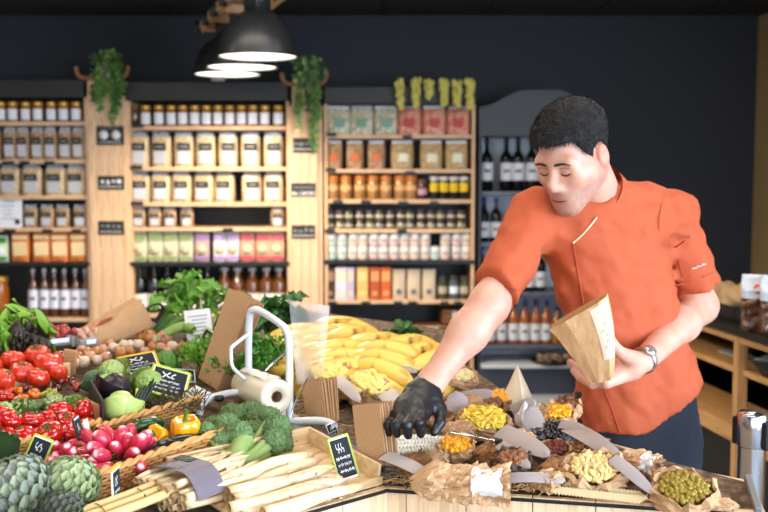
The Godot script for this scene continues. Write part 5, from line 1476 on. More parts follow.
	part("sleeve_panel", box_mesh(Vector3(0.026, 0.001, 0.04)), M("sleeve_dark", Color(0.10, 0.17, 0.18), 0.5), sle, Vector3(0.02, 0.0635, -0.015))
	part("sleeve_emblem", lathe_mesh([Vector2(0, 0.0), Vector2(0.006, 0.0), Vector2(0.002, 0.001)], 4), M("emblem_green", Color(0.16, 0.50, 0.16), 0.5), sle, Vector3(0.02, 0.0645, -0.004))
	for j in 6: part("sleeve_print", box_mesh(Vector3(0.0025, 0.001, rnd(0.02, 0.04))), M("sleeve_text", Color(0.66, 0.62, 0.64), 0.6), sle, Vector3(-0.028 + j * 0.006, 0.0635 - 0.0, 0.0), Basis())
	# reed edging bound with wire between basket and bundle
	var re := thing("reed_edging", "pale split reed edging bound with wire beside the wicker basket", "reed edging", PL(150, 490))
	for k in 3:
		part("reed", tube_mesh(curve([PL(60, 519 + k * 7, 0.03) - re.position, PL(130, 494 + k * 7, 0.035) - re.position, PL(180, 474 + k * 7, 0.035) - re.position, PL(222, 458 + k * 6, 0.025) - re.position], 20), 0.0085, 8), M("reed", Color(0.84, 0.70, 0.46), 0.5), re)
	for q in [[100, 506], [140, 490], [168, 479], [196, 468]]:
		var c := PL(q[0], q[1] + 5, 0.034) - re.position
		part("binding_wire", tube_mesh(range(13).map(func(k): return c + bl * Vector3(0.0, cos(k * TAU / 12) * 0.0095, sin(k * TAU / 12) * 0.024)), 0.0011, 5), M("wire_rust", Color(0.45, 0.26, 0.12), 0.5, {"metal": 0.4}), re)
	# ------------------------------------------------ bananas
	var bans := [[322, 352, 0.35], [345, 342, -0.3], [338, 368, 0.25], [376, 350, 0.55], [368, 368, -0.35], [398, 358, 0.35], [290, 350, -0.2], [432, 360, 0.5]]
	var spots_m := ntex("banana_spots", 0.02, [[0.0, Color(0.30, 0.2, 0.1)], [0.22, Color(0.62, 0.5, 0.3)], [0.3, Color(1, 1, 1)], [1.0, Color(1, 0.97, 0.9)]], {"oct": 3})
	var ban := M("banana_skin", Color(0.92, 0.77, 0.36), 0.4, {"tex": spots_m, "scale": Vector3(3, 3, 3)})
	for i in bans.size():
		var a: Array = bans[i]
		var p := PW(a[0], a[1] + 6, 0.035)
		copy_of("bananas_%d" % (i % 2), func(o):
			for k in 5:
				var pts := []
				var rs := []
				for j in 17:
					var f := j / 16.0
					var an := lerpf(-1.0, 0.95, f)
					pts.append(Vector3(sin(an) * 0.105, cos(an) * 0.105 - 0.085, 0))
					var rr := 0.0175
					if f < 0.16: rr = lerpf(0.006, 0.0175, smoothstep(0.03, 0.16, f))
					if f > 0.86: rr = lerpf(0.0175, 0.005, pow((f - 0.86) / 0.14, 1.3))
					rs.append(rr)
				var st := T()
				tube(st, pts, rs, 6, true, 1.05)
				part("banana", done(st), ban, o, Vector3(0, -absf(k - 2) * 0.004, (k - 2) * 0.028), Basis(Vector3.UP, (k - 2) * -0.16 + i * 0.05) * Basis(Vector3.RIGHT, (k - 2) * 0.12))
				part("tip", tube_mesh([pts[16], pts[16] + (pts[16] - pts[15]).normalized() * 0.006], 0.0045, 6), M("banana_tip", Color(0.16, 0.12, 0.06), 0.7), o, Vector3(0, -absf(k - 2) * 0.004, (k - 2) * 0.028), Basis(Vector3.UP, (k - 2) * -0.16 + i * 0.05) * Basis(Vector3.RIGHT, (k - 2) * 0.12))
			part("crown", tube_mesh([Vector3(-0.088, -0.028, -0.03), Vector3(-0.092, -0.026, 0), Vector3(-0.088, -0.028, 0.03)], [0.008, 0.012, 0.008], 7), M("banana_crown", Color(0.50, 0.44, 0.16), 0.6), o), "banana_bunch", "hand of ripe yellow bananas " + ["behind the clear plastic bag", "behind the other bananas, next to the clear bag", "just behind the two pineapple sacks", "in the middle of the banana pile", "in front of the pile beside the seed mix", "before the green leaf tufts", "seen through the white holder arch", "behind the reaching forearm"][i], "bananas", p, Basis(Vector3.UP, a[2] + [0.0, PI + 0.3][i % 2]) * Basis(Vector3.RIGHT, 0.5 if i % 2 == 0 else -0.5) * Basis.from_scale(Vector3.ONE * 1.38), "bananas on the back slope")
	# ------------------------------------------------ chalk tags
	var ly := Color(0.72, 0.78, 0.06)
	chalk_tag("large yellow-green framed chalk tag above the dry thyme twigs", PL(165, 396, 0.025), lean(NL, -0.25, 0.7, -0.42), 0.088, 0.075, ly, 11)
	chalk_tag("chalk tag with orange and yellow frame between onions and savoy cabbage", PL(142, 372, 0.03), lean(NL, -0.2, 0.7, 0.1), 0.095, 0.05, Color(0.86, 0.62, 0.06), 12, 0.05, 3)
	chalk_tag("narrow yellow edged chalk tag standing before the thyme twigs", PL(140, 424, 0.01), lean(NL, 0.7, 0.35, -0.75), 0.030, 0.085, ly, 13)
	chalk_tag("yellow edged chalk tag leaning between leaflet and kraft bag stack", PW(200, 352, 0.0), lean(NW, -0.7, 0.2, -0.45), 0.035, 0.07, ly, 14)
	chalk_tag("slim chalk tag against the kraft bag stack", PW(210, 345, 0.0), lean(NW, -0.9, 0.2, -0.35), 0.03, 0.10, ly, 15)
	chalk_tag("slanted chalk tag with yellow top standing above the grey-green artichoke", PL(28, 474, 0.03), lean(NL, -0.6, 0.1, -0.42), 0.036, 0.072, ly, 16, 0.05, 3)
	chalk_tag("narrow chalk tag seen edge-on before the radish basket", PL(117, 514, 0.0), lean(NL, 0.72, 0.0, 0.06), 0.034, 0.085, ly, 17, 0.05, 1)
	chalk_tag("tall chalk tag with green top edge standing on the asparagus crate", PL(349, 479, 0.0), lean(NL, -0.35, 0.25, 0.2), 0.044, 0.088, ly, 18, 0.02, 3)
	chalk_tag("small dark chalk tag behind the tall asparagus tag", PL(336, 440, 0.0), lean(NW, 0.2, 0.2, 0.3), 0.022, 0.04, Color(0.1, 0.1, 0.1), 19, 0.03, 0)
	chalk_tag("dark chalk tag peeking out behind the large yellow framed tag", PL(186, 382, 0.0), lean(NL, -0.1, 0.6, -0.2), 0.05, 0.035, Color(0.1, 0.1, 0.1), 20, 0.03, 0)
	chalk_tag("dark narrow tag standing between the radishes and vine tomatoes", PL(86, 455, 0.0), lean(NL, 0.5, 0.1, 0.25), 0.018, 0.085, Color(0.3, 0.26, 0.24), 21, 0.03, 2)
	solo("white_card", box_mesh(Vector3(0.014, 0.07, 0.002), 0.0005, Vector3(0, 0.035, 0)), M("card_white", Color(0.86, 0.85, 0.83), 0.6), "narrow white card standing beside the dark narrow tag", "card", PL(92, 452, 0.0), lean(NL, 0.4, 0.1, 0.15))
	solo("white_card", box_mesh(Vector3(0.075, 0.05, 0.002), 0.0005, Vector3(0, 0.025, 0)), M("card_white", Color.WHITE), "white card lying under the large yellow framed tag", "card", PL(205, 400, 0.012), lean(NL, 0.0, 1.15, 0.5))
	# white printed leaflet standing behind the herbs
	var lf := thing("leaflet", "white leaflet with lines of small print standing before the celery", "leaflet", PW(202, 352, 0.0), lean(NW, 0.15, 0.22, 0.06))
	part("sheet", box_mesh(Vector3(0.075, 0.12, 0.0015), 0.0004, Vector3(0, 0.06, 0)), M("card_white", Color.WHITE), lf)
	for j in 9: part("printed_line", box_mesh(Vector3(rnd(0.035, 0.058), 0.0025, 0.0006)), M("print_lilac", Color(0.5, 0.48, 0.56), 0.7), lf, Vector3(rnd(-0.004, 0.004), 0.018 + j * 0.0105, 0.0012))
	bag_holder()
	# ------------------------------------------------ stacks of flat kraft bags
	kraft_stack("flat kraft paper bag in the tall upright stack beside the parsley", PW(212, 386, 0.0), lean(NW, -0.85, 0.15, -0.34), 0.078, 0.245, 8, kraft, "tall stack of kraft bags")
	kraft_stack("flat kraft paper bag in the slanted stack beside the dried pineapple sack", PW(322, 424, 0.0), lean(NW, -1.1, 0.12, 0.30), 0.075, 0.10, 8, kraft, "slanted stack of kraft bags")
	kraft_stack("flat kraft paper bag in the stack standing on the aluminium channel", PW(378, 466, 0.012), lean(NW, -0.95, 0.1, 0.22), 0.075, 0.125, 8, kraft, "stack of kraft bags on the channel")
	# straw under the bag holder
	straw("loose straw under the foot of the white bag holder", PW, [[285, 335], [405, 440]], 130)

func straw(label, P: Callable, r: Array, n: int, m := "straw"):
	var c: Vector3 = P.call((r[0][0] + r[0][1]) / 2.0, (r[1][0] + r[1][1]) / 2.0)
	var o := thing("straw", label, "straw", c)
	var st := T()
	for k in n:
		var p: Vector3 = P.call(rnd(r[0][0], r[0][1]), rnd(r[1][0], r[1][1]), rnd(0.0, 0.012)) - c
		var a := rnd(0, TAU)
		var l := rnd(0.02, 0.05)
		var d := Vector3(cos(a), rnd(-0.1, 0.4), sin(a)) * l
		tube(st, curve([p, p + d * 0.5 + Vector3(rnd(-0.006, 0.006), 0.006, rnd(-0.006, 0.006)), p + d], 5), 0.0008, 3, false)
	var s := part("strands", done(st), M(m, Color(0.74, 0.60, 0.38), 0.7), o)
	s.set_meta("kind", "stuff")
	o.set_meta("kind", "stuff")

func leafy(called, label, at: Vector3, h: float, n: int, col: Color, leaf_l: float, spread: float):
	var o := thing(called, label, "greens", at)
	var st := T()
	var m := M("%s_%s" % [called, col.to_html()], col, 0.5, {"back": col * 0.5})
	var tips := []
	for k in n:
		var a := k * 2.39996
		var rr := sqrt((k + 0.5) / n) * h * spread
		var tip := Vector3(cos(a) * rr, h * (1.0 - 0.35 * rr / maxf(h * spread, 0.001)) * rnd(0.75, 1.05), sin(a) * rr * 0.8)
		tips.append(tip)
		if k % 2 == 0: tube(st, curve([Vector3(cos(a) * rr * 0.25, 0, sin(a) * rr * 0.2), tip * 0.55, tip], 5), 0.0014 if leaf_l < 0.03 else 0.004, 4, false)
	part("stems", done(st), M("%s_stem" % called, col.lerp(Color(0.7, 0.8, 0.4), 0.35), 0.5), o)
	if leaf_l > 0.03:
		var ms := range(3).map(func(k): return leaf_mesh(leaf_l, leaf_l * 0.75, -0.3, 0.7, 4.0, 0.2, k * 3.3))
		for k in n:
			for e in 2:
				part("leaf", ms[(k + e) % 3], m, o, (tips[k] as Vector3) * (1.0 - e * 0.25), Basis.from_euler(Vector3(rnd(-0.9, 0.5), rnd(0, 6.28), rnd(-0.6, 0.6))))
	else:
		var sl := T(false)
		for k in n:
			for e in 9:
				var p: Vector3 = (tips[k] as Vector3) * rnd(0.7, 1.03) + Vector3(rnd(-1, 1), rnd(-1, 1), rnd(-1, 1)) * leaf_l * 0.6
				var d := Vector3(rnd(-1, 1), rnd(-0.3, 1), rnd(-1, 1)).normalized() * leaf_l * rnd(0.5, 0.8)
				var w := d.cross(Vector3(rnd(-1, 1), rnd(-1, 1), rnd(-1, 1))).normalized() * leaf_l * 0.3
				var up := d.cross(w).normalized() * leaf_l * 0.14
				for q in [p, p + d * 0.6 + w + up, p + d, p, p + d, p + d * 0.6 - w + up]: sl.add_vertex(q)
		part("leaves", done(sl), m, o).set_meta("kind", "stuff")

func radish_bunch(label, n: Vector3, at: Array, centre: Array, r_px: float):
	var c := on(n, centre[0], centre[1], 0.01)
	var o := thing("radish_bunch", label, "radishes", c)
	var skin := M("radish_skin", Color.WHITE, 0.28, {"vc": true, "coat": 0.3})
	var mk := func(sd: float) -> ArrayMesh:
		var st := T()
		var r := 0.0125
		var pts := smooth_pts([Vector2(0, -r * 2.3), Vector2(r * 0.5, -r * 2.15), Vector2(r * 0.92, -r * 1.5), Vector2(r * 1.02, -r * 0.3), Vector2(r * 0.86, r * 0.9), Vector2(r * 0.3, r * 1.45), Vector2(r * 0.1, r * 1.6)], 18)
		lathe(st, pts, 14, Transform3D(), func(u, v, p):
			var k := clampf((v - 0.05) * 3.2 + 0.12 * sin(u * 12.0 + sd), 0, 1)
			return Color(0.95, 0.86, 0.84).lerp(Color(0.80, 0.20, 0.30), smoothstep(0.08, 0.55, k)).srgb_to_linear())
		return done(st)
	var ms := [mk.call(0.0), mk.call(2.0), mk.call(4.0)]
	var stems := T()
	for i in at.size():
		var a: Array = at[i]
		var p := on(n, a[0], a[1], 0.018 + 0.012 * (i % 3)) - c
		var out := (p - Vector3(0, -0.01, 0))
		out.y = maxf(out.y, 0.0)
		out = (out.normalized() + Vector3(rnd(-0.3, 0.3), rnd(0.0, 0.3), rnd(0.1, 0.4))).normalized()
		var y := -out
		var x := y.cross(Vector3.FORWARD).normalized()
		var k := rad(p + c, r_px) / 0.0125 * rnd(0.9, 1.1) * 0.9
		part("radish", ms[i % 3], skin, o, p, Basis(x, y, x.cross(y)) * Basis.from_scale(Vector3.ONE * k))
		tube(stems, curve([p + y * 0.018 * k, (p + y * 0.03) * 0.6, Vector3(rnd(-0.006, 0.006), 0.0, rnd(-0.006, 0.006))], 6), 0.0016, 4, false)
	part("stalks", done(stems), M("radish_stalk", Color(0.52, 0.58, 0.20), 0.5), o)
	var lm := leaf_mesh(0.05, 0.022, -0.2, 0.6, 4.0, 0.2, 3.0)
	for k in 6: part("leaf", lm, M("radish_leaf", Color(0.34, 0.44, 0.14), 0.5), o, Vector3(rnd(-0.01, 0.01), 0.004, rnd(-0.01, 0.01)), Basis(Vector3.UP, k * 1.1) * Basis(Vector3.RIGHT, -0.5))
	part("rubber_band", tube_mesh(range(13).map(func(k): return Vector3(cos(k * TAU / 12) * 0.012, 0.008, sin(k * TAU / 12) * 0.012)), 0.0015, 5), M("band_pale", Color(0.8, 0.78, 0.7), 0.5), o)

func broccoli():
	var c := PL(232, 462, 0.0)
	var o := thing("broccoli", "large green broccoli head with pale stalk lying beside the asparagus", "broccoli", c)
	var stalk_m := M("broccoli_stalk", Color(0.52, 0.61, 0.34), 0.45)
	var head_m := M("broccoli_head", Color(0.45, 0.55, 0.36), 0.75, {"tex": ntex("broccoli_mottle", 0.05, [[0.2, Color(0.62, 0.75, 0.55)], [0.7, Color(1, 1, 1)]], {"oct": 3}), "scale": Vector3(9, 9, 9), "bump": ntex("broccoli_buds", 0.09, [], {"type": FastNoiseLite.TYPE_CELLULAR, "oct": 2}), "bump_cm": 0.7})
	var fl := [[212, 440, 13], [226, 428, 16], [243, 420, 17], [262, 421, 17], [278, 429, 16], [289, 437, 12], [222, 443, 14], [239, 436, 16], [258, 435, 17], [274, 442, 14], [206, 432, 11], [232, 415, 13], [252, 413, 13], [270, 419, 13], [284, 444, 11], [213, 425, 10]]
	var foot := PL(234, 466, 0.018) - c
	for i in fl.size():
		var a: Array = fl[i]
		var depth := 0.03 + 0.018 * sin(i * 2.1)
		var p := PL(a[0], a[1], depth) - c
		var r := rad(p + c, a[2]) * 0.98
		var st := T()
		surf(st, 30, 18, func(u, v):
			var an: float = u * TAU
			var t: float = v * PI
			var d := Vector3(sin(an) * sin(t), cos(t), cos(an) * sin(t))
			var cell := nz.get_noise_3dv(d * 3.0 + Vector3(i * 5.0, 0, 0)) * 0.22
			var bud := absf(sin(d.x * 17.0 + i) * sin(d.y * 17.0) * sin(d.z * 17.0 + i * 2.0)) * 0.10 + 0.06 * nz.get_noise_3dv(d * 14.0)
			return p + d * r * (0.92 + cell + bud))
		part("floret", done(st), head_m, o)
		part("branch", tube_mesh(curve([foot.lerp(p, 0.1), foot.lerp(p, 0.5) + Vector3(0, -0.006, 0.0), p], 6), [0.012, 0.011, 0.0095, 0.009, 0.009, 0.01, 0.012], 8), stalk_m, o)
	part("stalk", tube_mesh(curve([PL(243, 440, 0.04) - c, PL(239, 448, 0.036) - c, PL(235, 457, 0.03) - c, PL(233, 462, 0.026) - c], 8), [0.022, 0.021, 0.019, 0.018, 0.017, 0.017, 0.017, 0.017, 0.016], 12), stalk_m, o)

func kraft_stack(label, at: Vector3, b: Basis, w: float, h: float, n: int, m: Material, group: String):
	var mesh_key := "kraft_bag_%s" % group
	for k in n:
		copy_of(mesh_key, func(o):
			part("paper", box_mesh(Vector3(w, h, 0.0016), 0.0004, Vector3(0, h / 2, 0)), m, o)
			part("gusset", box_mesh(Vector3(w * 0.96, h * 0.97, 0.0012), 0.0003, Vector3(0, h / 2, -0.0022)), m, o)
			part("folded_foot", box_mesh(Vector3(w * 0.94, h * 0.16, 0.0012), 0.0003, Vector3(0, h * 0.1, 0.0018)), m, o)
			var st := T(false)
			for j in 14:
				var x := -w / 2 + (j + 0.5) * w / 14
				tri_out(st, Vector3(x - w / 28, h, 0), Vector3(x + w / 28, h, 0), Vector3(x, h + 0.003, 0), Vector3(x, h, -0.1))
			part("pinked_edge", done(st), m, o), "kraft_bag", label, "paper bag", at + b * Vector3(sin(k * 2.3) * 0.002, rnd(-0.004, 0.005), (k - n / 2.0) * 0.0052), b * Basis(Vector3.RIGHT, (k - n / 2.0) * 0.012) * Basis(Vector3.BACK, rnd(-0.025, 0.025)), group)

func bag_holder():
	# white tube frame that holds a roll of plastic bags
	var D := 2.33
	var c := PW(262, 408, 0.0)
	c.y -= 0.02
	var o := thing("bag_roll_holder", "white tubular holder with a roll of plastic bags behind the broccoli", "bag holder", c)
	var wm := M("white_enamel", Color(0.84, 0.85, 0.87), 0.3, {"coat": 0.4})
	var Q := func(u, v, d = D) -> Vector3: return px(u, v, d) - c
	part("arch_tube", tube_mesh(curve([Q.call(249, 400, 2.42), Q.call(248.5, 350, 2.42), Q.call(249.5, 318, 2.41), Q.call(253, 310, 2.40), Q.call(262, 312, 2.38), Q.call(279, 323, 2.32), Q.call(286, 330, 2.30), Q.call(289, 342, 2.29), Q.call(289.5, 380, 2.28), Q.call(289.5, 424, 2.27)], 48), 0.0088, 12), wm, o)
	part("foot_tube", tube_mesh(curve([Q.call(199, 416, 2.3), Q.call(203, 404, 2.32), Q.call(214, 397, 2.35), Q.call(235, 392.5, 2.36), Q.call(250, 393, 2.37)], 20), 0.0088, 12), wm, o)
	part("foot_tube", tube_mesh(curve([Q.call(276, 423, 2.24), Q.call(292, 422, 2.24), Q.call(312, 420.5, 2.22), Q.call(326, 421.5, 2.21), Q.call(335, 426, 2.19)], 20), 0.0088, 12), wm, o)
	part("guide_wire", tube_mesh(curve([Q.call(250, 333, 2.40), Q.call(242, 339, 2.38), Q.call(232, 347, 2.36), Q.call(231, 352, 2.36), Q.call(232, 365, 2.35), Q.call(236, 371, 2.34), Q.call(246, 380, 2.33)], 24), 0.0045, 8), wm, o)
	var chrome := M("chrome_rod", Color(0.82, 0.83, 0.84), 0.15, {"metal": 1.0})
	part("rod", tube_mesh([Q.call(285, 352, 2.29), Q.call(266, 370, 2.30)], 0.003, 8), chrome, o)
	part("rod", tube_mesh([Q.call(307, 378, 2.26), Q.call(293, 408, 2.24), Q.call(288, 425, 2.24)], 0.0025, 8), chrome, o)
	# roll of bags with an open end
	var axis0: Vector3 = Q.call(246, 384, 2.42)
	var axis1: Vector3 = Q.call(277, 397, 2.24)
	var dx := (axis1 - axis0).normalized()
	var side := dx.cross(Vector3.UP).normalized()
	var up := side.cross(dx)
	var L := (axis1 - axis0).length()
	var st := T()
	var prf := [Vector2(0.0, 0.0), Vector2(0.038, 0.0), Vector2(0.04, 0.004), Vector2(0.04, L - 0.004), Vector2(0.036, L), Vector2(0.014, L + 0.001), Vector2(0.013, L - 0.12)]
	lathe(st, prf, 28, Transform3D(Basis(side, dx, up), axis0))
	var roll := part("bag_roll", done(st), M("roll_cream", Color(0.86, 0.80, 0.70), 0.35, {"coat": 0.2}), o)
	part("core", lathe_mesh([Vector2(0.0, L - 0.119), Vector2(0.012, L - 0.119), Vector2(0.012, L + 0.0005)], 18, Transform3D(Basis(side, dx, up), axis0)), M("core_card", Color(0.62, 0.5, 0.38), 0.8), roll)
	var sf := T()
	surf(sf, 8, 8, func(u, v):
		var a: float = lerpf(-1.9, 0.5, v)
		return axis0 + dx * (L * (0.08 + 0.84 * u)) + (side * sin(a) + up * cos(a)) * (0.0425 + 0.006 * nz.get_noise_2d(u * 3.0, v * 4.0)))
	part("loose_sheet", done(sf), M("sheet_white", Color(0.88, 0.87, 0.85), 0.3), o)
	part("knob", lathe_mesh([Vector2(0, 0), Vector2(0.01, 0.0), Vector2(0.012, 0.006), Vector2(0.01, 0.012), Vector2(0, 0.012)], 12), M("handle_black", Color.WHITE), o, Q.call(219, 401, 2.33))
	# thin clear bag standing open beside it
	var cb := thing("clear_plastic_bag", "thin clear plastic bag hanging from the white holder before the bananas", "plastic bag", px(311, 380, 2.34))
	var sc := T()
	surf(sc, 10, 12, func(u, v):
		var uu: float = lerpf(292, 327, u) + (u - 0.5) * v * 6.0 - (u - 0.5) * 10.0 * (1.0 - v)
		var q := px(uu, lerpf(384, 300, v) + u * 6.0 * v, 2.34 + 0.02 * sin(u * 4.0 + v * 2.0))
		return q - cb.position)
	part("film", done(sc), M("clear_film", Color(0.92, 0.93, 0.94), 0.35, {"alpha": 0.32}), cb)
# ================================================================ paper sacks of dried goods on the narrow arm
func sack(label: String, n: Vector3, u: float, v: float, w_px: float, h_px: float, tilt: float, yaw: float, roll: float, paper: Material, fill: Material, kind: String, sd: float, open := 0.9, deep := 0.8):
	var c := on(n, u, v)
	var R := rad(c, w_px) / 2
	var H := rad(c, h_px)
	var o := thing("paper_sack", label, "paper sack", c, lean(n, yaw, -tilt, roll))
	var st := T(false)
	var NU := 30
	var NV := 12
	surf(st, NU, NV, func(uu, vv):
		var a: float = uu * TAU
		var rr := 0.0
		var y := 0.0
		if vv < 0.17:
			rr = vv / 0.17 * 0.86
		elif vv < 0.84:
			var f: float = (vv - 0.17) / 0.67
			rr = lerpf(0.86, open, f) + 0.14 * sin(f * PI)
			y = f
		else:
			var f: float = (vv - 0.84) / 0.16
			rr = open - 0.10 * f
			y = 1.0 - 0.22 * f
		var sq := pow(pow(absf(cos(a)), 3.2) + pow(absf(sin(a)), 3.2), -1.0 / 3.2)
		var cr := 0.14 * nz1.get_noise_3d(cos(a) * 2.2 + sd, y * 2.0, sin(a) * 2.2) + 0.26 * (0.25 - absf(nz1.get_noise_3d(cos(a) * 3.2, y * 2.4 + sd, sin(a) * 3.2)))
		var rim := 0.42 * y * nz.get_noise_2d(cos(a) * 1.6 + sd * 2.0, sin(a) * 1.6)
		return Vector3(cos(a) * R * rr * (0.88 + 0.12 * sq) * (1.0 + cr), H * (y + rim) + 0.002, sin(a) * R * deep * rr * (0.88 + 0.12 * sq) * (1.0 + cr)))
	part("paper", done(st), paper, o)
	if fill == null: return o
	var sf := T()
	var lvl := H * 0.80
	var cnt := int(clampf(R * R * 26000.0, 26, 90))
	for k in cnt:
		var a := k * 2.39996
		var q := sqrt((k + 0.5) / cnt) * 0.80 * open
		var p := Vector3(cos(a) * q * R, lvl + (1.0 - q * q) * H * 0.22 + rnd(-0.003, 0.004), sin(a) * q * R * deep)
		var b := Basis.from_euler(Vector3(rnd(-1, 1), rnd(0, 6), rnd(-1, 1)))
		match kind:
			"big": ball(sf, p, Vector3(rnd(0.016, 0.024), rnd(0.007, 0.010), rnd(0.012, 0.018)), 9, 6, 0.5, 1.7, null, b)
			"chunk": ball(sf, p, Vector3(rnd(0.006, 0.010), rnd(0.005, 0.007), rnd(0.005, 0.008)), 7, 5, 0.5, 1.7, null, b)
			"slice": ball(sf, p, Vector3(rnd(0.012, 0.020), 0.0022, rnd(0.009, 0.014)), 8, 4, 0.4, 1.5, null, b)
			"nut": ball(sf, p, Vector3(rnd(0.008, 0.011), 0.0045, 0.005), 8, 5, 0.2, 1.0, null, b)
			"bean": ball(sf, p, Vector3(0.0075, 0.0055, 0.0055), 8, 5, 0.15, 1.0, null, b)
	part("filling", done(sf), fill, o).set_meta("kind", "stuff")
	return o

# lying crumpled sack seen from the side: closed roll of paper between two picture points
func lying_sack(label: String, n: Vector3, a: Array, b: Array, r_px: float, paper: Material, sd: float, pale: Material = null, open_end := true, fill: Material = null):
	var p0 := on(n, a[0], a[1], 0.0)
	var p1 := on(n, b[0], b[1], 0.0)
	var r := rad(p0, r_px)
	p0 = on(n, a[0], a[1], r * 0.8)
	p1 = on(n, b[0], b[1], r * 0.8)
	var o := thing("paper_sack", label, "paper sack", p0)
	var x := (p1 - p0)
	var L := x.length()
	x = x.normalized()
	var z := x.cross(Vector3.UP).normalized()
	var y := z.cross(x)
	var bs := Basis(x, y, z)
	var st := T(false)
	surf(st, 40, 30, func(u, v):
		var an: float = u * TAU
		var rr := 1.0
		if v < 0.18: rr = 0.25 + 0.75 * pow(v / 0.18, 0.6)
		if v > 0.8: rr = 1.0 + (0.12 if open_end else -0.75) * (v - 0.8) / 0.2
		var cr := 0.26 * nz1.get_noise_3d(cos(an) * 1.8 + sd, v * 4.0, sin(an) * 1.8) + 0.42 * (0.25 - absf(nz1.get_noise_3d(cos(an) * 3.0, v * 6.0 + sd, sin(an) * 3.0)))
		var sq := pow(pow(absf(cos(an)), 4.0) + pow(absf(sin(an)), 4.0), -0.25)
		cr += 0.10 * absf(fposmod(an * 1.3 + v * 2.2 + sd, 1.0) - 0.5)
		var yy := sin(an) * 0.74 * sq
		if yy < -0.6: yy = -0.6
		return bs * Vector3(L * v + cr * 0.02, yy * r * rr * (1.0 + cr), cos(an) * r * 1.05 * sq * rr * (1.0 + cr)))
	part("paper", done(st), paper, o)
	if pale:
		# a white printed sticker following the paper near the mouth
		var sp := T()
		surf(sp, 8, 8, func(u, v):
			var an: float = lerpf(-0.25, 1.5, u)
			var vv: float = lerpf(0.62, 0.93, v)
			var cr := 0.26 * nz1.get_noise_3d(cos(an) * 1.8 + sd, vv * 4.0, sin(an) * 1.8) + 0.42 * (0.25 - absf(nz1.get_noise_3d(cos(an) * 3.0, vv * 6.0 + sd, sin(an) * 3.0)))
			var rr: float = 1.0 + (maxf(0.0, vv - 0.8) * 0.6 if open_end else 0.0)
			var sq := pow(pow(absf(cos(an)), 4.0) + pow(absf(sin(an)), 4.0), -0.25)
			cr += 0.10 * absf(fposmod(an * 1.3 + vv * 2.2 + sd, 1.0) - 0.5)
			return bs * Vector3(L * vv + cr * 0.02, sin(an) * 0.74 * sq * r * rr * (1.0 + cr) * 1.07, cos(an) * r * 1.05 * sq * rr * (1.0 + cr) * 1.07))
		part("printed_sticker", done(sp), pale, o)
	if fill:
		var sf := T()
		for k in 60:
			var an := k * 2.39996
			var q := sqrt((k + 0.5) / 60.0) * 0.85
			ball(sf, bs * Vector3(L * rnd(0.86, 0.97), sin(an) * q * r * 0.66, cos(an) * q * r), Vector3(0.007, 0.005, 0.006), 7, 5, 0.3, 1.5)
		part("filling", done(sf), fill, o).set_meta("kind", "stuff")
	return o

func plate(label: String, n: Vector3, a: Array, b: Array, w_px: float, m: Material, bend := 0.1, face := 0.5, taper := 0.5, clip := true):
	var p0 := on(n, a[0], a[1], a[2])
	var p1 := on(n, b[0], b[1], b[2])
	var w := rad(p0, w_px) * 0.82
	var x := (p1 - p0)
	var L := x.length()
	x = x.normalized()
	var to_eye := (EYE - p0).normalized()
	var nn := (to_eye * face + Vector3.UP * (1.0 - face))
	nn = (nn - x * nn.dot(x)).normalized()
	var side := nn.cross(x)
	var o := thing("label_plate", label, "label plate", p0, Basis(x, nn, side.normalized() * -1.0 if false else x.cross(nn)))
	var st := T()
	for layer in [0.0, 0.0014]:
		surf(st, 8, 14, func(u, v):
			var s: float = u * 2.0 - 1.0
			var ww := w / 2
			if v > taper: ww *= sqrt(maxf(0.0, 1.0 - pow((v - taper) / (1.0 - taper), 2.4)))
			return Vector3(L * v, bend * 0.5 * L * sin(v * PI) - 0.10 * s * s * w * 0.5 + layer, s * ww))
	part("plate", done(st), m, o)
	if clip:
		var cm := M("clip_grey", Color(0.30, 0.30, 0.31), 0.35, {"metal": 0.6})
		var cp := part("clip", box_mesh(Vector3(0.012, 0.014, 0.016), 0.002), cm, o, Vector3(0.002, -0.006, 0))
		part("clip_stem", tube_mesh([Vector3(0.0, -0.004, 0), Vector3(-0.002, -0.029, 0)], 0.003, 6), cm, cp)

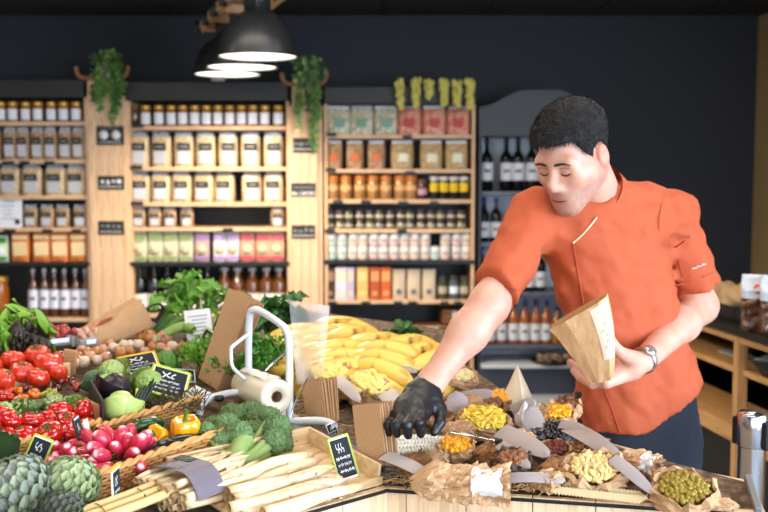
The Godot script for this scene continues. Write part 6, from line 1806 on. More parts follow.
func build_sacks():
	var kraft := mats["kraft"] as Material
	var kraft_l := M("kraft_light", Color(0.80, 0.64, 0.47), 0.75, {"tex": texs["kraft_fibre"], "scale": Vector3(15, 15, 15)})
	var kraft_d := M("kraft_dark", Color(0.62, 0.43, 0.25), 0.75, {"tex": texs["kraft_fibre"], "scale": Vector3(15, 15, 15)})
	var whitep := M("sticker_white", Color(0.88, 0.85, 0.84), 0.6)
	var plate_m := M("plate_grey", Color(0.66, 0.60, 0.58), 0.4, {"alpha": 0.8})
	var plate_w := M("plate_pale", Color(0.74, 0.69, 0.67), 0.4, {"alpha": 0.8})
	var mango := M("dried_mango", Color(0.92, 0.62, 0.05), 0.35, {"coat": 0.3})
	var pine_a := M("dried_pineapple", Color(0.93, 0.80, 0.42), 0.4, {"coat": 0.2})
	var banana_c := M("banana_chip", Color(0.88, 0.74, 0.24), 0.4)
	var cashew := M("cashew", Color(0.86, 0.74, 0.48), 0.5)
	var prune := M("prune", Color(0.035, 0.03, 0.045), 0.25, {"coat": 0.5})
	var raisin := M("raisin", Color(0.40, 0.13, 0.08), 0.4)
	var sultana := M("sultana", Color(0.56, 0.46, 0.09), 0.4, {"coat": 0.3})
	var almond := M("almond", Color(0.52, 0.32, 0.17), 0.6)
	# back of the arm first
	sack("kraft sack of pale dried pineapple beside the clear plastic bag", NW, 326, 396, 46, 28, 0.45, 0.2, 0.0, kraft, pine_a, "big", 1.0)
	sack("kraft sack of pale dried pineapple rings between banana and glove", NW, 366, 402, 42, 26, 0.45, -0.1, 0.0, kraft, pine_a, "big", 2.0)
	sack("open kraft sack of dark seed mix in front of the bananas", NW, 408, 386, 50, 16, 0.5, -0.35, 0.1, kraft_d, M("seed_mix", Color(0.26, 0.23, 0.20), 0.5, {"tex": texs["pasta"], "scale": Vector3(14, 14, 14)}), "bean", 3.0)
	sack("kraft sack of golden dried fruit behind the wrist of the glove", NW, 384, 392, 30, 14, 0.4, 0.3, 0.0, kraft, banana_c, "chunk", 3.5)
	sack("small sack of pale cauliflower pieces behind the reaching arm", NR, 462, 386, 34, 14, 0.4, 0.0, 0.0, kraft_l, M("cauli", Color(0.86, 0.80, 0.58), 0.6), "chunk", 4.0)
	sack("kraft sack of bright mango cubes before the cream paper cone", NR, 500, 407, 34, 14, 0.35, 0.2, 0.0, kraft_d, mango, "chunk", 5.0)
	sack("flat kraft sack of almonds beside the bright mango cubes", NR, 486, 414, 44, 12, 0.3, -0.2, -0.06, kraft_d, almond, "nut", 5.5)
	sack("kraft sack of yellow banana chips in front of the almonds", NR, 484, 432, 56, 20, 0.45, -0.1, -0.05, kraft, banana_c, "slice", 6.0)
	sack("kraft sack of walnuts beside the metal clip under the glove", NR, 443, 424, 34, 14, 0.35, 0.1, 0.0, kraft_l, almond, "chunk", 6.5)
	sack("crumpled whitish paper sack beside the grey plates", NR, 524, 426, 26, 22, 0.2, 0.3, -0.3, M("paper_white", Color(0.84, 0.80, 0.76), 0.7), null, "", 7.0, 0.6)
	sack("kraft sack of orange dried apricots by the man's jacket", NR, 556, 424, 40, 16, 0.35, 0.1, 0.0, kraft, mango, "chunk", 8.0)
	sack("kraft sack of brown dried slices touching the orange jacket", NR, 566, 416, 34, 14, 0.3, -0.2, 0.0, kraft, almond, "slice", 8.5)
	sack("black sack of glossy dark prunes behind the big grey plate", NR, 552, 442, 42, 16, 0.45, 0.0, 0.0, M("film_dark", Color(0.30, 0.29, 0.29), 0.4), prune, "chunk", 9.0)
	sack("sack of dark red dried berries below the prunes", NR, 556, 456, 34, 12, 0.5, 0.0, 0.0, kraft_l, raisin, "bean", 9.5)
	sack("kraft sack of mango strips beside the braided basket", NR, 457, 456, 40, 18, 0.5, 0.0, 0.0, kraft_l, mango, "chunk", 10.0)
	lying_sack("kraft sack lying crumpled behind the grey plates by the trousers", NR, [616, 458], [660, 468], 13, kraft_l, 11.0, whitep)
	lying_sack("large crumpled kraft sack with a white sticker on the pine front", NR, [412, 482], [510, 486], 21, kraft_l, 12.0, whitep)
	var ps: Node3D = sack("clear dark sack with a round pink sticker beside the large crumpled sack", NR, 514, 476, 40, 24, 0.4, 0.2, 0.1, M("film_brown", Color(0.34, 0.27, 0.24), 0.3), almond, "chunk", 13.0)
	part("round_sticker", lathe_mesh([Vector2(0, 0.001), Vector2(0.0125, 0.001), Vector2(0.0125, 0.0), Vector2(0, 0)], 20), M("pink_sticker", Color(0.90, 0.36, 0.32), 0.5), ps, ps.transform.affine_inverse() * PR(518, 457, 0.036), ps.transform.basis.inverse() * Basis(Vector3.UP, -0.2) * Basis(Vector3.RIGHT, 1.0), "round pink sticker")
	sack("wide kraft sack of pale cashews in the middle of the braided edge", NR, 594, 484, 66, 26, 0.5, 0.1, 0.02, kraft_l, cashew, "nut", 14.0)
	sack("kraft sack of green sultanas with its mouth open at the stand's end", NR, 684, 502, 64, 24, 0.55, -0.3, -0.08, kraft, sultana, "bean", 15.0, 0.95)
	lying_sack("flat kraft paper folded under the sultana sack", NR, [700, 502], [738, 506], 7, kraft_l, 16.0, null, false)
	lying_sack("kraft sack between the large crumpled sack and the straw", NR, [540, 470], [585, 474], 14, kraft_d, 17.0)
	var extra := [["between braided basket and banana chips", [440, 436], [470, 430], 12, kraft], ["behind the broad grey plate", [500, 446], [534, 440], 13, kraft_l], ["beside the prunes", [574, 446], [604, 452], 13, kraft_d], ["under the plate by the jacket hem", [585, 456], [622, 464], 14, kraft_l], ["in front of the steel scoop", [476, 456], [506, 452], 12, kraft_d], ["between pink sticker and cashews", [536, 478], [562, 484], 13, kraft_l], ["below the stack of kraft bags", [396, 466], [424, 462], 12, kraft_d], ["beside the mango strips", [424, 462], [446, 458], 11, kraft_l], ["at the back by the paper cone", [522, 414], [550, 418], 12, kraft], ["behind the sultana sack", [652, 476], [690, 482], 11, kraft_l], ["under the upright plate by the arm", [440, 410], [478, 406], 12, kraft], ["behind the walnuts", [422, 410], [446, 402], 12, kraft_d]]
	for k in extra.size():
		var x: Array = extra[k]
		lying_sack("rumpled kraft sack " + x[0], NR, x[1], x[2], x[3], x[4], 20.0 + k * 3.0, null, k % 2 == 0)
	# cream paper cone standing behind
	var cn := thing("paper_cone", "cream paper cone standing point-up behind the bright mango cubes", "paper cone", PR(517, 408, 0.0), roty(0.2))
	part("cone", lathe_mesh([Vector2(0.05, 0.0), Vector2(0.034, 0.035), Vector2(0.017, 0.07), Vector2(0.0015, 0.104)], 4), M("cone_cream", Color(0.90, 0.83, 0.70), 0.7), cn)
	part("fold", box_mesh(Vector3(0.002, 0.09, 0.001), 0.0003, Vector3(0, 0.05, 0), Basis(Vector3.RIGHT, -0.42)), M("cone_cream", Color.WHITE), cn, Vector3(0, 0, 0.03))
	# long knife-like tongs lying across: steel scoop beside mango strips
	var sc := thing("steel_scoop", "steel scoop handle with black end lying above the mango strips", "scoop", PR(470, 436, 0.05))
	part("handle", tube_mesh([PR(452, 432, 0.055) - sc.position, PR(496, 441, 0.05) - sc.position], 0.006, 8, 0.5), M("brushed_steel", Color.WHITE), sc)
	part("handle_end", tube_mesh([PR(496, 441, 0.05) - sc.position, PR(501, 442, 0.05) - sc.position], 0.007, 8), M("handle_black", Color.WHITE), sc)
	# braided cream basket rim under the glove
	var br := thing("braided_basket", "cream braided basket rim under the black glove", "basket", PR(418, 446, 0.0))
	var cream := M("braid_cream", Color(0.90, 0.84, 0.74), 0.7)
	var bm := T()
	ball(bm, Vector3.ZERO, Vector3(0.0085, 0.0046, 0.006), 8, 6)
	var bead := done(bm)
	for rw in 5:
		for k in 17:
			var f := k / 16.0
			var uu := lerpf(390, 446, f)
			var vv := 453.0 - rw * 4.2 - 5.0 * sin(f * PI) * 0.5
			var p := PR(uu + (rw % 2) * 1.6, vv + 3.0, 0.014 + rw * 0.006) - br.position
			part("plait", bead, cream, br, p, Basis(Vector3.UP, -0.2) * Basis(Vector3.BACK, 0.75 if rw % 2 == 0 else -0.75))
	# braided palm edge at the stand's front
	var pe := thing("palm_braid", "flat braided palm edge along the front of the cashew sack", "braid", PR(600, 496, 0.0))
	var strip := box_mesh(Vector3(0.022, 0.0022, 0.0058), 0.0007)
	var pm := M("palm_pale", Color(0.80, 0.70, 0.52), 0.6)
	for k in 26:
		var f := k / 25.0
		for e in 2:
			var p := PR(lerpf(556, 642, f), lerpf(490, 500, f) - e * 5.0, 0.014 - e * 0.001) - pe.position
			part("palm_strip", strip, pm, pe, p, pbasis(NR) * Basis(Vector3.RIGHT, 1.0) * Basis(Vector3.UP, 0.6 if e == 0 else -0.6))
	straw("loose pale straw in front of the clear dark sack", PR, [[500, 562], [474, 492]], 110, "straw_pale")
	straw("loose straw beside the stack of kraft bags on the channel", PR, [[384, 412], [470, 486]], 50, "straw_pale")
	straw("few loose straw ends at the sultana sack", PR, [[640, 700], [480, 504]], 26, "straw_pale")
	# grey tongue-shaped label plates on clips
	plate("grey tongue-shaped plate reaching over the pine front by the kraft stack", NR, [384, 455, 0.05], [440, 483, 0.035], 20, plate_w, 0.10, 0.35, 0.35)
	plate("pale plate standing before the seed mix, behind the glove", NR, [385, 410, 0.03], [413, 402, 0.05], 26, plate_w, 0.05, 0.8, 0.3)
	plate("grey plate standing upright beside the reaching arm", NR, [459, 419, 0.02], [456, 391, 0.075], 27, plate_m, 0.05, 0.85, 0.45)
	plate("grey plate lying behind the mango cubes", NR, [462, 397, 0.03], [494, 393, 0.05], 15, plate_m, 0.05, 0.7, 0.4)
	plate("grey rounded plate behind the whitish paper sack", NR, [513, 413, 0.03], [536, 402, 0.06], 20, plate_m, 0.05, 0.8, 0.4)
	plate("upright grey plate in front of the orange dried apricots", NR, [538, 437, 0.02], [530, 406, 0.075], 26, plate_m, 0.05, 0.85, 0.45)
	plate("broad grey plate lying across the middle of the sacks", NR, [500, 430, 0.05], [550, 456, 0.045], 24, plate_m, 0.06, 0.6, 0.45)
	plate("grey plate leaning towards the orange jacket hem", NR, [568, 426, 0.05], [624, 462, 0.05], 22, plate_m, 0.10, 0.6, 0.4)
	plate("grey plate bending down over the cashew sack", NR, [612, 458, 0.06], [654, 494, 0.025], 17, plate_m, 0.12, 0.55, 0.35)
	plate("long grey plate above the straw", NR, [500, 479, 0.03], [566, 481, 0.03], 14, plate_m, 0.18, 0.6, 0.5)
	plate("grey plate under the pink sticker", NR, [500, 444, 0.05], [530, 468, 0.04], 16, plate_m, 0.05, 0.6, 0.5)
	plate("pointed grey plate between the two pineapple sacks", NW, [336, 378, 0.07], [360, 402, 0.05], 17, plate_w, 0.1, 0.5, 0.3)
	plate("grey plate resting on the bananas", NW, [374, 362, 0.06], [418, 372, 0.05], 12, plate_m, 0.08, 0.5, 0.4)
	plate("pale plate between glove and second pineapple sack", NW, [386, 392, 0.06], [402, 414, 0.05], 22, plate_w, 0.06, 0.75, 0.45)
	plate("small grey plate in front of the dark red berries", NR, [560, 424, 0.05], [584, 428, 0.06], 13, plate_m, 0.05, 0.6, 0.4)
# ================================================================ the shopkeeper
# bodies are distance fields of tapered capsules and ellipsoids, meshed as surface nets
func cap(a: Vector3, b: Vector3, ra: float, rb: float, k := 0.02) -> Array:
	return [0, a, b, ra, rb, k, (b - a), maxf((b - a).length_squared(), 1e-9)]

func ell(c: Vector3, bs: Basis, r: Vector3, k := 0.02) -> Array:
	return [1, c, bs.inverse(), r, minf(r.x, minf(r.y, r.z)), k]

func cut(c: Vector3, r: float, k := 0.01) -> Array:
	return [2, c, r, 0.0, 0.0, k]

# stations: [y, centre x, centre z, rx, rz], highest first; ax = the body's own sideways axis
func trunk(stations: Array, ax: Vector3, k := 0.04) -> Array:
	return [3, stations, ax, Vector3(-ax.z, 0, ax.x), 0.0, k]

func field(prims: Array, p: Vector3) -> float:
	var d := 1e3
	for pr in prims:
		var e := 0.0
		var k: float = pr[5]
		match pr[0]:
			0:
				var pa: Vector3 = p - pr[1]
				var h := clampf(pa.dot(pr[6]) / pr[7], 0.0, 1.0)
				e = (pa - pr[6] * h).length() - lerpf(pr[3], pr[4], h)
			1:
				var q: Vector3 = (pr[2] as Basis) * (p - pr[1])
				e = ((q / pr[3]).length() - 1.0) * pr[4]
			2:
				e = (p - pr[1]).length() - pr[2]
				e = -e
				var hh := maxf(k - absf(d - e), 0.0) / k
				d = maxf(d, e) + hh * hh * k * 0.25
				continue
			3:
				var ss: Array = pr[1]
				var n := ss.size()
				var i := 0
				while i < n - 2 and p.y < ss[i + 1][0]: i += 1
				var s0: Array = ss[i]
				var s1: Array = ss[i + 1]
				var f := clampf((p.y - s0[0]) / (s1[0] - s0[0]), 0.0, 1.0)
				f = f * f * (3.0 - 2.0 * f) * 0.5 + f * 0.5
				var q := Vector3(p.x - lerpf(s0[1], s1[1], f), 0, p.z - lerpf(s0[2], s1[2], f))
				var rx := lerpf(s0[3], s1[3], f)
				var rz := lerpf(s0[4], s1[4], f)
				var x := q.dot(pr[2]) / rx
				var z := q.dot(pr[3]) / rz
				e = (pow(pow(absf(x), 2.4) + pow(absf(z), 2.4), 1.0 / 2.4) - 1.0) * minf(rx, rz)
				e = maxf(e, maxf(p.y - ss[0][0], ss[n - 1][0] - p.y))
		if k > 0.0:
			var h2 := maxf(k - absf(d - e), 0.0) / k
			d = minf(d, e) - h2 * h2 * k * 0.25
		else:
			d = minf(d, e)
	return d

func nets(st: SurfaceTool, sdf: Callable, lo: Vector3, hi: Vector3, cell: float, origin: Vector3, col = null, slack := 0.0):
	st.set_smooth_group(0)
	var B := 4
	var nb := Vector3i(((hi - lo) / (cell * B)).ceil())
	var nx := nb.x * B + 1
	var ny := nb.y * B + 1
	var nz_ := nb.z * B + 1
	var val := PackedFloat32Array()
	val.resize(nx * ny * nz_)
	val.fill(1e6)
	var vert := PackedInt32Array()
	vert.resize(nx * ny * nz_)
	vert.fill(-1)
	var pos := PackedVector3Array()
	var cols := PackedColorArray()
	var active := []
	var reach := B * cell * 0.866 * 1.15 + slack + cell
	for bz in nb.z:
		for by in nb.y:
			for bx in nb.x:
				var c := lo + Vector3(bx + 0.5, by + 0.5, bz + 0.5) * (B * cell)
				if absf(sdf.call(c)) > reach: continue
				active.append(Vector3i(bx * B, by * B, bz * B))
				for k in B + 1:
					for j in B + 1:
						for i in B + 1:
							var id := (bx * B + i) + nx * ((by * B + j) + ny * (bz * B + k))
							if val[id] > 1e5:
								val[id] = sdf.call(lo + Vector3(bx * B + i, by * B + j, bz * B + k) * cell)
	var steps := [1, nx, nx * ny]
	var offs := [0, 1, nx, nx + 1, nx * ny, nx * ny + 1, nx * ny + nx, nx * ny + nx + 1]
	var edges := [[0, 1], [2, 3], [4, 5], [6, 7], [0, 2], [1, 3], [4, 6], [5, 7], [0, 4], [1, 5], [2, 6], [3, 7]]
	for a in active:
		for k in B:
			for j in B:
				for i in B:
					var id: int = (a.x + i) + nx * ((a.y + j) + ny * (a.z + k))
					var neg := 0
					for o in offs:
						if val[id + o] < 0.0: neg += 1
					if neg == 0 or neg == 8: continue
					var sum := Vector3.ZERO
					var cnt := 0
					for e in edges:
						var v0 := val[id + offs[e[0]]]
						var v1 := val[id + offs[e[1]]]
						if (v0 < 0.0) == (v1 < 0.0): continue
						var f := v0 / (v0 - v1)
						var p0 := Vector3(e[0] & 1, (e[0] >> 1) & 1, e[0] >> 2)
						var p1 := Vector3(e[1] & 1, (e[1] >> 1) & 1, e[1] >> 2)
						sum += p0.lerp(p1, f)
						cnt += 1
					var p := lo + (Vector3(a.x + i, a.y + j, a.z + k) + sum / cnt) * cell
					vert[id] = pos.size()
					pos.append(p - origin)
					if col != null: cols.append(col.call(p))
	for a in active:
		for k in B:
			for j in B:
				for i in B:
					var ijk := [a.x + i, a.y + j, a.z + k]
					var id: int = ijk[0] + nx * (ijk[1] + ny * ijk[2])
					if val[id] > 1e5: continue
					for ax in 3:
						var v1 := val[id + steps[ax]]
						if v1 > 1e5 or (val[id] < 0.0) == (v1 < 0.0): continue
						var s1: int = steps[(ax + 1) % 3]
						var s2: int = steps[(ax + 2) % 3]
						if ijk[(ax + 1) % 3] == 0 or ijk[(ax + 2) % 3] == 0: continue
						var q := [vert[id - s1 - s2], vert[id - s2], vert[id], vert[id - s1]]
						if q.min() < 0: continue
						if val[id] < 0.0: q.reverse()
						for t in [q[0], q[1], q[2], q[0], q[2], q[3]]:
							if col != null: st.set_color(cols[t])
							st.add_vertex(pos[t])

# where a picture ray first meets a distance field
func march(sdf: Callable, u: float, v: float, start: float, lift := 0.001) -> Vector3:
	var r := ray(u, v).normalized()
	var t := start
	for k in 90:
		var d: float = sdf.call(EYE + r * t)
		if d < 0.0005: break
		t += maxf(d * 0.8, 0.0004)
		if t > 4.0: break
	return EYE + r * (t - lift)

func build_person():
	var c := px(640, 300, 2.45)
	var org := Vector3(c.x, 0, c.z)
	var o := thing("person", "person in an orange chef jacket reaching over the sacks with a black glove", "person", org)
	# ------------------------------------------------ head frame
	var yaw := deg_to_rad(46.0)
	var pit := deg_to_rad(27.0)
	var hz := Vector3(-sin(yaw), 0, cos(yaw))
	var fw := hz * cos(pit) - Vector3.UP * sin(pit)
	var hb := Basis(Vector3.UP.cross(hz), Vector3.UP * cos(pit) + hz * sin(pit), fw)
	hb = Basis(fw, deg_to_rad(-1.0)) * hb
	var hc := px(573, 156, 2.30)
	hb = hb.scaled_local(Vector3(0.93, 0.97, 0.96))
	var hx := Transform3D(hb, hc)
	var inv := hx.affine_inverse()
	var E := func(x, y, z, rx, ry, rz, k = 0.02) -> Array: return ell(hx * Vector3(x, y, z), hb, Vector3(rx, ry, rz), k)
	var C := func(a: Vector3, b: Vector3, ra, rb, k = 0.02) -> Array: return cap(hx * a, hx * b, ra, rb, k)
	var neck_base := px(603, 212, 2.43)
	var head := [
		E.call(0.0, 0.030, -0.012, 0.074, 0.086, 0.094), E.call(0.0, -0.035, 0.030, 0.053, 0.072, 0.060, 0.03),
		C.call(Vector3(0.050, -0.045, 0.002), Vector3(0.014, -0.096, 0.060), 0.024, 0.020, 0.03), C.call(Vector3(-0.050, -0.045, 0.002), Vector3(-0.014, -0.096, 0.060), 0.024, 0.020, 0.03),
		C.call(Vector3(-0.008, -0.098, 0.070), Vector3(0.008, -0.098, 0.070), 0.016, 0.016, 0.02),
		C.call(Vector3(-0.042, 0.021, 0.071), Vector3(0.042, 0.021, 0.071), 0.014, 0.014, 0.015),
		C.call(Vector3(0.044, -0.022, 0.056), Vector3(0.050, -0.018, 0.036), 0.022, 0.022, 0.03), C.call(Vector3(-0.044, -0.022, 0.056), Vector3(-0.050, -0.018, 0.036), 0.022, 0.022, 0.03),
		cut(hx * Vector3(0.032, 0.000, 0.104), 0.0225, 0.010), cut(hx * Vector3(-0.032, 0.000, 0.104), 0.0225, 0.010),
		C.call(Vector3(0.030, -0.001, 0.0705), Vector3(0.033, -0.001, 0.0695), 0.0145, 0.0145, 0.003), C.call(Vector3(-0.030, -0.001, 0.0705), Vector3(-0.033, -0.001, 0.0695), 0.0145, 0.0145, 0.003),
		C.call(Vector3(0, 0.016, 0.080), Vector3(0, -0.026, 0.104), 0.0075, 0.0095, 0.008), C.call(Vector3(0, -0.026, 0.104), Vector3(0, -0.034, 0.103), 0.0105, 0.0105, 0.006),
		C.call(Vector3(0.011, -0.036, 0.094), Vector3(0.012, -0.035, 0.088), 0.0085, 0.009, 0.008), C.call(Vector3(-0.011, -0.036, 0.094), Vector3(-0.012, -0.035, 0.088), 0.0085, 0.009, 0.008),
		E.call(0.0, -0.064, 0.076, 0.030, 0.026, 0.018, 0.02),
		C.call(Vector3(-0.019, -0.065, 0.084), Vector3(0.019, -0.065, 0.084), 0.0065, 0.0065, 0.006), C.call(Vector3(-0.016, -0.077, 0.083), Vector3(0.016, -0.077, 0.083), 0.0078, 0.0078, 0.005),
		E.call(0.080, -0.004, -0.010, 0.010, 0.031, 0.019, 0.006), E.call(-0.080, -0.004, -0.010, 0.010, 0.031, 0.019, 0.006),
		cut(hx * Vector3(0.097, 0.000, -0.006), 0.012, 0.006), cut(hx * Vector3(-0.097, 0.000, -0.006), 0.012, 0.006),
		cap(hx * Vector3(0, -0.05, -0.035), neck_base, 0.054, 0.060, 0.03)]
	# ------------------------------------------------ limbs
	var r_sh := px(534, 216, 2.37)
	var r_el := px(489, 305, 2.20)
	var r_wr := px(430, 384, 2.12)
	var l_sh := px(675, 212, 2.50)
	var l_el := px(700, 306, 2.52)
	var l_wr := px(643, 361, 2.25)
	var limbs := [
		cap(r_sh, r_el, 0.038, 0.041, 0.02), cap(r_el, r_el.lerp(r_wr, 0.35), 0.041, 0.041, 0.03), cap(r_el.lerp(r_wr, 0.35), r_wr, 0.040, 0.029, 0.03),
		cap(l_sh + Vector3(-0.01, -0.02, -0.01), l_el, 0.036, 0.041, 0.02), cap(l_el, l_el.lerp(l_wr, 0.35), 0.041, 0.041, 0.03), cap(l_el.lerp(l_wr, 0.35), l_wr, 0.040, 0.027, 0.03),
		cap(neck_base, px(612, 280, 2.43), 0.07, 0.09, 0.03), cap(r_sh, neck_base, 0.04, 0.05, 0.03), cap(l_sh, neck_base, 0.04, 0.05, 0.03),
		cap(px(612, 280, 2.43), px(640, 430, 2.46), 0.09, 0.09, 0.03), cap(r_wr, px(420, 402, 2.09), 0.028, 0.026, 0.02)]
	var hip_r := Vector3(px(606, 450, 2.46).x, 0.84, -2.47)
	var hip_l := Vector3(px(664, 450, 2.48).x, 0.84, -2.50)
	limbs += [cap(hip_r, hip_r - Vector3(0, 0.74, 0.0), 0.065, 0.04, 0.02), cap(hip_l, hip_l - Vector3(0, 0.74, 0.0), 0.065, 0.04, 0.02), cap(px(640, 430, 2.46), hip_r, 0.08, 0.06, 0.02), cap(px(640, 430, 2.46), hip_l, 0.08, 0.06, 0.02)]
	# the hand that holds the bag: palm and four fingers behind it, thumb in front
	var palm0 := px(632, 367, 2.22)
	var hand := [cap(l_wr, palm0, 0.027, 0.025, 0.02)]
	var kn := [px(606, 383, 2.185), px(608, 376, 2.205), px(611, 369, 2.225), px(615, 362, 2.24)]
	for i in 4: hand.append(cap(palm0 + Vector3(0, (1.5 - i) * -0.007, 0), kn[i], 0.019, 0.0135, 0.014))
	var f1 := [px(592, 385, 2.20), px(591, 377, 2.225), px(594, 368, 2.245), px(600, 360, 2.26)]
	var f2 := [px(580, 378, 2.235), px(578, 369, 2.255), px(582, 360, 2.27), px(589, 352, 2.28)]
	var f3 := [px(573, 371, 2.25), px(570, 362, 2.27), px(575, 352, 2.285), px(583, 345, 2.295)]
	for i in 4:
		var rr: float = [0.0085, 0.0095, 0.0098, 0.0092][i]
		hand.append(cap(kn[i], f1[i], rr * 1.2, rr * 1.05, 0.006))
		hand.append(cap(f1[i], f2[i], rr * 1.05, rr, 0.004))
		hand.append(cap(f2[i], f3[i], rr, rr * 0.85, 0.004))
	var th := [px(634, 359, 2.21), px(621, 353, 2.165), px(613, 344, 2.15), px(609, 334, 2.145)]
	hand.append(cap(th[0], th[1], 0.019, 0.0135, 0.012))
	hand.append(cap(th[1], th[2], 0.0125, 0.011, 0.005))
	hand.append(cap(th[2], th[3], 0.011, 0.0088, 0.004))
	# ------------------------------------------------ skin
	var skin_col := Color(0.82, 0.62, 0.53)
	var skin_c := func(p: Vector3) -> Color:
		var q: Vector3 = inv * p
		var cc := skin_col.lerp(Color(0.80, 0.55, 0.46), clampf(0.35 + 0.9 * nz.get_noise_3dv(p * 22.0), 0.0, 0.8))
		if q.length() < 0.17:
			var lips := exp(-pow(q.x / 0.021, 4.0) - pow((q.y + 0.071) / 0.011, 2.0)) * (1.0 if q.z > 0.07 else 0.0)
			cc = cc.lerp(Color(0.72, 0.40, 0.37), 0.75 * lips)
			# stubble on the jaw, chin and upper lip
			var jaw := smoothstep(-0.035, -0.062, q.y - 0.25 * maxf(0.0, 0.045 - q.z)) * smoothstep(-0.02, 0.02, q.z)
			jaw *= 1.0 - lips
			jaw *= 0.7 + 0.6 * nz.get_noise_3dv(p * 260.0)
			cc = cc.lerp(Color(0.42, 0.33, 0.29), clampf(0.42 * jaw, 0, 0.6))
			if absf(q.x) > 0.066 and q.z < 0.02: cc = cc.lerp(Color(0.84, 0.46, 0.38), 0.5)
		return cc.srgb_to_linear()
	var all_body := head + limbs
	var st := T()
	nets(st, func(p): return field(limbs, p), Vector3(0.06, 0.06, -2.66), Vector3(0.96, 1.56, -1.98), 0.0095, org, skin_c)
	nets(st, func(p): return field(head, p), hc - Vector3(0.17, 0.19, 0.17), hc + Vector3(0.17, 0.15, 0.17), 0.0042, org, skin_c)
	nets(st, func(p): return field(hand, p), px(600, 370, 2.22) - Vector3(0.10, 0.09, 0.11), px(612, 360, 2.22) + Vector3(0.10, 0.10, 0.10), 0.0034, org, skin_c)
	part("body", done(st), M("skin", Color.WHITE, 0.5, {"vc": true, "sss": 0.12}), o)
	# ------------------------------------------------ hair, brows, lashes
	var hair_f := func(p: Vector3) -> float:
		var q: Vector3 = inv * p
		var c0 := Vector3(0.0, 0.030, -0.012)
		var grow := 0.004 + 0.016 * smoothstep(0.015, 0.085, q.y)
		var d := ((q - c0) / (Vector3(0.074, 0.086, 0.094) + Vector3.ONE * grow)).length() - 1.0
		d *= 0.085
		d -= 0.0035 * nz.get_noise_3d(q.x * 60.0, q.y * 22.0, q.z * 60.0) + 0.003 * nz.get_noise_3d(q.x * 160.0, q.y * 50.0, q.z * 160.0)
		var line := -0.055
		if q.z > -0.03: line = lerpf(-0.055, 0.018, smoothstep(-0.03, 0.0, q.z))
		if q.z > 0.0: line = 0.018 - 0.030 * exp(-pow((q.z - 0.018) / 0.010, 2.0))
		if q.z > 0.028: line = lerpf(0.018, 0.066, smoothstep(0.028, 0.058, q.z))
		line += 0.004 * nz.get_noise_2d(q.x * 90.0, q.z * 90.0)
		var ear := Vector3((absf(q.x) - 0.082) / 1.2, q.y + 0.004, (q.z + 0.008) * 1.3).length() - 0.036
		return maxf(maxf(d, (line - q.y) * 0.8), -ear * 0.7)
	var sh := T()
	nets(sh, hair_f, hc - Vector3(0.16, 0.14, 0.16), hc + Vector3(0.16, 0.17, 0.16), 0.0042, org, null, 0.006)
	var hm := done(sh)
	var ha := hm.surface_get_arrays(0)
	var hv: PackedVector3Array = ha[Mesh.ARRAY_VERTEX]
	var hn: PackedVector3Array = ha[Mesh.ARRAY_NORMAL]
	var hs := T(false)
	for k in 9000:
		var i := rng.randi() % hv.size()
		var q: Vector3 = inv * (hv[i] + org)
		if q.y < -0.01: continue
		var nrm: Vector3 = hn[i]
		var flow := (hb * Vector3(rnd(-0.5, 0.5), rnd(-0.9, 0.1) if q.y < 0.08 else rnd(-0.2, 0.3), rnd(0.2, 1.0))).normalized()
		var d := (nrm * rnd(0.25, 0.7) + flow).normalized() * rnd(0.008, 0.016)
		var w := d.cross(nrm).normalized() * 0.0007
		var p: Vector3 = hv[i] - nrm * 0.001
		for t in [p - w, p + w, p + d]: hs.add_vertex(t)
	part("hair_strands", done(hs), M("hair_strand", Color(0.095, 0.07, 0.06), 0.6), o).set_meta("kind", "stuff")
	part("hair", hm, M("hair_dark", Color(0.075, 0.058, 0.052), 0.85, {"bump": ntex("hair_strands", 0.06, [], {"oct": 4}), "bump_cm": 0.3, "scale": Vector3(22, 6, 22)}), o)
	var face_pt := func(x: float, y: float) -> Vector3:
		var p: Vector3 = hx * Vector3(x, y, 0.15)
		for k in 40:
			var d := field(head, p)
			if d < 0.0006: break
			p -= fw * d * 0.8
		return p - org
	var hair_m := M("brow_dark", Color(0.16, 0.11, 0.09), 0.7)
	for e in [-1.0, 1.0]:
		part("eyebrow", tube_mesh(curve([face_pt.call(0.011 * e, 0.0185), face_pt.call(0.022 * e, 0.0205), face_pt.call(0.036 * e, 0.0215), face_pt.call(0.052 * e, 0.0165)], 12), [0.0016, 0.0026, 0.0031, 0.0033, 0.0033, 0.0032, 0.0030, 0.0028, 0.0026, 0.0023, 0.0019, 0.0014, 0.0008], 6), hair_m, o)
		part("eyelashes", tube_mesh(curve([face_pt.call(0.0185 * e, -0.0045), face_pt.call(0.025 * e, -0.0085), face_pt.call(0.034 * e, -0.0095), face_pt.call(0.046 * e, -0.0050)], 10), [0.0009, 0.0014, 0.0018, 0.002, 0.002, 0.002, 0.002, 0.002, 0.0018, 0.0014, 0.0008], 5), hair_m, o)
		part("eyelid_fold", tube_mesh(curve([face_pt.call(0.019 * e, 0.0065), face_pt.call(0.031 * e, 0.0095), face_pt.call(0.045 * e, 0.0055)], 8), 0.0008, 5), M("lid_fold", Color(0.55, 0.36, 0.30), 0.6), o)
	part("mouth_line", tube_mesh(curve([face_pt.call(-0.022, -0.0700), face_pt.call(-0.010, -0.0705), face_pt.call(0.0, -0.0715), face_pt.call(0.010, -0.0705), face_pt.call(0.022, -0.0700)], 14), [0.0006, 0.001, 0.0013, 0.0015, 0.0016, 0.0016, 0.0016, 0.0016, 0.0016, 0.0016, 0.0016, 0.0015, 0.0013, 0.001, 0.0006], 5), M("lip_dark", Color(0.36, 0.16, 0.15), 0.5), o)
	# ------------------------------------------------ jacket
	var axb := Vector3(0.94, 0, -0.34)
	var S := func(y: float, u: float, v: float, d: float, rx: float, rz: float) -> Array:
		var p := px(u, v, d)
		return [y, p.x, p.z, rx, rz]
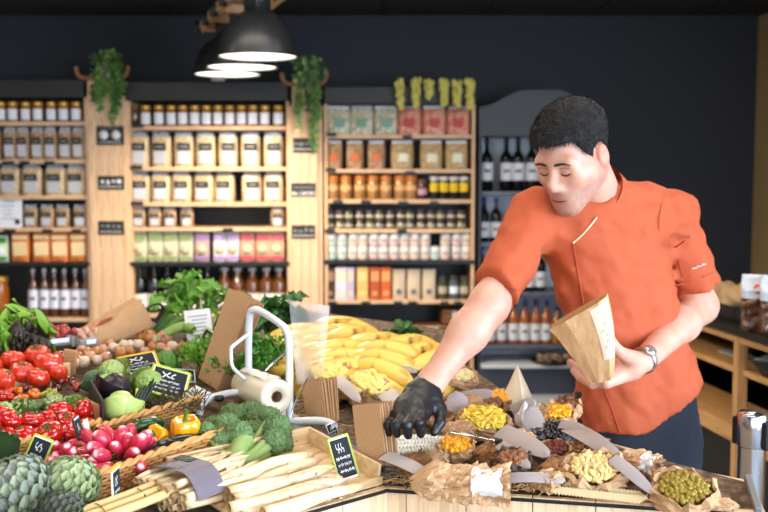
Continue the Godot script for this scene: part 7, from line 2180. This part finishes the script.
	var torso := trunk([S.call(1.47, 608, 185, 2.43, 0.125, 0.07), S.call(1.40, 606, 215, 2.43, 0.16, 0.098), S.call(1.30, 608, 258, 2.43, 0.157, 0.112), S.call(1.15, 622, 320, 2.44, 0.152, 0.112), S.call(1.0, 636, 382, 2.45, 0.158, 0.118), S.call(0.87, 640, 430, 2.46, 0.168, 0.126)], axb, 0.04)
	var r_hem := px(496, 291, 2.215)
	var l_hem := px(697, 289, 2.52)
	var jk := [torso, cap(neck_base + Vector3(0, -0.015, 0), r_sh + Vector3(0.012, -0.004, 0), 0.062, 0.052, 0.06), cap(neck_base + Vector3(0, -0.012, 0), l_sh + Vector3(-0.012, 0.0, 0), 0.066, 0.050, 0.07)]
	var sl_r := [cap(r_sh, r_hem + (r_hem - r_sh).normalized() * 0.05, 0.054, 0.060, 0.0)]
	var sl_l := [cap(l_sh, l_hem + (l_hem - l_sh).normalized() * 0.05, 0.050, 0.066, 0.0)]
	var r_dir := (px(470, 312, 2.17) - px(525, 262, 2.30)).normalized()
	var l_dir := (px(704, 306, 2.52) - px(688, 262, 2.52)).normalized()
	l_dir = (l_dir + Vector3(0.05, -0.1, 0)).normalized()
	var jacket_f := func(p: Vector3) -> float:
		var d := field(jk, p)
		for q in [[sl_r, r_hem, r_dir], [sl_l, l_hem, l_dir]]:
			var e := maxf(field(q[0], p), (p - q[1]).dot(q[2]))
			var h := maxf(0.045 - absf(d - e), 0.0) / 0.045
			d = minf(d, e) - h * h * 0.045 * 0.25
		# folds: long soft drapes plus creases running from the armpits
		var f := 0.011 * nz.get_noise_3d(p.x * 8.0 + p.y * 4.0, p.y * 1.8, p.z * 7.0)
		f += 0.009 * nz.get_noise_3d(p.x * 7.0 - p.y * 14.0, p.y * 9.0 + p.x * 8.0, p.z * 9.0 + 4.0)
		f += 0.003 * nz.get_noise_3d(p.x * 24.0 + p.y * 16.0, p.y * 20.0, p.z * 22.0)
		d -= f
		# neck opening
		var nd := (neck_base - hx * Vector3(0, -0.05, -0.035)).normalized()
		var q := p - (neck_base - nd * 0.035)
		d = maxf(d, 0.052 - (q - nd * q.dot(nd)).length()) if q.dot(nd) < 0.03 and q.length() < 0.12 else d
		# hem: lowest in front, higher at the side
		d = maxf(d, (0.886 + 0.55 * maxf(0.0, p.x - org.x + 0.01)) - p.y)
		return d
	var sj := T()
	nets(sj, jacket_f, Vector3(0.18, 0.86, -2.70), Vector3(0.96, 1.56, -2.10), 0.0095, org, null, 0.012)
	var cloth := M("jacket_orange", Color(0.70, 0.305, 0.155), 0.8, {"bump": ntex("weave", 0.3, [], {"oct": 2}), "bump_cm": 0.04, "scale": Vector3(14, 14, 14)})
	var jo := part("jacket", done(sj), cloth, o)
	# collar band, open at the front
	var nd2 := (hx * Vector3(0, -0.05, -0.035) - neck_base).normalized()
	var face_dir := (hz - nd2 * hz.dot(nd2)).normalized()
	var sdx := nd2.cross(face_dir)
	var cs := T()
	for layer in [0.0, 0.004]:
		surf(cs, 30, 4, func(u, v):
			var a: float = lerpf(0.35, TAU - 0.30, u)
			var r: float = lerpf(0.084, 0.066, v) + layer
			var drop: float = 0.016 * (0.5 + 0.5 * cos(a))
			return neck_base - org + nd2 * (lerpf(0.030, 0.096, v) - drop * 2.6) + (face_dir * cos(a) + sdx * sin(a)) * r)
	part("collar", done(cs), cloth, jo)
	# front edge with pale piping, long placket seam, sleeve pocket, stitched name
	var seam_m := M("jacket_seam", Color(0.66, 0.25, 0.12), 0.8)
	var on_jacket := func(pts: Array, lift: float) -> Array:
		return pts.map(func(q): return march(jacket_f, q[0], q[1], 1.9, lift) - org)
	part("piping", tube_mesh(curve(on_jacket.call([[597, 217], [590, 226], [582, 235], [573, 243]], 0.002), 12), 0.0022, 6), M("piping_cream", Color(0.86, 0.76, 0.60), 0.7), jo)
	part("placket_seam", tube_mesh(curve(on_jacket.call([[573, 243], [576, 262], [580, 285], [586, 315], [594, 350], [603, 385], [612, 410], [620, 433]], 0.0008), 40), 0.0022, 6, 0.8), seam_m, jo)
	part("pocket_seam", tube_mesh(curve(on_jacket.call([[676, 247], [690, 237], [703, 229]], 0.0008), 12), 0.0018, 5), seam_m, jo)
	part("pocket_seam", tube_mesh(curve(on_jacket.call([[676, 247], [679, 262], [683, 277]], 0.0008), 10), 0.0015, 5), seam_m, jo)
	part("sleeve_hem_seam", tube_mesh(curve(on_jacket.call([[675, 286], [690, 282], [705, 276], [716, 271]], 0.0008), 14), 0.0014, 5), seam_m, jo)
	part("sleeve_hem_seam", tube_mesh(curve(on_jacket.call([[487, 277], [497, 283], [507, 288], [516, 290]], 0.0008), 14), 0.0014, 5), seam_m, jo)
	part("armhole_seam", tube_mesh(curve(on_jacket.call([[664, 196], [660, 212], [659, 230], [662, 246]], 0.0008), 14), 0.0015, 5), seam_m, jo)
	for k in 6:
		var a: Array = on_jacket.call([[692 + k * 2.4, 269.5 - k * 0.9], [693.2 + k * 2.4, 267.0 - k * 0.9 + (k % 2)], [694.0 + k * 2.4, 269.2 - k * 0.9]], 0.0012)
		part("stitched_letter", tube_mesh(a, 0.0011, 4), M("stitch_white", Color(0.9, 0.86, 0.8), 0.7), jo)
	# ------------------------------------------------ trousers, belt, shoes
	var tr := [trunk([[0.97, org.x - 0.004, org.z - 0.005, 0.152, 0.112], [0.86, org.x - 0.002, org.z - 0.01, 0.158, 0.116], [0.74, org.x - 0.002, org.z - 0.012, 0.150, 0.106]], axb, 0.04), cap(hip_r - Vector3(0, 0.02, 0), hip_r - Vector3(0.0, 0.42, -0.01), 0.088, 0.070, 0.05), cap(hip_r - Vector3(0, 0.42, -0.01), hip_r - Vector3(0, 0.78, 0.0), 0.070, 0.060, 0.03), cap(hip_l - Vector3(0, 0.02, 0), hip_l - Vector3(0.0, 0.42, -0.01), 0.088, 0.070, 0.05), cap(hip_l - Vector3(0, 0.42, -0.01), hip_l - Vector3(0, 0.78, 0.0), 0.070, 0.060, 0.03)]
	var sp := T()
	nets(sp, func(p): return maxf(field(tr, p) - 0.004 * nz.get_noise_3d(p.x * 14.0, p.y * 16.0, p.z * 14.0), 0.045 - p.y), Vector3(0.36, 0.03, -2.70), Vector3(0.92, 0.99, -2.26), 0.0125, org, null, 0.006)
	part("trousers", done(sp), M("denim_dark", Color(0.085, 0.115, 0.17), 0.85, {"tex": ntex("denim", 0.05, [[0.2, Color(0.7, 0.72, 0.75)], [0.8, Color(1, 1, 1)]]), "scale": Vector3(5, 5, 5)}), o)
	for hp in [hip_r, hip_l]:
		var ss := T()
		var b0: Vector3 = Vector3(hp.x, 0, hp.z) - org
		surf(ss, 20, 10, func(u, v):
			var a: float = u * TAU
			var t: float = v * PI
			var d := Vector3(sin(a) * sin(t) * 0.048, cos(t) * 0.05, cos(a) * sin(t) * 0.14)
			d.y = maxf(d.y, -0.035)
			return b0 + Vector3(0, 0.037, 0.06) + d)
		part("shoe", done(ss), M("shoe_black", Color(0.06, 0.06, 0.06), 0.5), o)
	# ------------------------------------------------ black glove
	var gk := [px(424, 414, 2.035), px(413, 416, 2.02), px(402, 417, 2.03), px(393, 418, 2.05)]
	var gl := [cap(px(431, 381, 2.13), px(423, 394, 2.105), 0.0325, 0.033, 0.02)]
	for i in 4: gl.append(cap(px(423 - i * 2.0, 396, 2.095), gk[i], 0.022, 0.0145, 0.022))
	gl.append(ell(px(413, 406, 2.07), Basis(), Vector3(0.036, 0.022, 0.036), 0.02))
	var gm := [px(419, 423, 1.985), px(407, 425, 1.98), px(396, 425, 1.99), px(388, 425, 2.015)]
	var gt := [px(421, 434, 1.99), px(408, 435, 1.985), px(397, 434, 1.995), px(389, 433, 2.02)]
	for i in 4:
		var rr: float = [0.0105, 0.0108, 0.0104, 0.0094][i]
		gl.append(cap(gk[i], gm[i], rr * 1.15, rr, 0.005))
		gl.append(cap(gm[i], gt[i], rr, rr * 0.85, 0.003))
	gl.append(cap(px(433, 398, 2.09), px(441, 412, 2.06), 0.019, 0.0135, 0.016))
	gl.append(cap(px(441, 412, 2.06), px(440, 423, 2.03), 0.0125, 0.0115, 0.005))
	gl.append(cap(px(440, 423, 2.03), px(434, 432, 2.01), 0.0115, 0.0092, 0.004))
	var cuff_n := (px(423, 394, 2.105) - px(431, 381, 2.13)).normalized()
	var cuff_at := px(429, 386, 2.125)
	var glove_f := func(p: Vector3) -> float:
		var d := field(gl, p) - 0.0016 * nz.get_noise_3d(p.x * 40.0 + p.y * 20.0, p.y * 70.0, p.z * 40.0)
		return maxf(d, -(p - cuff_at).dot(cuff_n))
	var sg := T()
	nets(sg, glove_f, px(413, 408, 2.06) - Vector3(0.09, 0.09, 0.12), px(415, 408, 2.06) + Vector3(0.09, 0.08, 0.12), 0.0034, org, null, 0.003)
	part("glove", done(sg), M("nitrile_black", Color(0.055, 0.062, 0.07), 0.42), o)
	part("glove_cuff", tube_mesh(range(25).map(func(k):
		var x := cuff_n.cross(Vector3.UP).normalized()
		var y := x.cross(cuff_n)
		return cuff_at - org + (x * cos(k * TAU / 24) + y * sin(k * TAU / 24)) * 0.0335), 0.0022, 6), M("nitrile_black", Color.WHITE), o)
	# ------------------------------------------------ wristwatch
	var wd := (palm0 - l_el).normalized()
	var wc := l_wr - wd * 0.004
	var wx := wd.cross(Vector3.UP).normalized()
	var wy := wx.cross(wd)
	var wst := T()
	surf(wst, 28, 3, func(u, v):
		var a: float = u * TAU
		var r: float = 0.0300 + 0.0025 * sin(v * PI)
		return wc - org + wd * (v - 0.5) * 0.015 + (wx * cos(a) + wy * sin(a)) * r)
	var wb := part("watch_strap", done(wst), M("watch_strap_steel", Color(0.62, 0.62, 0.62), 0.3, {"metal": 0.8}), o)
	var to_eye := (EYE - wc).normalized()
	var wn := (to_eye + Vector3(0.2, 0.5, 0) - wd * (to_eye + Vector3(0.2, 0.5, 0)).dot(wd)).normalized()
	part("watch_case", lathe_mesh([Vector2(0, 0), Vector2(0.0150, 0), Vector2(0.0158, 0.003), Vector2(0.0145, 0.007), Vector2(0, 0.0075)], 24), M("watch_steel", Color(0.80, 0.80, 0.80), 0.2, {"metal": 0.8}), wb, wc - org + wn * 0.029, Basis(wd.cross(wn), wn, wd).orthonormalized())
	held_bag()

func held_bag():
	# open kraft bag in the hand
	var kr := M("kraft_held", Color(0.86, 0.68, 0.48), 0.7, {"tex": texs["kraft_fibre"], "scale": Vector3(15, 15, 15), "back": Color(0.3, 0.2, 0.1)})
	var b := px(602, 381, 2.165)
	var t := px(578, 311, 2.15)
	var o := thing("kraft_paper_bag", "open kraft paper bag with a pale printed side held in the bare hand", "paper bag", b)
	var up := (t - b).normalized()
	var eye := (EYE - b).normalized()
	var nn := (eye - up * eye.dot(up)).normalized()
	nn = (nn + up.cross(nn) * -0.35).normalized()
	var sd := up.cross(nn).normalized()
	var L := (t - b).length()
	# four walls: front wide, pleated narrow sides; mouth open at the top
	var ring := [Vector2(-1, 0.35), Vector2(-0.35, 0.52), Vector2(0.25, 0.5), Vector2(0.8, 0.42), Vector2(1.02, 0.2), Vector2(1.0, -0.25), Vector2(0.7, -0.42), Vector2(0, -0.5), Vector2(-0.7, -0.42), Vector2(-1.02, -0.1)]
	var f := func(u: float, v: float) -> Vector3:
		var x := u * ring.size()
		var i := int(x) % ring.size()
		var q: Vector2 = (ring[i] as Vector2).lerp(ring[(i + 1) % ring.size()], x - floor(x))
		var wv := lerpf(0.022, 0.070, pow(v, 0.8))
		var dv := lerpf(0.012, 0.060, pow(v, 0.8))
		var cr := 0.0035 * nz.get_noise_3d(u * 6.0, v * 2.5, 2.0)
		var slant := 0.17 * q.x * v * v * 0.12
		return up * (L * v + slant) + sd * (q.x * wv + 0.006 * sin(v * 3.0)) + nn * (q.y * dv + cr)
	var st := T(false)
	surf(st, 40, 12, f)
	surf(st, 10, 1, func(u, v): return (f.call(u, 0.0) as Vector3) * v)
	part("paper", done(st), kr, o)
	var sp := T()
	surf(sp, 8, 10, func(u, v):
		var p: Vector3 = f.call(lerpf(0.24, 0.44, u), lerpf(0.30, 0.97, v))
		return p + nn * 0.0012 + sd * 0.001)
	part("printed_side", done(sp), M("print_pale", Color(0.88, 0.80, 0.70), 0.7), o)
	var pr := T()
	for k in 6:
		var a: Vector3 = f.call(0.28 + 0.02 * (k % 3), 0.45 + 0.07 * k) + nn * 0.003
		var c: Vector3 = f.call(0.36 + 0.015 * (k % 2), 0.47 + 0.07 * k) + nn * 0.003
		tube(pr, [a, a.lerp(c, 0.5) + up * 0.003, c], 0.0007, 4, false)
	part("print_lines", done(pr), M("print_brown", Color(0.62, 0.52, 0.44), 0.7), o)
